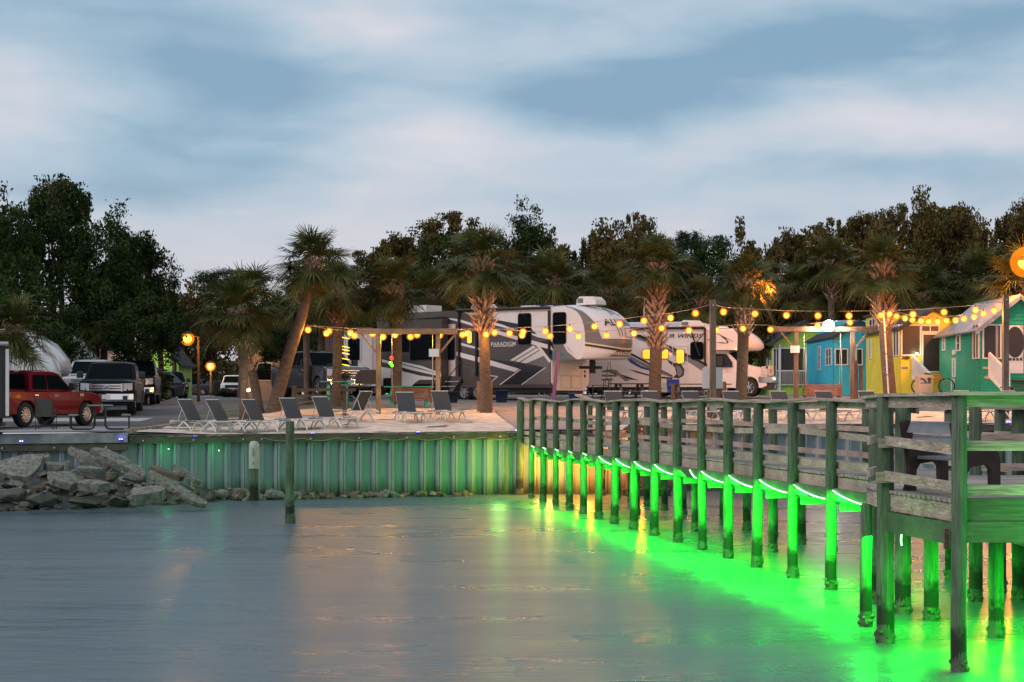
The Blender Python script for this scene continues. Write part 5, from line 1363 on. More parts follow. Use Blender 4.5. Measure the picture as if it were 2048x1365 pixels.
# nearest trailer: white nose with brown swooshes
t,f=loft_trailer('fifth_wheel_trailer','white trailer nose with brown swooshes behind the red pickup',74,62.5,math.atan2(.10,.99),7.5,0,3.3,[(x,z*.87) for x,z in nose1],
  [([(-7,.9),(-4,.9),(-2.0,1.1),(-.9,1.3),(-.3,1.5),(-.6,2.0),(-1.6,2.5),(-3.2,2.9),(-7,3.0)],M_rvbr),([(-3.4,2.35),(-2.0,2.05),(-1.0,1.75),(-.3,1.42),(-.25,1.6),(-.6,1.95),(-1.6,2.4),(-2.6,2.6)],M_rvw),
   ([(-3.3,1.75),(-2.0,1.45),(-1.0,1.0),(-1.6,.95),(-2.4,1.2),(-3.4,1.4)],M_rvw)],0)
MB().tube([(-2.6,-.12,3.1),(-1.0,-.12,3.1)],.06,8).bb(-1.15,-1.05,-.12,-.04,1.1,3.1).build('awning_arm',M_black,t)
nose2=[(-1.6,3.9),(-.6,3.75),(.2,3.25),(.7,2.5),(.8,2.0),(.6,1.7),(-1.35,1.6)]
loft_trailer('fifth_wheel_trailer','rounded pale trailer nose just behind the brown swoosh one',92,68.5,math.atan2(.10,.99),7.5,0,3.35,[(x,z*.85) for x,z in nose2],[([(-3,2.8),(-1.2,2.6),(-.4,2.2),(-.9,2.35),(-3,2.45)],M_rvbr),([(-2.2,3.2),(-.9,3.05),(-.1,2.6),(-.4,2.75),(-1,2.95),(-2.2,3.1)],M_rvm)],0,M_rvw)
nose3=[(-1.8,4.15),(-.6,3.95),(.4,3.3),(1.2,2.3),(1.3,1.9),(-1.35,1.8)]
t,f=loft_trailer('fifth_wheel_trailer','tan sided trailer with dark roofline and glossy curved nose, lit by a porch lamp',138,78,math.atan2(.08,.99),8.5,0,3.75,[(x,z*.9) for x,z in nose3],[([(-8,1.2),(-1.4,1.2),(.1,1.68),(.75,1.72),(-.3,2.9),(-1.2,3.2),(-8,3.35)],M_tan),([(-8,3.36),(-1.2,3.22),(-.35,2.9),(.0,2.95),(-.9,3.4),(-1.8,3.66),(-8,3.68)],M_rvb),([(.35,1.72),(.6,1.72),(.1,2.6),(-.1,2.7),(.3,2.1)],M_rvbr)],0,M_rvw)
lw=MB(); lw.bb(-1.75,-1.45,-.07,-.03,2.75,3.35); lw.build('lit_window',mat('lit_warm_white',(1,.8,.6),.4,emit=(1,.72,.45),estr=1.6),t); lamp(t,(-1.6,-.4,3.0),'POINT',14,(1,.6,.35),.2)
loft_trailer('travel_trailer','small pale trailer end right of the tan sided trailer',212,86,math.atan2(-.25,.97),5,0,3.1,[(-1.3,3.1),(-.6,3.0),(-.1,2.5),(.1,2.0),(.0,.9)],[],0,M_rvw)
# tall dark trailer edge at frame left
X=gx(18,53.2); t=T('camper_trailer','dark corner of a camper with a white edge strip at the left frame edge','trailer',(X,53.2,2.08),math.radians(17.5))
MB().bb(-2.6,-.11,0,2.2,.35,2.62).build('body',mat('camper_dark',(.03,.032,.03),.5),t)
MB().bb(-.105,0,-.03,.1,.42,2.5).build('edge_strip',M_white,t); MB().bb(-.22,-.11,-.02,.03,.35,2.6).build('corner_trim',M_black,t)
MB().tube([(-2.6,-.06,2.66),(-.02,-.06,2.66)],.07,10).build('awning_roll',M_steel,t)
wheel(t,-1.5,.1,.33,.2,M_steel,6,-1); MB().bb(-.9,-.1,-.5,.1,.14,.2).bar((-.9,-.4,.0),(-.9,-.4,.2),.03,.03).bar((-.15,-.4,0),(-.15,-.4,.2),.03,.03).build('door_step',M_black,t)
# white travel trailer behind the grey pickup
t=T('travel_trailer','plain white travel trailer end behind the first swing frame post','trailer',(gx(722,84),84,gz(-8,84)),0)
MB().rbox(-.85,.95,0,6,.5,3.2,.08).build('body',M_rvw,t)
f_=MB().rbox(-.7,.0,-.03,.0,1.7,2.9,.06).build('window',M_white,t); MB().rbox(-.64,-.06,-.04,-.028,1.76,2.84,.05).build('pane',M_glass,f_)
MB().bb(-.85,.95,-.01,.0,1.0,1.3).build('stripe',M_rvbr,t); MB().bar((.6,-.1,.6),(.6,-.1,3.1),.03,.03).bar((.9,-.1,.6),(.9,-.1,3.1),.03,.03).build('ladder_rails',M_black,t)
for x in (-.6,.7): wheel(t,x,.6,.35,.2,M_steel,6,-1)
t=T('trailer_cabin','dark brown trailer side behind the wrapped palm','trailer',(gx(700,90),90,gz(-8,90)),0)
MB().rbox(-1.6,1.2,0,5,.3,3.6,.05).build('body',M_rvbr,t); MB().bb(-.9,.3,-.03,0,1.6,2.6).build('window',M_glass,t)

# ================================================================ cottages
def siding(mb,a,b,z0,z1,pitch=.125,nrm=None):
    a=Vector((a[0],a[1],0)); b=Vector((b[0],b[1],0)); d=(b-a).normalized(); n=nrm or Vector((d.y,-d.x,0))
    k=max(1,int(round((z1-z0)/pitch))); h=(z1-z0)/k
    for i in range(k):
        za=z0+i*h; zb=za+h; o=n*.022; o2=n*.004
        A,B=a+o,b+o; C,D_=b+o2,a+o2
        mb.add([(A.x,A.y,za),(B.x,B.y,za),(C.x,C.y,zb),(D_.x,D_.y,zb),(a.x,a.y,za),(b.x,b.y,za)],[(0,1,2,3),(4,5,1,0)])
def paintm(n,c): return mat(n,c,.55,var=.09,scale=1.3,bump=.1,bscale=30)
def cottage(label,X0,W_,Yf,D_,zb,ze,zr,col,roofm,trim=M_white,over=.25):
    t=T('cottage',label,'cottage',(X0+W_/2,Yf,zb),0,'brightly painted cottages in a row')
    def B(mb,n,m,par=None):
        return mb.build(n,m,t,world=True)
    P=Vector
    mb=MB(); siding(mb,(X0,Yf+D_),(X0,Yf),zb,ze,nrm=Vector((-1,0,0))); siding(mb,(X0,Yf),(X0+W_,Yf),zb,ze,nrm=Vector((0,-1,0))); siding(mb,(X0+W_,Yf),(X0+W_,Yf+D_),zb,ze,nrm=Vector((1,0,0)))
    # gable
    k=8
    for i in range(k):
        f0=i/k; f1=(i+1)/k; z0=lerp(ze,zr,f0); z1=lerp(ze,zr,f1); xa=X0+W_/2*f0; xb=X0+W_-W_/2*f0; xa1=X0+W_/2*f1; xb1=X0+W_-W_/2*f1
        mb.add([(xa,Yf-.02,z0),(xb,Yf-.02,z0),(xb1,Yf-.004,z1),(xa1,Yf-.004,z1)],[(0,1,2,3)])
    mb.add([(X0,Yf+D_,zb),(X0+W_,Yf+D_,zb),(X0+W_,Yf+D_,ze),(X0+W_/2,Yf+D_,zr),(X0,Yf+D_,ze)],[(0,1,2,3,4)])
    mb.build('wall',col,t,world=True,normals=False)
    mb=MB(); o=over; sl=(zr-ze)/(W_/2)
    for s in (-1,1):
        xe=X0-o if s<0 else X0+W_+o; zee=ze-sl*o; xm=X0+W_/2
        mb.prism([(xe,Yf-o,zee+.03),(xm,Yf-o,zr+.03),(xm,Yf+D_+.1,zr+.03),(xe,Yf+D_+.1,zee+.03)],(0,0,.07))
    mb.build('roof',roofm,t,world=True)
    mb=MB(); 
    for s in (-1,1):
        xe=X0-o if s<0 else X0+W_+o; zee=ze-sl*o; xm=X0+W_/2; mb.bar((xe,Yf-o-.02,zee-.03),(xm,Yf-o-.02,zr-.03),.03,.11,up=(0,0,1))
    mb.build('fascia',roofm,t,world=True)
    return t
def boxw(t,name,m,*a,parent=None):
    mb=MB(); mb.bb(*a); 
    o=mb.build(name,m,t,world=True)
    if parent is not None: o.parent=parent
    return o
def fwin(t,x0,x1,z0,z1,Y,n=1,m=M_glassb,fr=.06,trim=M_white,nz=1):
    """window in a wall that faces the camera"""
    mb=MB(); y0,y1=Y-.06,Y-.0
    mb.bb(x0-fr,x1+fr,y0,y1,z1,z1+fr).bb(x0-fr,x1+fr,y0,y1,z0-fr,z0).bb(x0-fr,x0,y0,y1,z0,z1).bb(x1,x1+fr,y0,y1,z0,z1)
    for i in range(1,n): x=lerp(x0,x1,i/n); mb.bb(x-.02,x+.02,y0,y1,z0,z1)
    for i in range(1,nz): z=lerp(z0,z1,i/nz); mb.bb(x0,x1,y0+.01,y1,z-.015,z+.015)
    f_=mb.build('window',trim,t,world=True); p_=MB().bb(x0,x1,Y-.035,Y-.028,z0,z1).build('pane',m,t,world=True); p_.parent=f_; return f_
def swin(t,X,ya,yb,z0,z1,n=1,m=M_glassb,fr=.05,trim=M_white,nz=1):
    """window in the left side wall (faces -X)"""
    ya,yb=min(ya,yb),max(ya,yb); x0,x1=X-.06,X
    mb=MB(); mb.bb(x0,x1,ya-fr*2.5,yb+fr*2.5,z1,z1+fr).bb(x0,x1,ya-fr*2.5,yb+fr*2.5,z0-fr,z0).bb(x0,x1,ya-fr*2.5,ya,z0,z1).bb(x0,x1,yb,yb+fr*2.5,z0,z1)
    for i in range(1,n): y=lerp(ya,yb,i/n); mb.bb(x0,x1,y-.06,y+.06,z0,z1)
    for i in range(1,nz): z=lerp(z0,z1,i/nz); mb.bb(x0,x1,ya,yb,z-.015,z+.015)
    f_=mb.build('window',trim,t,world=True); p_=MB().bb(X-.036,X-.028,ya,yb,z0,z1).build('pane',m,t,world=True); p_.parent=f_; return f_
def side(X,px,py): Y=X*F/(px-CX); return Y,CAMZ-(py-HY)*Y/F
def front(Y,px,py): return gx(px,Y),CAMZ-(py-HY)*Y/F
def z6(x,y): return 1688+x/5.69,560+y/5.69
M_shing=mat('dark_shingle',(.045,.047,.05),.9,var=.3,scale=6); 
M_tin=mat('tin_roof',(.50,.52,.54),.35,metal=.75,col2=(.33,.33,.34),scale=3,bump=.6,bscale=9)
M_screen=mat('porch_dark',(.035,.03,.03),.4)
M_teal=paintm('teal_paint',(.012,.33,.20)); M_yel=paintm('yellow_paint',(.78,.66,.055)); M_blu=paintm('blue_paint',(.05,.50,.66)); M_lime=paintm('lime_paint',(.40,.68,.09))
# ---- teal green
X0=18.65; Yf=68.0; zb=2.75
TC=cottage('teal green cottage with rippled tin roof and white screen door',X0,3.1,Yf,6.4,zb,5.85,7.1,M_teal,M_tin)
def sw6(t,X,x0,x1,y0,y1,**k):
    Ya,z1=side(X,*z6(x0,y0)); Yb,_=side(X,*z6(x1,y0)); _,z0=side(X,*z6(x0,y1)); return swin(t,X,Ya,Yb,z0,z1,**k)
def fw6(t,Y,x0,x1,y0,y1,**k):
    a,z1=front(Y,*z6(x0,y0)); b,_=front(Y,*z6(x1,y0)); _,z0=front(Y,*z6(x0,y1)); return fwin(t,a,b,z0,z1,Y,**k)
M_litdim=mat('window_dim_warm',(.3,.25,.2),.3,emit=(1,.6,.25),estr=.12)
sw6(TC,X0,1138,1152,645,795,nz=2); sw6(TC,X0,1296,1325,645,800,nz=2); sw6(TC,X0,1252,1270,905,1095,nz=2,m=M_teal); sw6(TC,X0,1240,1258,1140,1265,m=M_teal)
sw6(TC,X0,1485,1538,520,890,n=2,m=M_screen); 
fw6(TC,Yf,1590,1725,522,885,n=1,m=M_screen); fw6(TC,Yf,1748,1772,522,885,m=M_screen)
# screen door with round opening and scrollwork corners
xa,za=front(Yf,*z6(1795,520)); xb,zb_=front(Yf,*z6(2035,1065))
dr=MB(); dr.bb(xa,xb,Yf-.075,Yf-.03,zb_,za); d_=dr.build('screen_door',M_white,TC,world=True)
xm,zm=front(Yf,*z6(1940,710)); m=MB(); pts=[(xm+.36*math.cos(k/24*2*PI),Yf-.09,zm+.62*math.sin(k/24*2*PI)) for k in range(24)]; m.prism(pts,(0,.01,0)); o=m.build('oval_mesh',M_screen,TC,world=True); o.parent=d_
m=MB()
for sx in (-1,1):
    for sz in (-1,1):
        for (dx,dz) in ((.30,.58),(.36,.50),(.26,.64),(.37,.62)): m.tube([(xm+sx*dx+.04*math.cos(a_),Yf-.095,zm+sz*dz+.04*math.sin(a_)) for a_ in [k*PI/4 for k in range(8)]],.008,4)
o=m.build('scrollwork',M_dark,TC,world=True); o.parent=d_
m=MB(); 
for k in range(5): x=lerp(xa+.18,xb-.1,k/4); m.bb(x-.05,x+.05,Yf-.092,Yf-.078,front(Yf,*z6(0,920))[1],front(Yf,*z6(0,893))[1])
o=m.build('spindle_slots',M_screen,TC,world=True); o.parent=d_
# porch stair with white solid rail
def wstair(t,px0,y0,px1,y1,Y,lab='stair_rail'):
    a,za=front(Y-.9,px0,y0); b,zb2=front(Y-.9,px1,y1)
    m=MB()
    for k in range(9):
        f=k/8; x=lerp(a,b,f); zt2=lerp(za,zb2,f); yy=Y-.15-1.3*f; m.bar((x,yy,zt2-.95),(x,yy,zt2),.04,.09,up=(1,0,0))
    m.bar((a,Y-.15,za),(b,Y-1.45,zb2),.06,.1); m.bar((a,Y-.15,za-.9),(b,Y-1.45,zb2-.9),.06,.12); m.build(lab,M_white,t,world=True)
wstair(TC,*z6(1715,830),*z6(1830,1060),Yf)
m=MB(); 
for k in range(4): m.bb(19.9,20.7,Yf-.3-.3*k,Yf-.0-.3*k,zb+1.0-.22*k,zb+1.05-.22*k)
m.build('porch_step',M_brown,TC,world=True)
boxw(TC,'name_board',mat('cream',(.55,.5,.4),.5),*[front(Yf-.02,*z6(1578,0))[0],front(Yf-.02,*z6(1660,0))[0]],Yf-.06,Yf-.03,front(Yf,*z6(0,1015))[1],front(Yf,*z6(0,990))[1])
# fish plaque
def fish(t,px,py,Y,L_,m,flip=1):
    x,z=front(Y,px,py); pts=[(-.5,0),(-.3,.17),(0,.2),(.25,.08),(.5,.2),(.44,0),(.5,-.2),(.25,-.08),(0,-.2),(-.3,-.17)]
    MB().prism([(x+a*L_*flip,Y-.05,z+b*L_) for a,b in pts],(0,-.02,0)).build('fish_plaque',m,t,world=True)
fish(TC,*z6(1632,1110),Yf-.02,.34,mat('plaque_pink',(.6,.4,.33),.5)); 
boxw(TC,'wall_lamp',M_white,X0-.1,X0,71.6,71.9,4.9,5.1)
# ---- yellow
X0=17.07; Yf=75.0; zb=3.18
YC=cottage('yellow cottage with screened porch and fish on the wall',X0,2.95,Yf,7.2,zb,6.15,7.0,M_yel,M_shing,over=.18)
mb=MB(); siding(mb,(X0-.02,82.2),(X0-.02,78.9),6.0,6.95,nrm=Vector((-1,0,0))); siding(mb,(X0-.02,78.9),(X0+2.0,78.9),6.0,6.95,nrm=Vector((0,-1,0))); mb.build('loft_wall',M_yel,YC,world=True,normals=False)
mb=MB(); mb.bb(X0-.15,X0+2.1,78.7,82.3,6.95,7.05); mb.build('loft_roof',M_shing,YC,world=True)
Ya,z1=side(X0-.02,*z6(300,440)); Yb,_=side(X0-.02,*z6(395,440)); swin(YC,X0-.02,Yb,Ya,6.25,6.78,n=3,nz=2)
sw6(YC,X0,300,312,690,890,nz=2); sw6(YC,X0,425,438,700,800)
sw6(YC,X0,578,630,530,860,n=2,m=M_screen); fw6(YC,Yf,662,860,525,850,n=1,m=M_screen)
fw6(YC,Yf,885,1072,528,585,n=2,m=M_screen); fw6(YC,Yf,900,1090,625,1040,m=M_screen)
wstair(YC,*z6(830,870),*z6(950,1080),Yf)
fish(YC,*z6(705,888),Yf-.02,.36,M_dark,-1)
boxw(YC,'name_board',mat('sign_blue',(.12,.35,.45),.5),*[front(Yf,*z6(652,0))[0],front(Yf,*z6(720,0))[0]],Yf-.06,Yf-.03,front(Yf,*z6(0,1008))[1],front(Yf,*z6(0,988))[1])
M_wlit=mat('porch_lamp',(1,.85,.6),.3,emit=(1,.75,.45),estr=16)
x,z=front(Yf-.1,*z6(825,842)); pl=T('porch_light','small glowing lamp on the yellow cottage stair post','porch light',(x,Yf-.18,z)); MB().sphere((0,0,0),.055).build('globe',M_wlit,pl); MB().cyl((0,0,-.07),.04,.05,10).build('lamp_base',M_dark,pl); lamp(pl,(0,-.2,.02),'POINT',9,(1,.7,.4),.08)
# ---- blue
def zz5(x,y): return 1340+x/5.69,560+y/5.69
X0=15.64; Yf=83.0; zb=3.1
BC=cottage('turquoise blue cottage behind the orange swing bench',X0,2.55,Yf,7.5,zb,6.05,6.8,M_blu,M_shing,over=.12)
def s5(t,X,x0,x1,y0,y1,**k):
    Ya,z1=side(X,*zz5(x0,y0)); Yb,_=side(X,*zz5(x1,y0)); _,z0=side(X,*zz5(x0,y1)); return swin(t,X,Ya,Yb,z0,z1,**k)
def f5(t,Y,x0,x1,y0,y1,**k):
    a,z1=front(Y,*zz5(x0,y0)); b,_=front(Y,*zz5(x1,y0)); _,z0=front(Y,*zz5(x0,y1)); return fwin(t,a,b,z0,z1,Y,**k)
s5(BC,X0,1698,1716,770,1020,nz=3); s5(BC,X0,1785,1842,795,970,n=2,nz=2); f5(BC,Yf,1886,2012,795,960,n=2)
fw6(BC,Yf,145,200,795,960); boxw(BC,'door',M_white,17.75,18.1,Yf-.05,Yf-.01,3.3,5.6)
mb=MB(); siding(mb,(X0+.5,90),(X0+.5,86),6.2,7.0,nrm=Vector((-1,0,0))); siding(mb,(X0+.5,86),(X0+2.4,86),6.2,7.0,nrm=Vector((0,-1,0))); mb.build('loft_wall',M_blu,BC,world=True,normals=False)
# ---- lime
X0=14.1; Yf=92.0; zb=3.15
LC=cottage('lime green cottage with railed porch behind the motorhome nose',X0,3.4,Yf,8,zb,6.1,7.2,M_lime,M_shing,over=.3)
f5(LC,Yf,1180,1235,790,1190,n=2,m=M_screen); f5(LC,Yf,1262,1540,785,1190,n=1,m=M_screen)
s5(LC,X0,1014,1030,870,980); s5(LC,X0,1090,1105,850,985); s5(LC,X0,1124,1140,840,985)
m=MB(); 
xa,za=front(Yf-.1,*zz5(1170,1035)); xb,_=front(Yf-.1,*zz5(1560,1035)); _,zl=front(Yf-.1,*zz5(0,1195))
m.bar((xa,Yf-.12,za),(xb,Yf-.12,za),.05,.07).bar((xa,Yf-.12,zl),(xb,Yf-.12,zl),.05,.05)
for k in range(18): x=lerp(xa,xb,k/17); m.bar((x,Yf-.12,zl),(x,Yf-.12,za),.03,.03)
m.build('porch_railing',M_white,LC,world=True)
boxw(LC,'porch_post',M_white,*[front(Yf,*zz5(1232,0))[0],front(Yf,*zz5(1256,0))[0]],Yf-.16,Yf-.02,3.3,6.0)
lamp(LC,(0.3,-.5,2.0),'POINT',10,(1,.7,.3),.1)
# far buildings, left
def far_house(label,px,Y,Wm,D_,h,r,col,cat='house'):
    X=gx(px,Y); g=gz(X,Y); t=T('small_house',label,cat,(X,Y,g))
    MB().bb(-Wm/2,Wm/2,0,D_,0,h).prism([(-Wm/2,0,h),(Wm/2,0,h),(0,0,r)],(0,D_,0)).build('wall',col,t)
    m=MB()
    for s in (-1,1): m.prism([(s*(Wm/2+.3),-.3,h-.1),(0,-.3,r+.02),(0,D_,r+.02),(s*(Wm/2+.3),D_,h-.1)],(0,0,.08))
    m.build('roof',M_shing,t); f_=MB().bb(-.5,.5,-.05,0,1.1,2.1).build('window',M_white,t); MB().bb(-.44,.44,-.06,-.04,1.16,2.04).build('pane',M_glass,f_); return t
t=far_house('lime green gabled house glimpsed behind the left trees',316,120,2.9,5,2.3,4.4,M_lime); lamp(t,(0,-1.5,3.2),'POINT',45,(.8,1,.3),.3)
m=MB(); 
for k in range(6): m.bb(-1.4+k*.5,-1.34+k*.5,-.9,-.85,.8,1.8)
m.bb(-1.4,1.3,-.9,-.84,1.75,1.82); m.build('porch_railing',M_white,t)
t=far_house('peach sided cottage behind the leaning palm lit orange',526,92,2.3,4,2.3,3.0,paintm('peach_paint',(.5,.33,.24))); lamp(t,(-.3,-1.2,2.0),'POINT',26,(1,.5,.15),.2)
# ================================================================ beach furniture
M_sling=mat('charcoal_sling',(.055,.055,.06),.7,var=.15,scale=30)
M_lf=mat('lounger_frame',(.60,.61,.62),.4)
def make_lounger(ang=62):
    t=T('sun_lounger','x','sun lounger')
    hw=.33; zs=.34; L_=1.9; hx=1.18
    f=MB()
    for s in (-1,1):
        f.tube([(0,s*hw,zs-.03),(.05,s*hw,zs),(L_-.05,s*hw,zs),(L_,s*hw,zs-.04)],.026,6)
    f.tube([(0,-hw,zs-.03),(0,hw,zs-.03)],.024,6).tube([(L_,-hw,zs-.04),(L_,hw,zs-.04)],.024,6)
    f.tube([(hx-.35,-hw,zs-.06),(hx+.1,-hw+.05,zs-.09),(hx+.5,-hw,zs-.05)],.012,5)
    f.build('frame',M_lf,t)
    for x0,sg in ((.28,1),(1.35,-1)):
        for s in (-1,1):
            l=MB(); l.tube([(x0,s*hw,zs-.02),(x0-.16*sg,s*(hw+.02),.17),(x0-.26*sg,s*(hw+.03),0)],[.028,.03,.026],6); l.tube([(x0,s*hw,zs-.02),(x0+.22*sg,s*(hw),.16),(x0+.36*sg,s*(hw+.02),0)],[.028,.026,.022],6)
            l.build('leg',M_lf,t)
    m=MB(); m.bb(.04,hx,-hw+.03,hw-.03,zs-.012,zs+.012); m.build('seat_sling',M_sling,t)
    a=math.radians(ang); Lb=.78; c,s_=math.cos(a),math.sin(a)
    bk=MB(); n=6; vs=[]
    for i in range(n+1):
        r=Lb*i/n; x=hx+c*r; z=zs+s_*r+ .03*math.sin(PI*i/n)
        vs+= [(x,-hw+.02,z),(x,hw-.02,z),(x+.03,hw-.02,z-.01),(x+.03,-hw+.02,z-.01)]
    fs=[]
    for i in range(n):
        for k in range(4): fs.append((4*i+k,4*i+(k+1)%4,4*i+4+(k+1)%4,4*i+4+k))
    bk.add(vs,fs+[(0,3,2,1),(4*n,4*n+1,4*n+2,4*n+3)]); b=bk.build('backrest',M_sling,t)
    e=MB(); xx=hx+c*Lb+.01; zz=zs+s_*Lb
    e.tube([(xx,-hw+.02,zz),(xx,hw-.02,zz)],.02,6); 
    for s in (-1,1): e.tube([(hx+.015,s*(hw-.03),zs-.015),(xx+.02,s*(hw-.03),zz-.02)],.012,5)
    e.build('back_frame',M_lf,b)
    m=MB(); m.tube([(hx+c*.5,-hw+.06,zs+s_*.5),(hx+.45,-hw+.06,zs)],.012,5).tube([(hx+c*.5,hw-.06,zs+s_*.5),(hx+.45,hw-.06,zs)],.012,5); m.build('prop_arm',M_lf,t)
    return t
proto=make_lounger(58)
first=True
LG_='charcoal sun loungers on the sand'
def lounger(px,Y,dx,dy,lab,ang=None):
    """px,Y = middle of the lounger; (dx,dy) direction from feet to head"""
    global first
    o=proto if first else copy_tree(proto); first=False
    r=hd(dx,dy)+random.uniform(-.09,.09); X=gx(px,Y); c=Vector((X,Y,gz(X,Y)+.03))-Vector((math.cos(r),math.sin(r),0))*.95
    return place(o,c,r,1.0,lab,LG_)
lounger(401,53.3,-.84,.54,'leftmost sun lounger, beside the concrete kerb')
lounger(457,54.0,-.84,.54,'second sun lounger from the left, back reclined most')
lounger(527,54.4,-.80,.60,'third sun lounger from the left, in front of the palm pair')
lounger(598,55.2,-.74,.67,'fourth sun lounger from the left, right of the leaning palm foot')
lounger(664,55.9,-.66,.75,'fifth sun lounger from the left, in front of the brown rail bench')
lounger(704,58.6,.80,-.60,'lone sun lounger turned the other way with its tall back to the viewer')
lounger(818,58.2,-.38,.92,'sun lounger facing the water between the swing frame posts')
lounger(892,58.8,-.38,.92,'sun lounger facing the water at the right of the swing frame')
for px,lab in ((1236,'first sun lounger back seen over the pier rail, right of the trailer nose'),(1315,'sun lounger back under the shaggy palm between the motorhomes'),(1396,'sun lounger back just left of the square light pole'),(1477,'sun lounger back in front of the motorhome wheel'),
               (1575,'sun lounger back in front of the lime green porch'),(1663,'sun lounger back in front of the orange swing bench'),(1752,'sun lounger back in front of the yellow cottage corner')):
    lounger(px,58.7,-.30,.95,lab)
lounger(1942,58.8,-.30,.95,'sun lounger behind the bench, left of the right light pole'); lounger(2040,58.8,-.30,.95,'sun lounger at the right frame edge')
# camp chair and steel picnic table on the pad
def camp_chair(loc,rz,m,lab):
    t=T('camp_chair',lab,'camp chair',loc,rz); 
    MB().prism([(-.27,.20,.42),(.27,.20,.42),(.27,.32,.95),(-.27,.32,.95)],(0,.02,0)).build('backrest',m,t)
    MB().prism([(-.27,-.22,.44),(.27,-.22,.44),(.27,.22,.40),(-.27,.22,.40)],(0,0,.02)).build('seat',m,t)
    f=MB()
    for s in (-1,1): f.tube([(s*.27,-.25,0),(s*.27,-.25,.62)],.012,5).tube([(s*.27,.27,0),(s*.27,.34,.97)],.012,5).tube([(s*.27,-.25,.62),(s*.27,.30,.62)],.02,5)
    f.tube([(-.27,-.25,.02),(.27,-.25,.40)],.010,5).tube([(.27,-.25,.02),(-.27,-.25,.40)],.010,5).tube([(-.27,.27,.02),(.27,.27,.40)],.010,5).tube([(.27,.27,.02),(-.27,.27,.40)],.010,5)
    f.build('folding_frame',M_black,t); return t
camp_chair((gx(92,52.6),52.6,2.08),math.radians(185),mat('olive_canvas',(.07,.07,.06),.85),'olive folding camp chair in front of the red pickup door')
def steel_table(px,Y,lab):
    X=gx(px,Y); t=T('picnic_table',lab,'picnic table',(X,Y,2.09),math.radians(-78))
    M_pt=mat('grey_green_top',(.20,.24,.24),.5)
    MB().bb(-.62,.62,-.37,.37,.72,.76).build('table_top',M_pt,t)
    for s in (-1,1): MB().bb(-.62,.62,s*.78-.13,s*.78+.13,.43,.47).build('seat_plank',M_pt,t)
    for x in (-.42,.42):
        f=MB()
        for s in (-1,1): f.tube([(x,s*.16,.72),(x,s*.16,.12),(x,s*.22,.04),(x,s*.30,.02),(x,s*.78,.02),(x,s*.86,.06),(x,s*.86,.43)],.022,6)
        f.tube([(x,-.16,.35),(x,.16,.35)],.02,6); f.build('tube_frame',M_black,t)
steel_table(200,51.9,'small picnic table with black tube frame on the concrete pad beside the red pickup')
# swing frames
def swing_frame(pxa,pxb,px0,px1,ytop,Y,lab,benchpx,benchy,blab,m,mx,z_off=0,bY=None,bw=1.45):
    za=CAMZ-(ytop-HY)*Y/F; X=gx(pxa,Y); g=gz(X,Y)
    t=T('pergola',lab,'pergola',((gx(px0,Y)+gx(px1,Y))/2,Y,g))
    for px in (pxa,pxb):
        x=gx(px,Y); MB().bb(x-.08,x+.08,Y-.08,Y+.08,g-.4,za-.19).build('post',m,t,world=True)
        d=-1 if px==pxa else 1
        for s in ((-1,) if px==pxa else (1,)):
            MB().bar((x+s*.08,Y,za-.85),(x+s*.62,Y,za-.18),.07,.13,up=(0,1,0)).build('brace',mx,t,world=True)
    x0,x1=gx(px0,Y),gx(px1,Y)
    for dy in (-.11,.11): MB().bb(x0,x1,Y+dy-.025,Y+dy+.025,za-.19,za).build('beam',mx,t,world=True)
    # bench
    bx=gx(benchpx,Y); bz=CAMZ-(benchy-HY)*Y/F
    b=T('swing_bench',blab,'swing bench',(bx,Y,bz),math.radians(random.uniform(-6,6)))
    for k in range(6): MB().bb(-bw/2,bw/2,-.03-.015*k*0,.0,.05+k*.072,.105+k*.072).build('back_slat',M_orange,b)
    for k in range(5): MB().bb(-bw/2,bw/2,.05+k*.09,.125+k*.09,.0,.025).build('seat_slat',M_orange,b)
    for s in (-1,1):
        MB().bar((s*(bw/2-.05),-.05,-.02),(s*(bw/2-.05),-.05,.58),.05,.04,up=(0,1,0)).bar((s*(bw/2-.05),-.02,-.02),(s*(bw/2-.05),.52,-.02),.05,.05).bar((s*(bw/2-.02),.0,.28),(s*(bw/2-.02),.5,.28),.06,.03).bar((s*(bw/2-.02),.47,.0),(s*(bw/2-.02),.47,.28),.05,.05).build('bench_arm',M_orange,b)
        c=MB(); zt=za-bz-.1; c.tube([(s*bw/2,.25,zt),(s*bw/2,.45,.28)],.01,4).tube([(s*bw/2,.25,zt),(s*bw/2,-.03,.45)],.01,4); c.build('chain',M_steel,b)
    return t
SF=swing_frame(757,876,715,915,658,61.0,'golden timber swing frame hung with string lights in front of the trailer',825,803,'orange slatted swing bench hanging in the left swing frame',M_cedar,M_cedarx)
SF2=swing_frame(1592,1705,1545,1755,654,67.0,'brown timber swing frame carrying the white floodlight in front of the blue cottage',1647,793,'orange slatted swing bench in front of the blue cottage',mat('x1',(.2,.12,.08)) and wood('brown_post',(.22,.13,.09),(.12,.07,.05),'z'),wood('brown_beam',(.30,.19,.13),(.17,.10,.075),'x'))
for (px,py,Y,lab,gr) in ((868,706,60.85,'white notice on the right post of the golden swing frame',SF),(1590,699,66.85,'white notice on the left post of the brown swing frame',SF2)):
    p=at(px,py,Y); t=T('notice_board',lab,'notice',p); MB().bb(-.18,.18,-.02,.0,-.14,.14).build('panel',M_white,t)
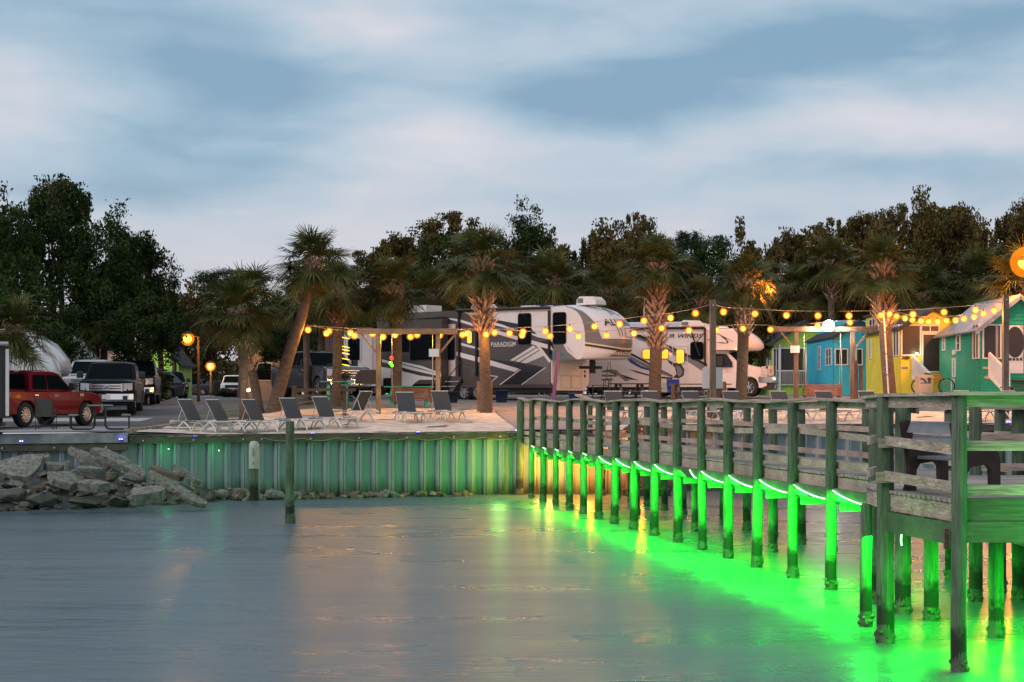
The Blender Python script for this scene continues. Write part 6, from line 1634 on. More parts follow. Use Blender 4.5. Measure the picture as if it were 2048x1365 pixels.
# brown rail fence bench
t=T('rail_bench','dark brown three rail bench backing onto the sand below the grey pickup','bench',(gx(650,60.5),60.5,gz(-6.6,60.5)))
Y=60.5
for px in (588,689): x=gx(px,Y); MB().bb(x-.07,x+.07,Y-.06,Y+.08,gz(-6.6,Y)-.2,CAMZ-(771-HY)*Y/F).build('post',M_brown,t,world=True)
for y0,y1 in ((777,783),(790,795),(800,804)): MB().bb(gx(588,Y),gx(712 if y0<780 else 689,Y),Y-.09,Y-.06,CAMZ-(y1-HY)*Y/F,CAMZ-(y0-HY)*Y/F).build('rail',M_brown,t,world=True)
MB().bb(gx(590,Y),gx(688,Y),Y,Y+.4,gz(-6.6,Y)+.40,gz(-6.6,Y)+.44).build('seat_board',M_brown,t,world=True)
# painted picnic tables
M_tq=mat('turquoise_paint',(.02,.34,.30),.5,var=.15,scale=3)
M_tg=mat('sea_green_paint',(.03,.36,.20),.5)
def picnic(name,lab,px,Y,rz,m,w=1.8,h=.76,dz=0,bench=True,cat='picnic table'):
    X=gx(px,Y); t=T(name,lab,cat,(X,Y,gz(X,Y)+dz),rz)
    MB().bb(-w/2,w/2,-.38,.38,h-.04,h).build('table_top',m,t)
    if bench:
        for s in (-1,1): MB().bb(-w/2,w/2,s*.72-.13,s*.72+.13,h-.34,h-.30).build('seat_plank',m,t)
    for x in (-w/2+.3,w/2-.3):
        f=MB()
        for s in (-1,1): f.bar((x,s*.2,h-.04),(x,s*.62,0),.04,.12,up=(1,0,0))
        f.bar((x,-.8 if bench else -.3,h-.38),(x,.8 if bench else .3,h-.38),.04,.1); f.build('trestle',m,t)
    return t
picnic('picnic_table','turquoise picnic table behind the left orange swing bench',818,64.8,.08,M_tq,1.9,.80)
picnic('high_table','blue green high table with angled struts in front of the grey pickup',675,63.5,.05,M_tq,1.25,1.05,0,False,'table')
picnic('picnic_table','grey wooden picnic table beside the shaggy palm, right one',1400,67.5,.03,M_greyw,2.4,.80)
picnic('picnic_table','dark grey picnic table right of the trailer nose',1258,66.5,.3,mat('slate_table',(.06,.065,.075),.5),1.5,.85)
camp_chair((gx(1353,69),69,gz(6.6,69)),math.radians(20),mat('blue_canvas',(.02,.05,.35),.8),'blue folding camp chair on the far side of the grey picnic table')
# bar stool with double shelf
X=gx(1214,66); t=T('bar_stool','black swivel bar stool with slatted back beside the trailer hitch','stool',(X,66,gz(X,66)),.3)
m=MB()
for a in range(4): c,s=math.cos(a*PI/2+.78),math.sin(a*PI/2+.78); m.tube([(c*.12,s*.12,1.0),(c*.3,s*.3,0)],.016,5)
m.tube([(.25*math.cos(k*PI/6),.25*math.sin(k*PI/6),.35) for k in range(13)],.012,5); m.build('legs_frame',M_black,t)
MB().lathe([(0,.98),(.22,.98),(.23,1.03),(0,1.06)],n=16).build('seat',M_dark,t); m=MB(); m.bb(-.3,.3,-.26,-.22,1.12,1.2).bb(-.3,.3,-.28,-.24,1.28,1.35); m.tube([(-.1,-.2,1.0),(-.04,-.26,1.7)],.014,5).tube([(.1,-.2,1.0),(.04,-.26,1.7)],.014,5); m.build('backrest',M_dark,t)
X=gx(1201,65.5); t=T('side_table','thin black wire framed side table left of the bar stool','table',(X,65.5,gz(X,65.5))); m=MB()
for sx in(-1,1):
    for sy in(-1,1): m.tube([(sx*.3,sy*.2,0),(sx*.3,sy*.2,.8)],.012,5)
m.build('wire_leg',M_black,t); MB().bb(-.33,.33,-.23,.23,.8,.82).bb(-.3,.3,-.2,.2,.35,.36).build('table_top',M_black,t)
# covered grill and bin behind, blue bins below trailer
X=gx(736,70); t=T('covered_grill','rounded grill under a dark brown cover on thin legs','grill',(X,70,gz(X,70)))
MB().extrude([(-.5,.75),(-.48,1.15),(-.3,1.3),(.2,1.32),(.42,1.2),(.5,1.0),(.48,.72)],.3,(-1,-.8,.8,1),smooth=True).build('cover',mat('brown_cover',(.06,.045,.045),.6),t)
m=MB()
for x in(-.35,.35): m.bar((x,0,0),(x,0,.8),.05,.05)
m.bar((-.35,0,.25),(.35,0,.25),.04,.04); m.build('leg_frame',M_black,t)
for px,Y,c,lab,w in ((905,68.5,(.008,.02,.06),'dark blue tub under the big trailer near the steps',.5),(1003,69,(.008,.025,.08),'blue storage bin under the middle of the big trailer',.55),(1147,69.5,(.02,.06,.3),'bright blue bucket under the trailer nose',.4)):
    X=gx(px,Y); t=T('storage_tub',lab,'tub',(X,Y,gz(X,Y))); MB().lathe([(w*.38,0),(w*.5,w*.85),(w*.53,w*.85),(w*.53,w*.95),(0,w*.97)],n=16).build('tub_body',mat('tub'+str(px),c,.5),t); MB().tube([(-w*.5,0,w*.7),(0,-w*.55,w*.5),(w*.5,0,w*.7)],.012,5).build('handle',M_black,t)
# wooden planks hugging the big palm
for px,lab in ((959,'short pale timber post on the left of the big palm foot'),(980,'short pale timber post on the right of the big palm foot')):
    Y=61.9; x=gx(px,Y); t=T('timber_post',lab,'post',(x,Y,gz(x,Y)),.1); m=MB(); m.rbox(-.09,.09,-.07,.07,-.2,CAMZ-(763-HY)*Y/F-gz(x,Y),.015); m.build('post_body',M_cedar,t)
# purple leaning post and blue box
Y=65; p0=at(1106,808,Y); p1=at(1117,702,Y)
t=T('purple_post','purple painted post leaning in front of the trailer compartment','post',p0); MB().bar(p0,p1,.14,.05,up=(0,1,0)).build('post_body',mat('purple_paint',(.15,.07,.22),.5),t,world=True)
p=at(1117,710,65.2); t=T('direction_board','small blue board fixed behind the top of the purple post','sign',p); MB().bb(-.23,.24,-.02,.02,-.16,.16).build('panel',mat('board_blue',(.06,.17,.30),.6,var=.3,scale=10),t); MB().bb(-.2,.2,-.03,-.02,-.02,.0).build('panel_batten',M_brown,t)
# light poles
def pole(px,Y,ytop,lab,w=.2):
    x=gx(px,Y); g=gz(x,Y); t=T('light_pole',lab,'pole',(x,Y,g),.05,'square timber poles holding string lights'); h=CAMZ-(ytop-HY)*Y/F-g
    MB().bb(-w/2,w/2,-w/2,w/2,-.4,h).build('pole_shaft',wood('pole_wood',(.20,.155,.115),(.11,.085,.065),'z'),t)
    MB().tube([(-.02,-w/2-.03,h-.22),(.02,-w/2-.03,h-.17)],.02,5).build('eye_bolt',M_steel,t)
    m=MB(); 
    MB().bb(-.12,.12,-.14,-.1,.3,.6).build('cover_plate',M_steel,t)
pole(1425.5,59.5,600,'square timber light pole rising in front of the motorhome')
pole(2011,59.5,589,'square timber light pole in front of the teal green cottage',.19)
p=at(1425,757,59.8); t=T('sign_board','blank pale blue sign board behind the square timber pole','sign',p); MB().rbox(-.36,.36,.0,.02,-.36,.36,.03).build('panel',mat('sign_back',(.50,.60,.66),.5),t); MB().bar((-.3,.035,0.1),(.3,.035,0.1),.02,.05).build('cross_brace',M_steel,t)
X=gx(1427,60.3); t=T('timber_box','stained timber box at the foot of the motorhome light pole','box',(X,60.3,gz(X,60.3))); MB().bb(-.22,.22,-.15,.15,0,CAMZ-(778-HY)*60.3/F-gz(X,60.3)).build('box_body',wood('stain_box',(.17,.13,.06),(.10,.08,.04),'z'),t); MB().bb(-.24,.24,-.17,.17,CAMZ-(778-HY)*60.3/F-gz(X,60.3),CAMZ-(778-HY)*60.3/F-gz(X,60.3)+.03).build('lid',M_brown,t)
for px,y0 in ((1346,768),(1449,765),(1712,723),(1722,733)):
    X=gx(px,64); t=T('marker_post',{1346:'reddish post left of the grey picnic table',1449:'reddish post right of the blank sign board',1712:'thin brown post in front of the blue cottage',1722:'thicker round post between blue and yellow cottages'}[px],'post',(X,64,gz(X,64))); h=CAMZ-(y0-HY)*64/F-gz(X,64)
    MB().cyl((0,0,h/2),.075,h,10).build('post_body',M_brown,t); MB().cyl((0,0,h+.012),.06,.024,10).build('post_cap',M_dark,t)
# white conduit on the right palm
X=gx(1770,65.5); t=T('conduit','white plastic conduit running down the front of the right hand palm','pipe',(gx(1777,65.5),65.5,gz(15,65.5)))
MB().tube([at(1777,790,65.45),at(1773,720,65.45),at(1769,650,65.45),at(1767,622,65.5)],.028,8).build('pipe_run',M_white,t,world=True)
m=MB(); 
for y in (665,708,750): p=at(1769+ (y-650)*.055,y,65.42); m.box(p,(.1,.03,.03))
m.build('pipe_clip',M_dark,t,world=True)
# waste container and bicycle
Y=70.5; X=gx(1848,Y); g=CAMZ-(788-HY)*Y/F; t=T('waste_bin','beige covered waste container with open hatch in front of the yellow cottage','bin',(X,Y,g),.06)
M_be=mat('beige_plastic',(.52,.40,.31),.5)
MB().rbox(-.30,.30,-.25,.25,0,.42,.03).build('bin_body',M_be,t)
m=MB(); m.bb(-.30,-.23,-.25,.25,.42,.68).bb(.23,.30,-.25,.25,.42,.68).build('hood_side',M_be,t); MB().rbox(-.32,.32,-.27,.27,.66,.76,.04).build('hood',M_be,t)
MB().bb(-.24,.24,-.2,.2,.42,.46).build('hatch_dark',M_dark,t)
def ring(mb,c,R_,r,n=28,m_=6):
    mb.tube([(c[0]+R_*math.cos(2*PI*k/n),c[1],c[2]+R_*math.sin(2*PI*k/n)) for k in range(n+1)],r,m_,caps=False)
Y=71.6; X=gx(1866,Y); g=CAMZ-(789-HY)*Y/F
bk=T('bicycle','red cruiser bicycle leaning by the yellow cottage stairs','bicycle',(X,Y,g),math.radians(-6))
M_rp=mat('red_bike_paint',(.55,.05,.015),.3,coat=.5)
for x in (-.56,.56):
    m=MB(); ring(m,(x,0,.34),.325,.026); w_=m.build('wheel',M_rubber,bk)
    m=MB(); ring(m,(x,0,.34),.29,.012); 
    for k in range(12): m.tube([(x,0,.34),(x+.29*math.cos(k*PI/6),0,.34+.29*math.sin(k*PI/6))],.003,3)
    m.build('rim',M_steel,w_)
m=MB(); m.tube([(-.56,0,.34),(-.12,0,.30),(.33,0,.68)],.018,6).tube([(-.22,0,.78),(-.12,0,.30)],.018,6).tube([(-.2,0,.70),(.05,0,.78),(.30,0,.80)],.018,6).tube([(-.2,0,.58),(.1,0,.62),(.32,0,.72)],.016,6).tube([(-.56,0,.34),(-.2,0,.66)],.012,6).tube([(.28,0,.90),(.40,0,.6),(.56,0,.34)],.02,6); m.build('frame',M_rp,bk)
m=MB(); m.tube([(.27,0,.92),(.20,-.05,1.08),(.25,-.22,1.15),(.02,-.30,1.12)],.013,6).tube([(.27,0,.92),(.2,.05,1.08),(.25,.22,1.15),(.02,.30,1.12)],.013,6).build('handlebar',M_black,bk)
m=MB(); m.extrude([(-.38,.84),(-.34,.90),(-.1,.87),(-.05,.84),(-.1,.82)],.09,(-1,0,1),smooth=True).build('saddle',M_black,bk)
m=MB(); m.cyl((-.12,0,.30),.09,.02,14,'y').build('crank',M_steel,bk)
m=MB(); m.tube([(-.8,.0,.5),(-.56,0,.72),(-.3,0,.62)],.02,5).build('mudguard',M_rp,bk)
# small things on the right sand
X=gx(1386,60.8); t=T('toy_bucket','pale teal beach tub on the sand behind the pier posts','tub',(X,60.8,gz(X,60.8)+.03)); MB().lathe([(.14,0),(.2,.3),(.21,.32),(.19,.32),(.13,.03),(0,.03)],n=16).build('tub_body',mat('pale_teal',(.2,.42,.38),.5),t); MB().tube([(-.2,0,.3),(0,-.05,.5),(.2,0,.3)],.01,5).build('handle',M_white,t)
X=gx(1372,61); t=T('plank','loose pale plank leaning among the loungers behind the pier','plank',(X,61,gz(X,61))); MB().bar((0,0,0),(.25,.1,.85),.04,.14).build('plank_board',M_cedarx,t)
X=gx(2030,72); t=T('picnic_table','reddish brown picnic table at the right frame edge','picnic table',(gx(2042,64),64,2.75)); MB().bb(-.7,1.0,-.35,.35,.7,.74).build('table_top',M_brown,t); MB().bb(-.7,1.0,-.9,-.6,.42,.46).build('seat_plank',M_brown,t); MB().bar((-.4,-.2,.7),(-.6,-.6,0),.05,.1,up=(1,0,0)).bar((-.4,.2,.7),(-.6,.6,0),.05,.1,up=(1,0,0)).build('trestle',M_brown,t)

# far gate fence and person in yellow
t=T('yard_fence','dark fence with two pale notices beyond the orange street lamp','fence',(gx(405,165),165,gz(-30,165)))
m=MB(); x0=gx(386,165); x1=gx(470,165); g=gz(-30,165)
for k in range(26): x=lerp(x0,x1,k/25); m.bar((x,165,g),(x,165,g+1.5),.05,.05)
m.bar((x0,165,g+1.45),(x1,165,g+1.45),.05,.06).bar((x0,165,g+.3),(x1,165,g+.3),.05,.06); m.build('railings',M_black,t,world=True)
m=MB(); 
for px in (396,403): x=gx(px,164.9); m.bb(x-.12,x+.12,164.85,164.9,g+.8,g+1.35)
m.build('notice',mat('dull_notice',(.3,.3,.28),.6),t,world=True)
Yp=150; Xp=gx(377,Yp); gp=gz(Xp,Yp)
pe=T('person','person in a yellow shirt and dark shorts standing far down the road','person',(Xp,Yp,gp),.2)
def skin_body():
    mb=MB()
    bones={'pel':(0,0,.93),'che':(0,0,1.25),'nk':(0,0,1.48),'hd':(0,-.01,1.62),'top':(0,0,1.74)}
    V=[(0,0,.93),(0,0,1.1),(0,0,1.3),(0,0,1.44),(0,-.01,1.54),(0,-.02,1.63),(0,-.01,1.72)]
    R_=[.15,.14,.17,.12,.055,.095,.07]
    E=[(0,1),(1,2),(2,3),(3,4),(4,5),(5,6)]
    for s in (-1,1):
        k=len(V); V+= [(s*.1,0,.86),(s*.12,-.01,.48),(s*.13,.02,.09),(s*.13,-.13,.04)]; R_+=[.095,.062,.04,.035]; E+=[(0,k),(k,k+1),(k+1,k+2),(k+2,k+3)]
        k=len(V); V+= [(s*.19,0,1.40),(s*.27,.0,1.13),(s*.27,-.12,.90),(s*.27,-.15,.82)]; R_+=[.06,.045,.032,.03]; E+=[(3,k),(k,k+1),(k+1,k+2),(k+2,k+3)]
    me=bpy.data.meshes.new('body'); me.from_pydata(V,E,[]); o=bpy.data.objects.new('body',me); COL.objects.link(o)
    md=o.modifiers.new('s','SKIN'); 
    for i,d in enumerate(me.skin_vertices[0].data): d.radius=(R_[i],R_[i]*.8); d.use_root=(i==0)
    sb=o.modifiers.new('u','SUBSURF'); sb.levels=1; sb.render_levels=1
    me.materials.append(mat('skin',(.35,.2,.14),.6)); o.parent=pe
skin_body()
MB().lathe([(.20,.92),(.18,1.1),(.21,1.3),(.16,1.44),(.07,1.49)],n=14).build('shirt',mat('yellow_shirt',(.75,.55,.02),.8),pe)
MB().lathe([(.19,.95),(.2,.8),(.22,.6),(.19,.6)],n=14).build('shorts',M_dark,pe); MB().sphere((0,.01,1.68),.105,10,6).build('hair',M_dark,pe)
lamp(pe,(1.0,-1.5,1.9),'POINT',10,(1,.55,.15),.2)

# ================================================================ lamps
M_sod=mat('sodium_lamp',(1,.6,.2),.3,emit=(1,.40,.05),estr=3)
M_bulb=mat('filament_bulb',(1,.6,.2),.3,emit=(1,.46,.07),estr=2.6)
M_flood=mat('flood_white',(.8,1,.8),.3,emit=(.85,1,.85),estr=60)
def halomat():
    m=bpy.data.materials.new('amber_halo'); m.use_nodes=True; nt=m.node_tree; N=nt.nodes; L=nt.links
    for n in list(N): N.remove(n)
    o=N.new('ShaderNodeOutputMaterial'); t=N.new('ShaderNodeBsdfTransparent'); e=N.new('ShaderNodeEmission'); a=N.new('ShaderNodeAddShader'); e.inputs[0].default_value=(1,.27,.012,1); e.inputs[1].default_value=.5
    t.inputs[0].default_value=(.8,.7,.6,1); L.new(t.outputs[0],a.inputs[0]); L.new(e.outputs[0],a.inputs[1]); L.new(a.outputs[0],o.inputs[0]); m.cycles.emission_sampling='NONE'; return m
M_halo=halomat()  # glowing shell that paints an orange halo round lamps and bulbs
def street(px,py,Y,lab,hz,e,r,col=(1,.38,.05),m=M_sod,arm=0.0,pole_m=None):
    p=at(px,py,Y); g=gz(p.x,Y); t=T('street_lamp',lab,'street lamp',(p.x,Y,g))
    h=p.z-g
    MB().tube([(arm,.1,0),(arm,.1,h+.1),(0,.05,h+.18)],[.09,.06,.05],8).build('lamp_post',pole_m or M_brown,t)
    MB().lathe([(r*1.15,h+r*.9),(r*.9,h+r*1.3),(.05,h+r*1.6),(0,h+r*1.6)],n=12).build('lamp_head',M_dark,t)
    MB().sphere((0,0,h),r,12,8).build('lamp_globe',m,t)
    if m is M_sod: MB().sphere((0,0,h),r*1.5,16,10).build('lamp_halo',M_halo,t)
    lamp(t,(0,-.35,h-.1),'POINT',e,col,.25)
    return t
street(375,678,88,'tall orange street lamp glowing at the end of the left trees','x',260,.24,arm=.55)
street(421,733,150,'short yellow lit lamp post beside the distant fence','x',420,.3,(1,.55,.12))
street(357+1,757,150,'small cold white lamp by the fence gate','x',40,.10,(.8,.9,1),mat('cold_lamp',(.8,.9,1),.3,emit=(.8,.9,1),estr=8))
p=at(322,656,100); t=T('street_lamp','orange lamp half hidden in the leaves above the slate crossover','street lamp',(p.x,100,3)); MB().tube([(0,.2,0),(0,.2,p.z-3)],.06,6).build('lamp_post',M_brown,t); MB().sphere((0,0,p.z-3),.12).build('lamp_globe',M_sod,t); lamp(t,(0,-.3,p.z-3),'POINT',160,(1,.3,.05),.2)
p=at(497,783,59.0); t=T('garden_light','small bright garden light at the foot of the palm pair','garden light',(p.x,59,gz(p.x,59))); MB().cyl((0,0,(p.z-gz(p.x,59))/2),.03,p.z-gz(p.x,59),8).build('stake',M_dark,t); MB().sphere((0,0,p.z-gz(p.x,59)+.04),.06).build('globe',M_wlit,t); lamp(t,(.05,-.25,p.z-gz(p.x,59)+.1),'POINT',16,(1,.7,.3),.08)
# big sodium lamp at the right frame edge
p=at(2052,525,68); t=T('street_lamp','big orange sodium lamp blazing at the right frame edge','street lamp',(p.x,68,3)); MB().tube([(.6,.3,0),(.6,.3,p.z-2.8),(0,0,p.z-2.85)],[.12,.09,.06],8).build('lamp_post',M_brown,t); MB().sphere((0,0,p.z-3),.30,14,10).build('lamp_globe',M_sod,t); MB().sphere((0,0,p.z-3),.62,18,12).build('lamp_halo',M_halo,t); MB().lathe([(.36,p.z-2.95),(.2,p.z-2.75),(0,p.z-2.7)],n=14).build('lamp_head',M_dark,t); lamp(t,(-.5,.6,p.z-3.1),'POINT',1500,(1,.28,.02),.3)
lamp(t,(-.3,-.7,p.z-3.1),'POINT',1200,(1,.30,.02),.3)
# white floodlight on the brown swing frame
p=at(1657,652,66.6); t=T('flood_light','brilliant white floodlight on the beam of the brown swing frame','flood light',p); MB().rbox(-.2,.2,.02,.12,-.16,.14,.03).build('housing',M_dark,t); MB().sphere((0,-.04,0),.22,14,10).build('lamp_lens',M_flood,t)
lamp(t,(0,-.3,.0),'SPOT',900,(.80,1,.82),.15,rot=(math.radians(80),0,0))
# lamp lighting the orange palm crown
p=at(1503,600,69.9); t=T('palm_uplight','orange lamp fixed behind the palm trunk in front of the motorhome cab','uplight',p); MB().rbox(-.1,.1,-.06,.06,-.12,.06,.02).build('housing',M_dark,t); MB().sphere((0,0,.09),.06).build('lamp_lens',M_sod,t); lamp(t,(.55,-.55,.25),'POINT',520,(1,.24,.02),.15)
# solar lamp on thin pole behind shaggy palm
X=gx(1288,75); t=T('solar_lamp','thin pole with a flat solar lamp head above the motorhome roof','lamp',(X,75,3.05)); h=CAMZ-(595-HY)*75/F-3.05
MB().tube([(0,0,0),(0,0,h)],.035,6).build('lamp_post',M_steel,t); MB().box((-.08,-.1,h),(.75,.35,.05)).build('lamp_head',M_steel,t); MB().box((0,-.05,h-.35),(.1,.1,.12)).build('sensor_box',M_dark,t)
# red and green lights on the swing frame palm
p=at(783,717,60.5); t=T('pendant_lights','hanging red over green coloured lights beside the swing frame post','pendant light',p)
MB().tube([(0,0,.85),(0,0,-.1)],.006,4).build('cord',M_dark,t); MB().sphere((0,0,0.0),.06).build('red_globe',mat('red_bulb',(1,0,0),.3,emit=(1,.01,.01),estr=8),t); MB().sphere((-.03,0,-.18),.06).sphere((.02,0,-.26),.05).build('green_globe',mat('green_bulb',(0,1,0),.3,emit=(.05,1,.01),estr=8),t)
lamp(t,(0,-.15,0),'POINT',3,(1,.02,.02),.05); lamp(t,(0,-.15,-.22),'POINT',4,(.05,1,.02),.05)
# wrapped cord lights on a palm
t=T('cord_lights','yellow rope light wound round the palm behind the pickup','rope light',at(693,715,65.4)); m=MB()
for k,y in enumerate((677,695,701,708,719,731)): p=at(690,y,65.55); m.tube([p+Vector((-.1,-.12,.03)),p+Vector((.06,-.1,0)),p+Vector((.16,.02,-.02))],.018,5)
m.build('cord_coil',mat('yellow_cord',(1,.7,.05),.3,emit=(1,.6,.03),estr=2.2),t,world=True)

def string(lab,bulbs,Y0,Y1,anchors,drop=.16,group='strings of warm bulbs over the beach'):
    """bulbs: photo pixels; hung on a cable that sags between anchors"""
    n=len(bulbs); b0,b1=bulbs[0][0],bulbs[-1][0]
    P=[]
    for (px,py) in bulbs:
        Y=lerp(Y0,Y1,(px-b0)/(b1-b0)); P.append(at(px,py,Y))
    t=T('string_lights',lab,'string lights',P[0],0,group)
    cable=[]
    A=[at(*a) for a in anchors]
    pts=sorted([(p.x,p+Vector((0,0,drop))) for p in P]+[(a.x,a) for a in A],key=lambda q:q[0])
    MB().tube([q for _,q in pts],.010,5).build('cable',mat('pale_cord',(.35,.30,.25),.6),t,world=True)
    for i,p in enumerate(P):
        bo=MB().sphere(p,.088,12,8,1.0).build('bulb',M_bulb,t,world=True); MB().sphere(p,.135,14,9).build('globe',M_halo,t,world=True)  # outer sphere is an added halo shell, not bulb glass
        MB().tube([p+Vector((0,0,.055)),p+Vector((0,0,drop))],[.026,.018],8).build('socket',M_dark,t,world=True)
        if i%2==0:
            lamp(t,p-P[0]+Vector((0,-.12,-.12)),'POINT',62,(1,.40,.06),.1)
    return t
string('upper string of warm bulbs running from the leaning palm to the centre pole',[(616,660),(658,663),(701,666),(745,668),(790,670),(834,670),(879,671),(925,670),(972,669),(1019,667),(1046,664),(1091,663),(1140,658),(1189,653.5),(1239,648),(1288,642),(1341,636),(1391,627)],62.2,59.6,[(604,648,62.2),(1425,609,59.5)])
string('lower string of warm bulbs crossing the golden swing frame and trailer',[(653,667),(709,672),(766,674),(821,674),(934,667),(989,666),(1044,671),(1100,673),(1157,673),(1213,671),(1268,667),(1323,657),(1378,661),(1433,661),(1486,657.5),(1541,659.5)],60.8,64.5,[(610,650,61.5),(1560,655,66.8)])
string('string of warm bulbs from the centre pole past the floodlight to the right pole',[(1447,624),(1510,628),(1573,631),(1636,632),(1698,632),(1762,631),(1826,629),(1888,625),(1951,620)],59.7,59.7,[(1427,609,59.5),(2008,604,59.5)])
string('two warm bulbs hanging at the brown swing frame beam',[(1635,651),(1700,645.6)],66.4,66.4,[(1620,648,66.4),(1710,641,66.4)],.1)
string('dense swag of warm bulbs between the right palm and the right pole',[(1779,628),(1793,633),(1810,637),(1825,640.5),(1842,642),(1857.6,643.6),(1875,643.6),(1893,642),(1911,641),(1928,638),(1948,634),(1967,628),(1988,622)],65.2,60,[(1770,616,65.3),(2007,606,59.6)])

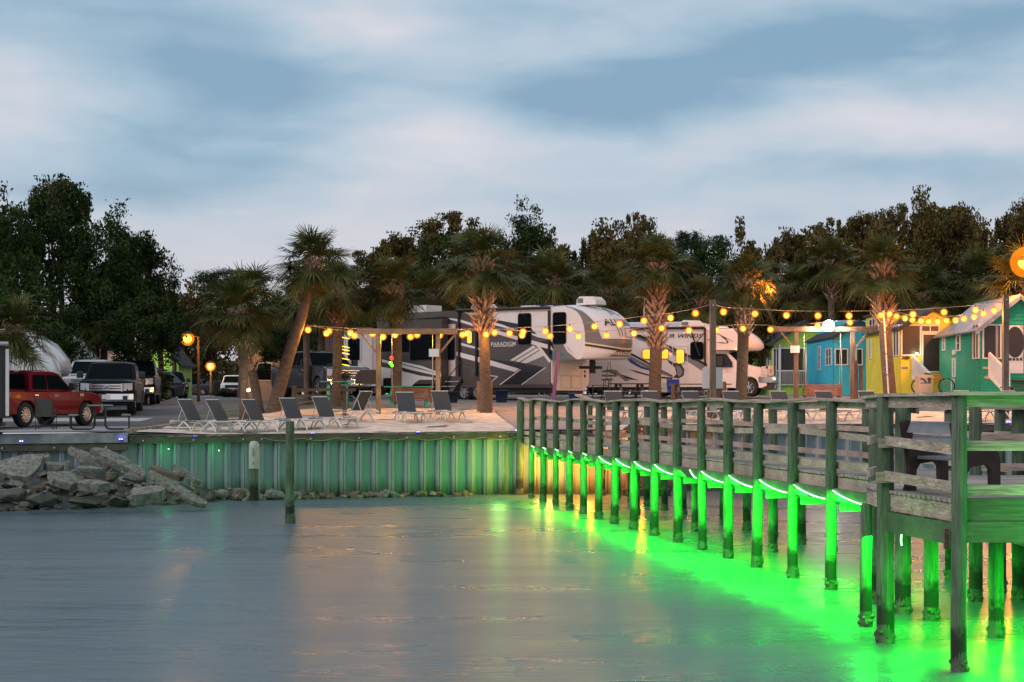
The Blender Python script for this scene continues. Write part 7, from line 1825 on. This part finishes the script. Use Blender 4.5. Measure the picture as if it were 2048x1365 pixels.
# ================================================================ sky, sun, camera
def world():
    w=bpy.data.worlds.new('World'); S.world=w; w.use_nodes=True; nt=w.node_tree; N=nt.nodes; L=nt.links
    for n in list(N): N.remove(n)
    out=N.new('ShaderNodeOutputWorld'); bg=N.new('ShaderNodeBackground'); L.new(bg.outputs[0],out.inputs[0])
    tc=N.new('ShaderNodeTexCoord'); G=tc.outputs['Generated']
    sx=N.new('ShaderNodeSeparateXYZ'); L.new(G,sx.inputs[0])
    def math_(op,a,b=None,c=None,clamp=False):
        n=N.new('ShaderNodeMath'); n.operation=op; n.use_clamp=clamp
        for i,v in enumerate((a,b,c)):
            if v is None: continue
            if isinstance(v,(int,float)): n.inputs[i].default_value=v
            else: L.new(v,n.inputs[i])
        return n.outputs[0]
    # warped direction for cloud edges
    mp=N.new('ShaderNodeMapping'); mp.inputs['Scale'].default_value=(1,1,2.2); L.new(G,mp.inputs['Vector'])
    nz=N.new('ShaderNodeTexNoise'); nz.inputs["Scale"].default_value=3.2; nz.inputs['Detail'].default_value=5; nz.inputs['Roughness'].default_value=.55; L.new(mp.outputs[0],nz.inputs['Vector'])
    sc=N.new('ShaderNodeVectorMath'); sc.operation='MULTIPLY_ADD'; sc.inputs[1].default_value=(.20,.0,.08); sc.inputs[2].default_value=(-.10,0,-.04); L.new(nz.outputs['Color'],sc.inputs[0])
    ad=N.new('ShaderNodeVectorMath'); ad.operation='ADD'; L.new(G,ad.inputs[0]); L.new(sc.outputs[0],ad.inputs[1])
    s2=N.new('ShaderNodeSeparateXYZ'); L.new(ad.outputs[0],s2.inputs[0]); X,Z=s2.outputs[0],s2.outputs[2]
    acc=None
    # cloud banks: (px,py,rx,ry,weight,slant) as directions; + is dark blue cloud, - is bright
    for (px,py,rx,ry,wt,sl) in ((180,70,430,150,.95,.0),(480,240,300,110,.85,.0),(330,400,380,65,.75,-.05),(1560,120,520,70,.95,-.16),(1230,225,330,55,.95,-.10),(1120,20,380,70,.5,0),(1800,60,500,90,.45,-.1),(1450,370,600,55,.65,-.03),(620,230,200,60,.3,0),
                             (30,250,150,60,-.65,0),(820,310,300,85,-1.0,-.15),(1250,330,200,45,-.2,0),(820,75,170,60,-.75,0),(1700,285,330,55,-.75,-.08),(700,460,700,60,-.5,0),(1500,400,900,40,-.15,0),(560,330,160,60,-.1,0),(1950,180,200,70,-.1,0)):
        cx=(px-CX)/F; cz=(HY-py)/F; rx/=F; ry/=F
        dx=math_('MULTIPLY',math_('SUBTRACT',X,cx),1/rx)
        dz0=math_('SUBTRACT',Z,cz); dz1=math_('MULTIPLY_ADD',math_('SUBTRACT',X,cx),-sl*-1,dz0)
        dz=math_('MULTIPLY',dz1,1/ry)
        r2=math_('ADD',math_('MULTIPLY',dx,dx),math_('MULTIPLY',dz,dz))
        g=math_('MULTIPLY',math_('EXPONENT',math_('MULTIPLY',r2,-1.0)),wt)
        acc=g if acc is None else math_('ADD',acc,g)
    # broken general cloud for the rest of the sky
    n2=N.new('ShaderNodeTexNoise'); n2.inputs['Scale'].default_value=3.2; n2.inputs['Detail'].default_value=6; mp2=N.new('ShaderNodeMapping'); mp2.inputs['Scale'].default_value=(1.4,1.4,5.5); mp2.inputs['Location'].default_value=(2.1,.4,.3); L.new(G,mp2.inputs['Vector']); L.new(mp2.outputs[0],n2.inputs['Vector'])
    n3=N.new('ShaderNodeTexNoise'); n3.inputs['Scale'].default_value=11; n3.inputs['Detail'].default_value=6; n3.inputs['Distortion'].default_value=.4; mp3=N.new('ShaderNodeMapping'); mp3.inputs['Scale'].default_value=(1,1,3.5); mp3.inputs['Rotation'].default_value=(0,.12,0); L.new(G,mp3.inputs['Vector']); L.new(mp3.outputs[0],n3.inputs['Vector'])
    f=math_('ADD',math_('ADD',math_('MULTIPLY',acc,.50),.40),math_('MULTIPLY_ADD',n2.outputs['Fac'],.40,-.20))
    f=math_('ADD',f,math_('MULTIPLY_ADD',n3.outputs['Fac'],.95,-.475))
    cr=N.new('ShaderNodeValToRGB'); e=cr.color_ramp
    e.elements[0].position=0.0; e.elements[0].color=(.68,.67,.735,1); e.elements[1].position=1.0; e.elements[1].color=(.23,.375,.52,1)
    for pos,c in ((.22,(.575,.615,.70,1)),(.48,(.45,.555,.67,1)),(.74,(.325,.465,.60,1))):
        q=e.elements.new(pos); q.color=c
    L.new(f,cr.inputs[0])
    # pink haze towards the horizon
    hz=math_('SUBTRACT',1.0,math_('MULTIPLY',sx.outputs[2],1/.14),clamp=True); hz=math_('POWER',hz,1.1)
    mx=N.new('ShaderNodeMix'); mx.data_type='RGBA'; L.new(math_('MULTIPLY',hz,.8),mx.inputs[0]); L.new(cr.outputs[0],mx.inputs[6]); mx.inputs[7].default_value=(.635,.56,.62,1)
    # a little of the physical twilight sky on top
    sky=N.new('ShaderNodeTexSky'); sky.sky_type='NISHITA'; sky.sun_disc=False; sky.sun_elevation=math.radians(4); sky.sun_rotation=math.radians(150)
    sm=N.new('ShaderNodeVectorMath'); sm.operation='SCALE'; sm.inputs['Scale'].default_value=.012; L.new(sky.outputs[0],sm.inputs[0])
    a2=N.new('ShaderNodeVectorMath'); a2.operation='ADD'; L.new(mx.outputs[2],a2.inputs[0]); L.new(sm.outputs[0],a2.inputs[1])
    L.new(a2.outputs[0],bg.inputs['Color']); bg.inputs['Strength'].default_value=1.0
world()
sl=bpy.data.lights.new('sun','SUN'); sl.energy=1.5; sl.angle=math.radians(25); sl.color=(1,.80,.74)
so=bpy.data.objects.new('sun',sl); COL.objects.link(so); so.rotation_euler=(math.radians(60),0,math.radians(-58)); so.location=(30,-30,30)
cam=bpy.data.cameras.new('camera'); co=bpy.data.objects.new('camera',cam); COL.objects.link(co); co.location=(0,0,CAMZ); co.rotation_euler=(math.radians(90),0,0)
cam.sensor_width=36; cam.lens=F/2048*36; cam.shift_y=(HY-682.5)/2048; cam.clip_end=2000; cam.clip_start=.1
S.camera=co
S.view_settings.view_transform='Standard'; S.view_settings.look='None'; S.view_settings.exposure=0; S.view_settings.gamma=1
S.cycles.use_light_tree=True; S.cycles.max_bounces=5; S.cycles.sample_clamp_indirect=4; S.cycles.caustics_reflective=False; S.cycles.caustics_refractive=False; S.cycles.use_denoising=True
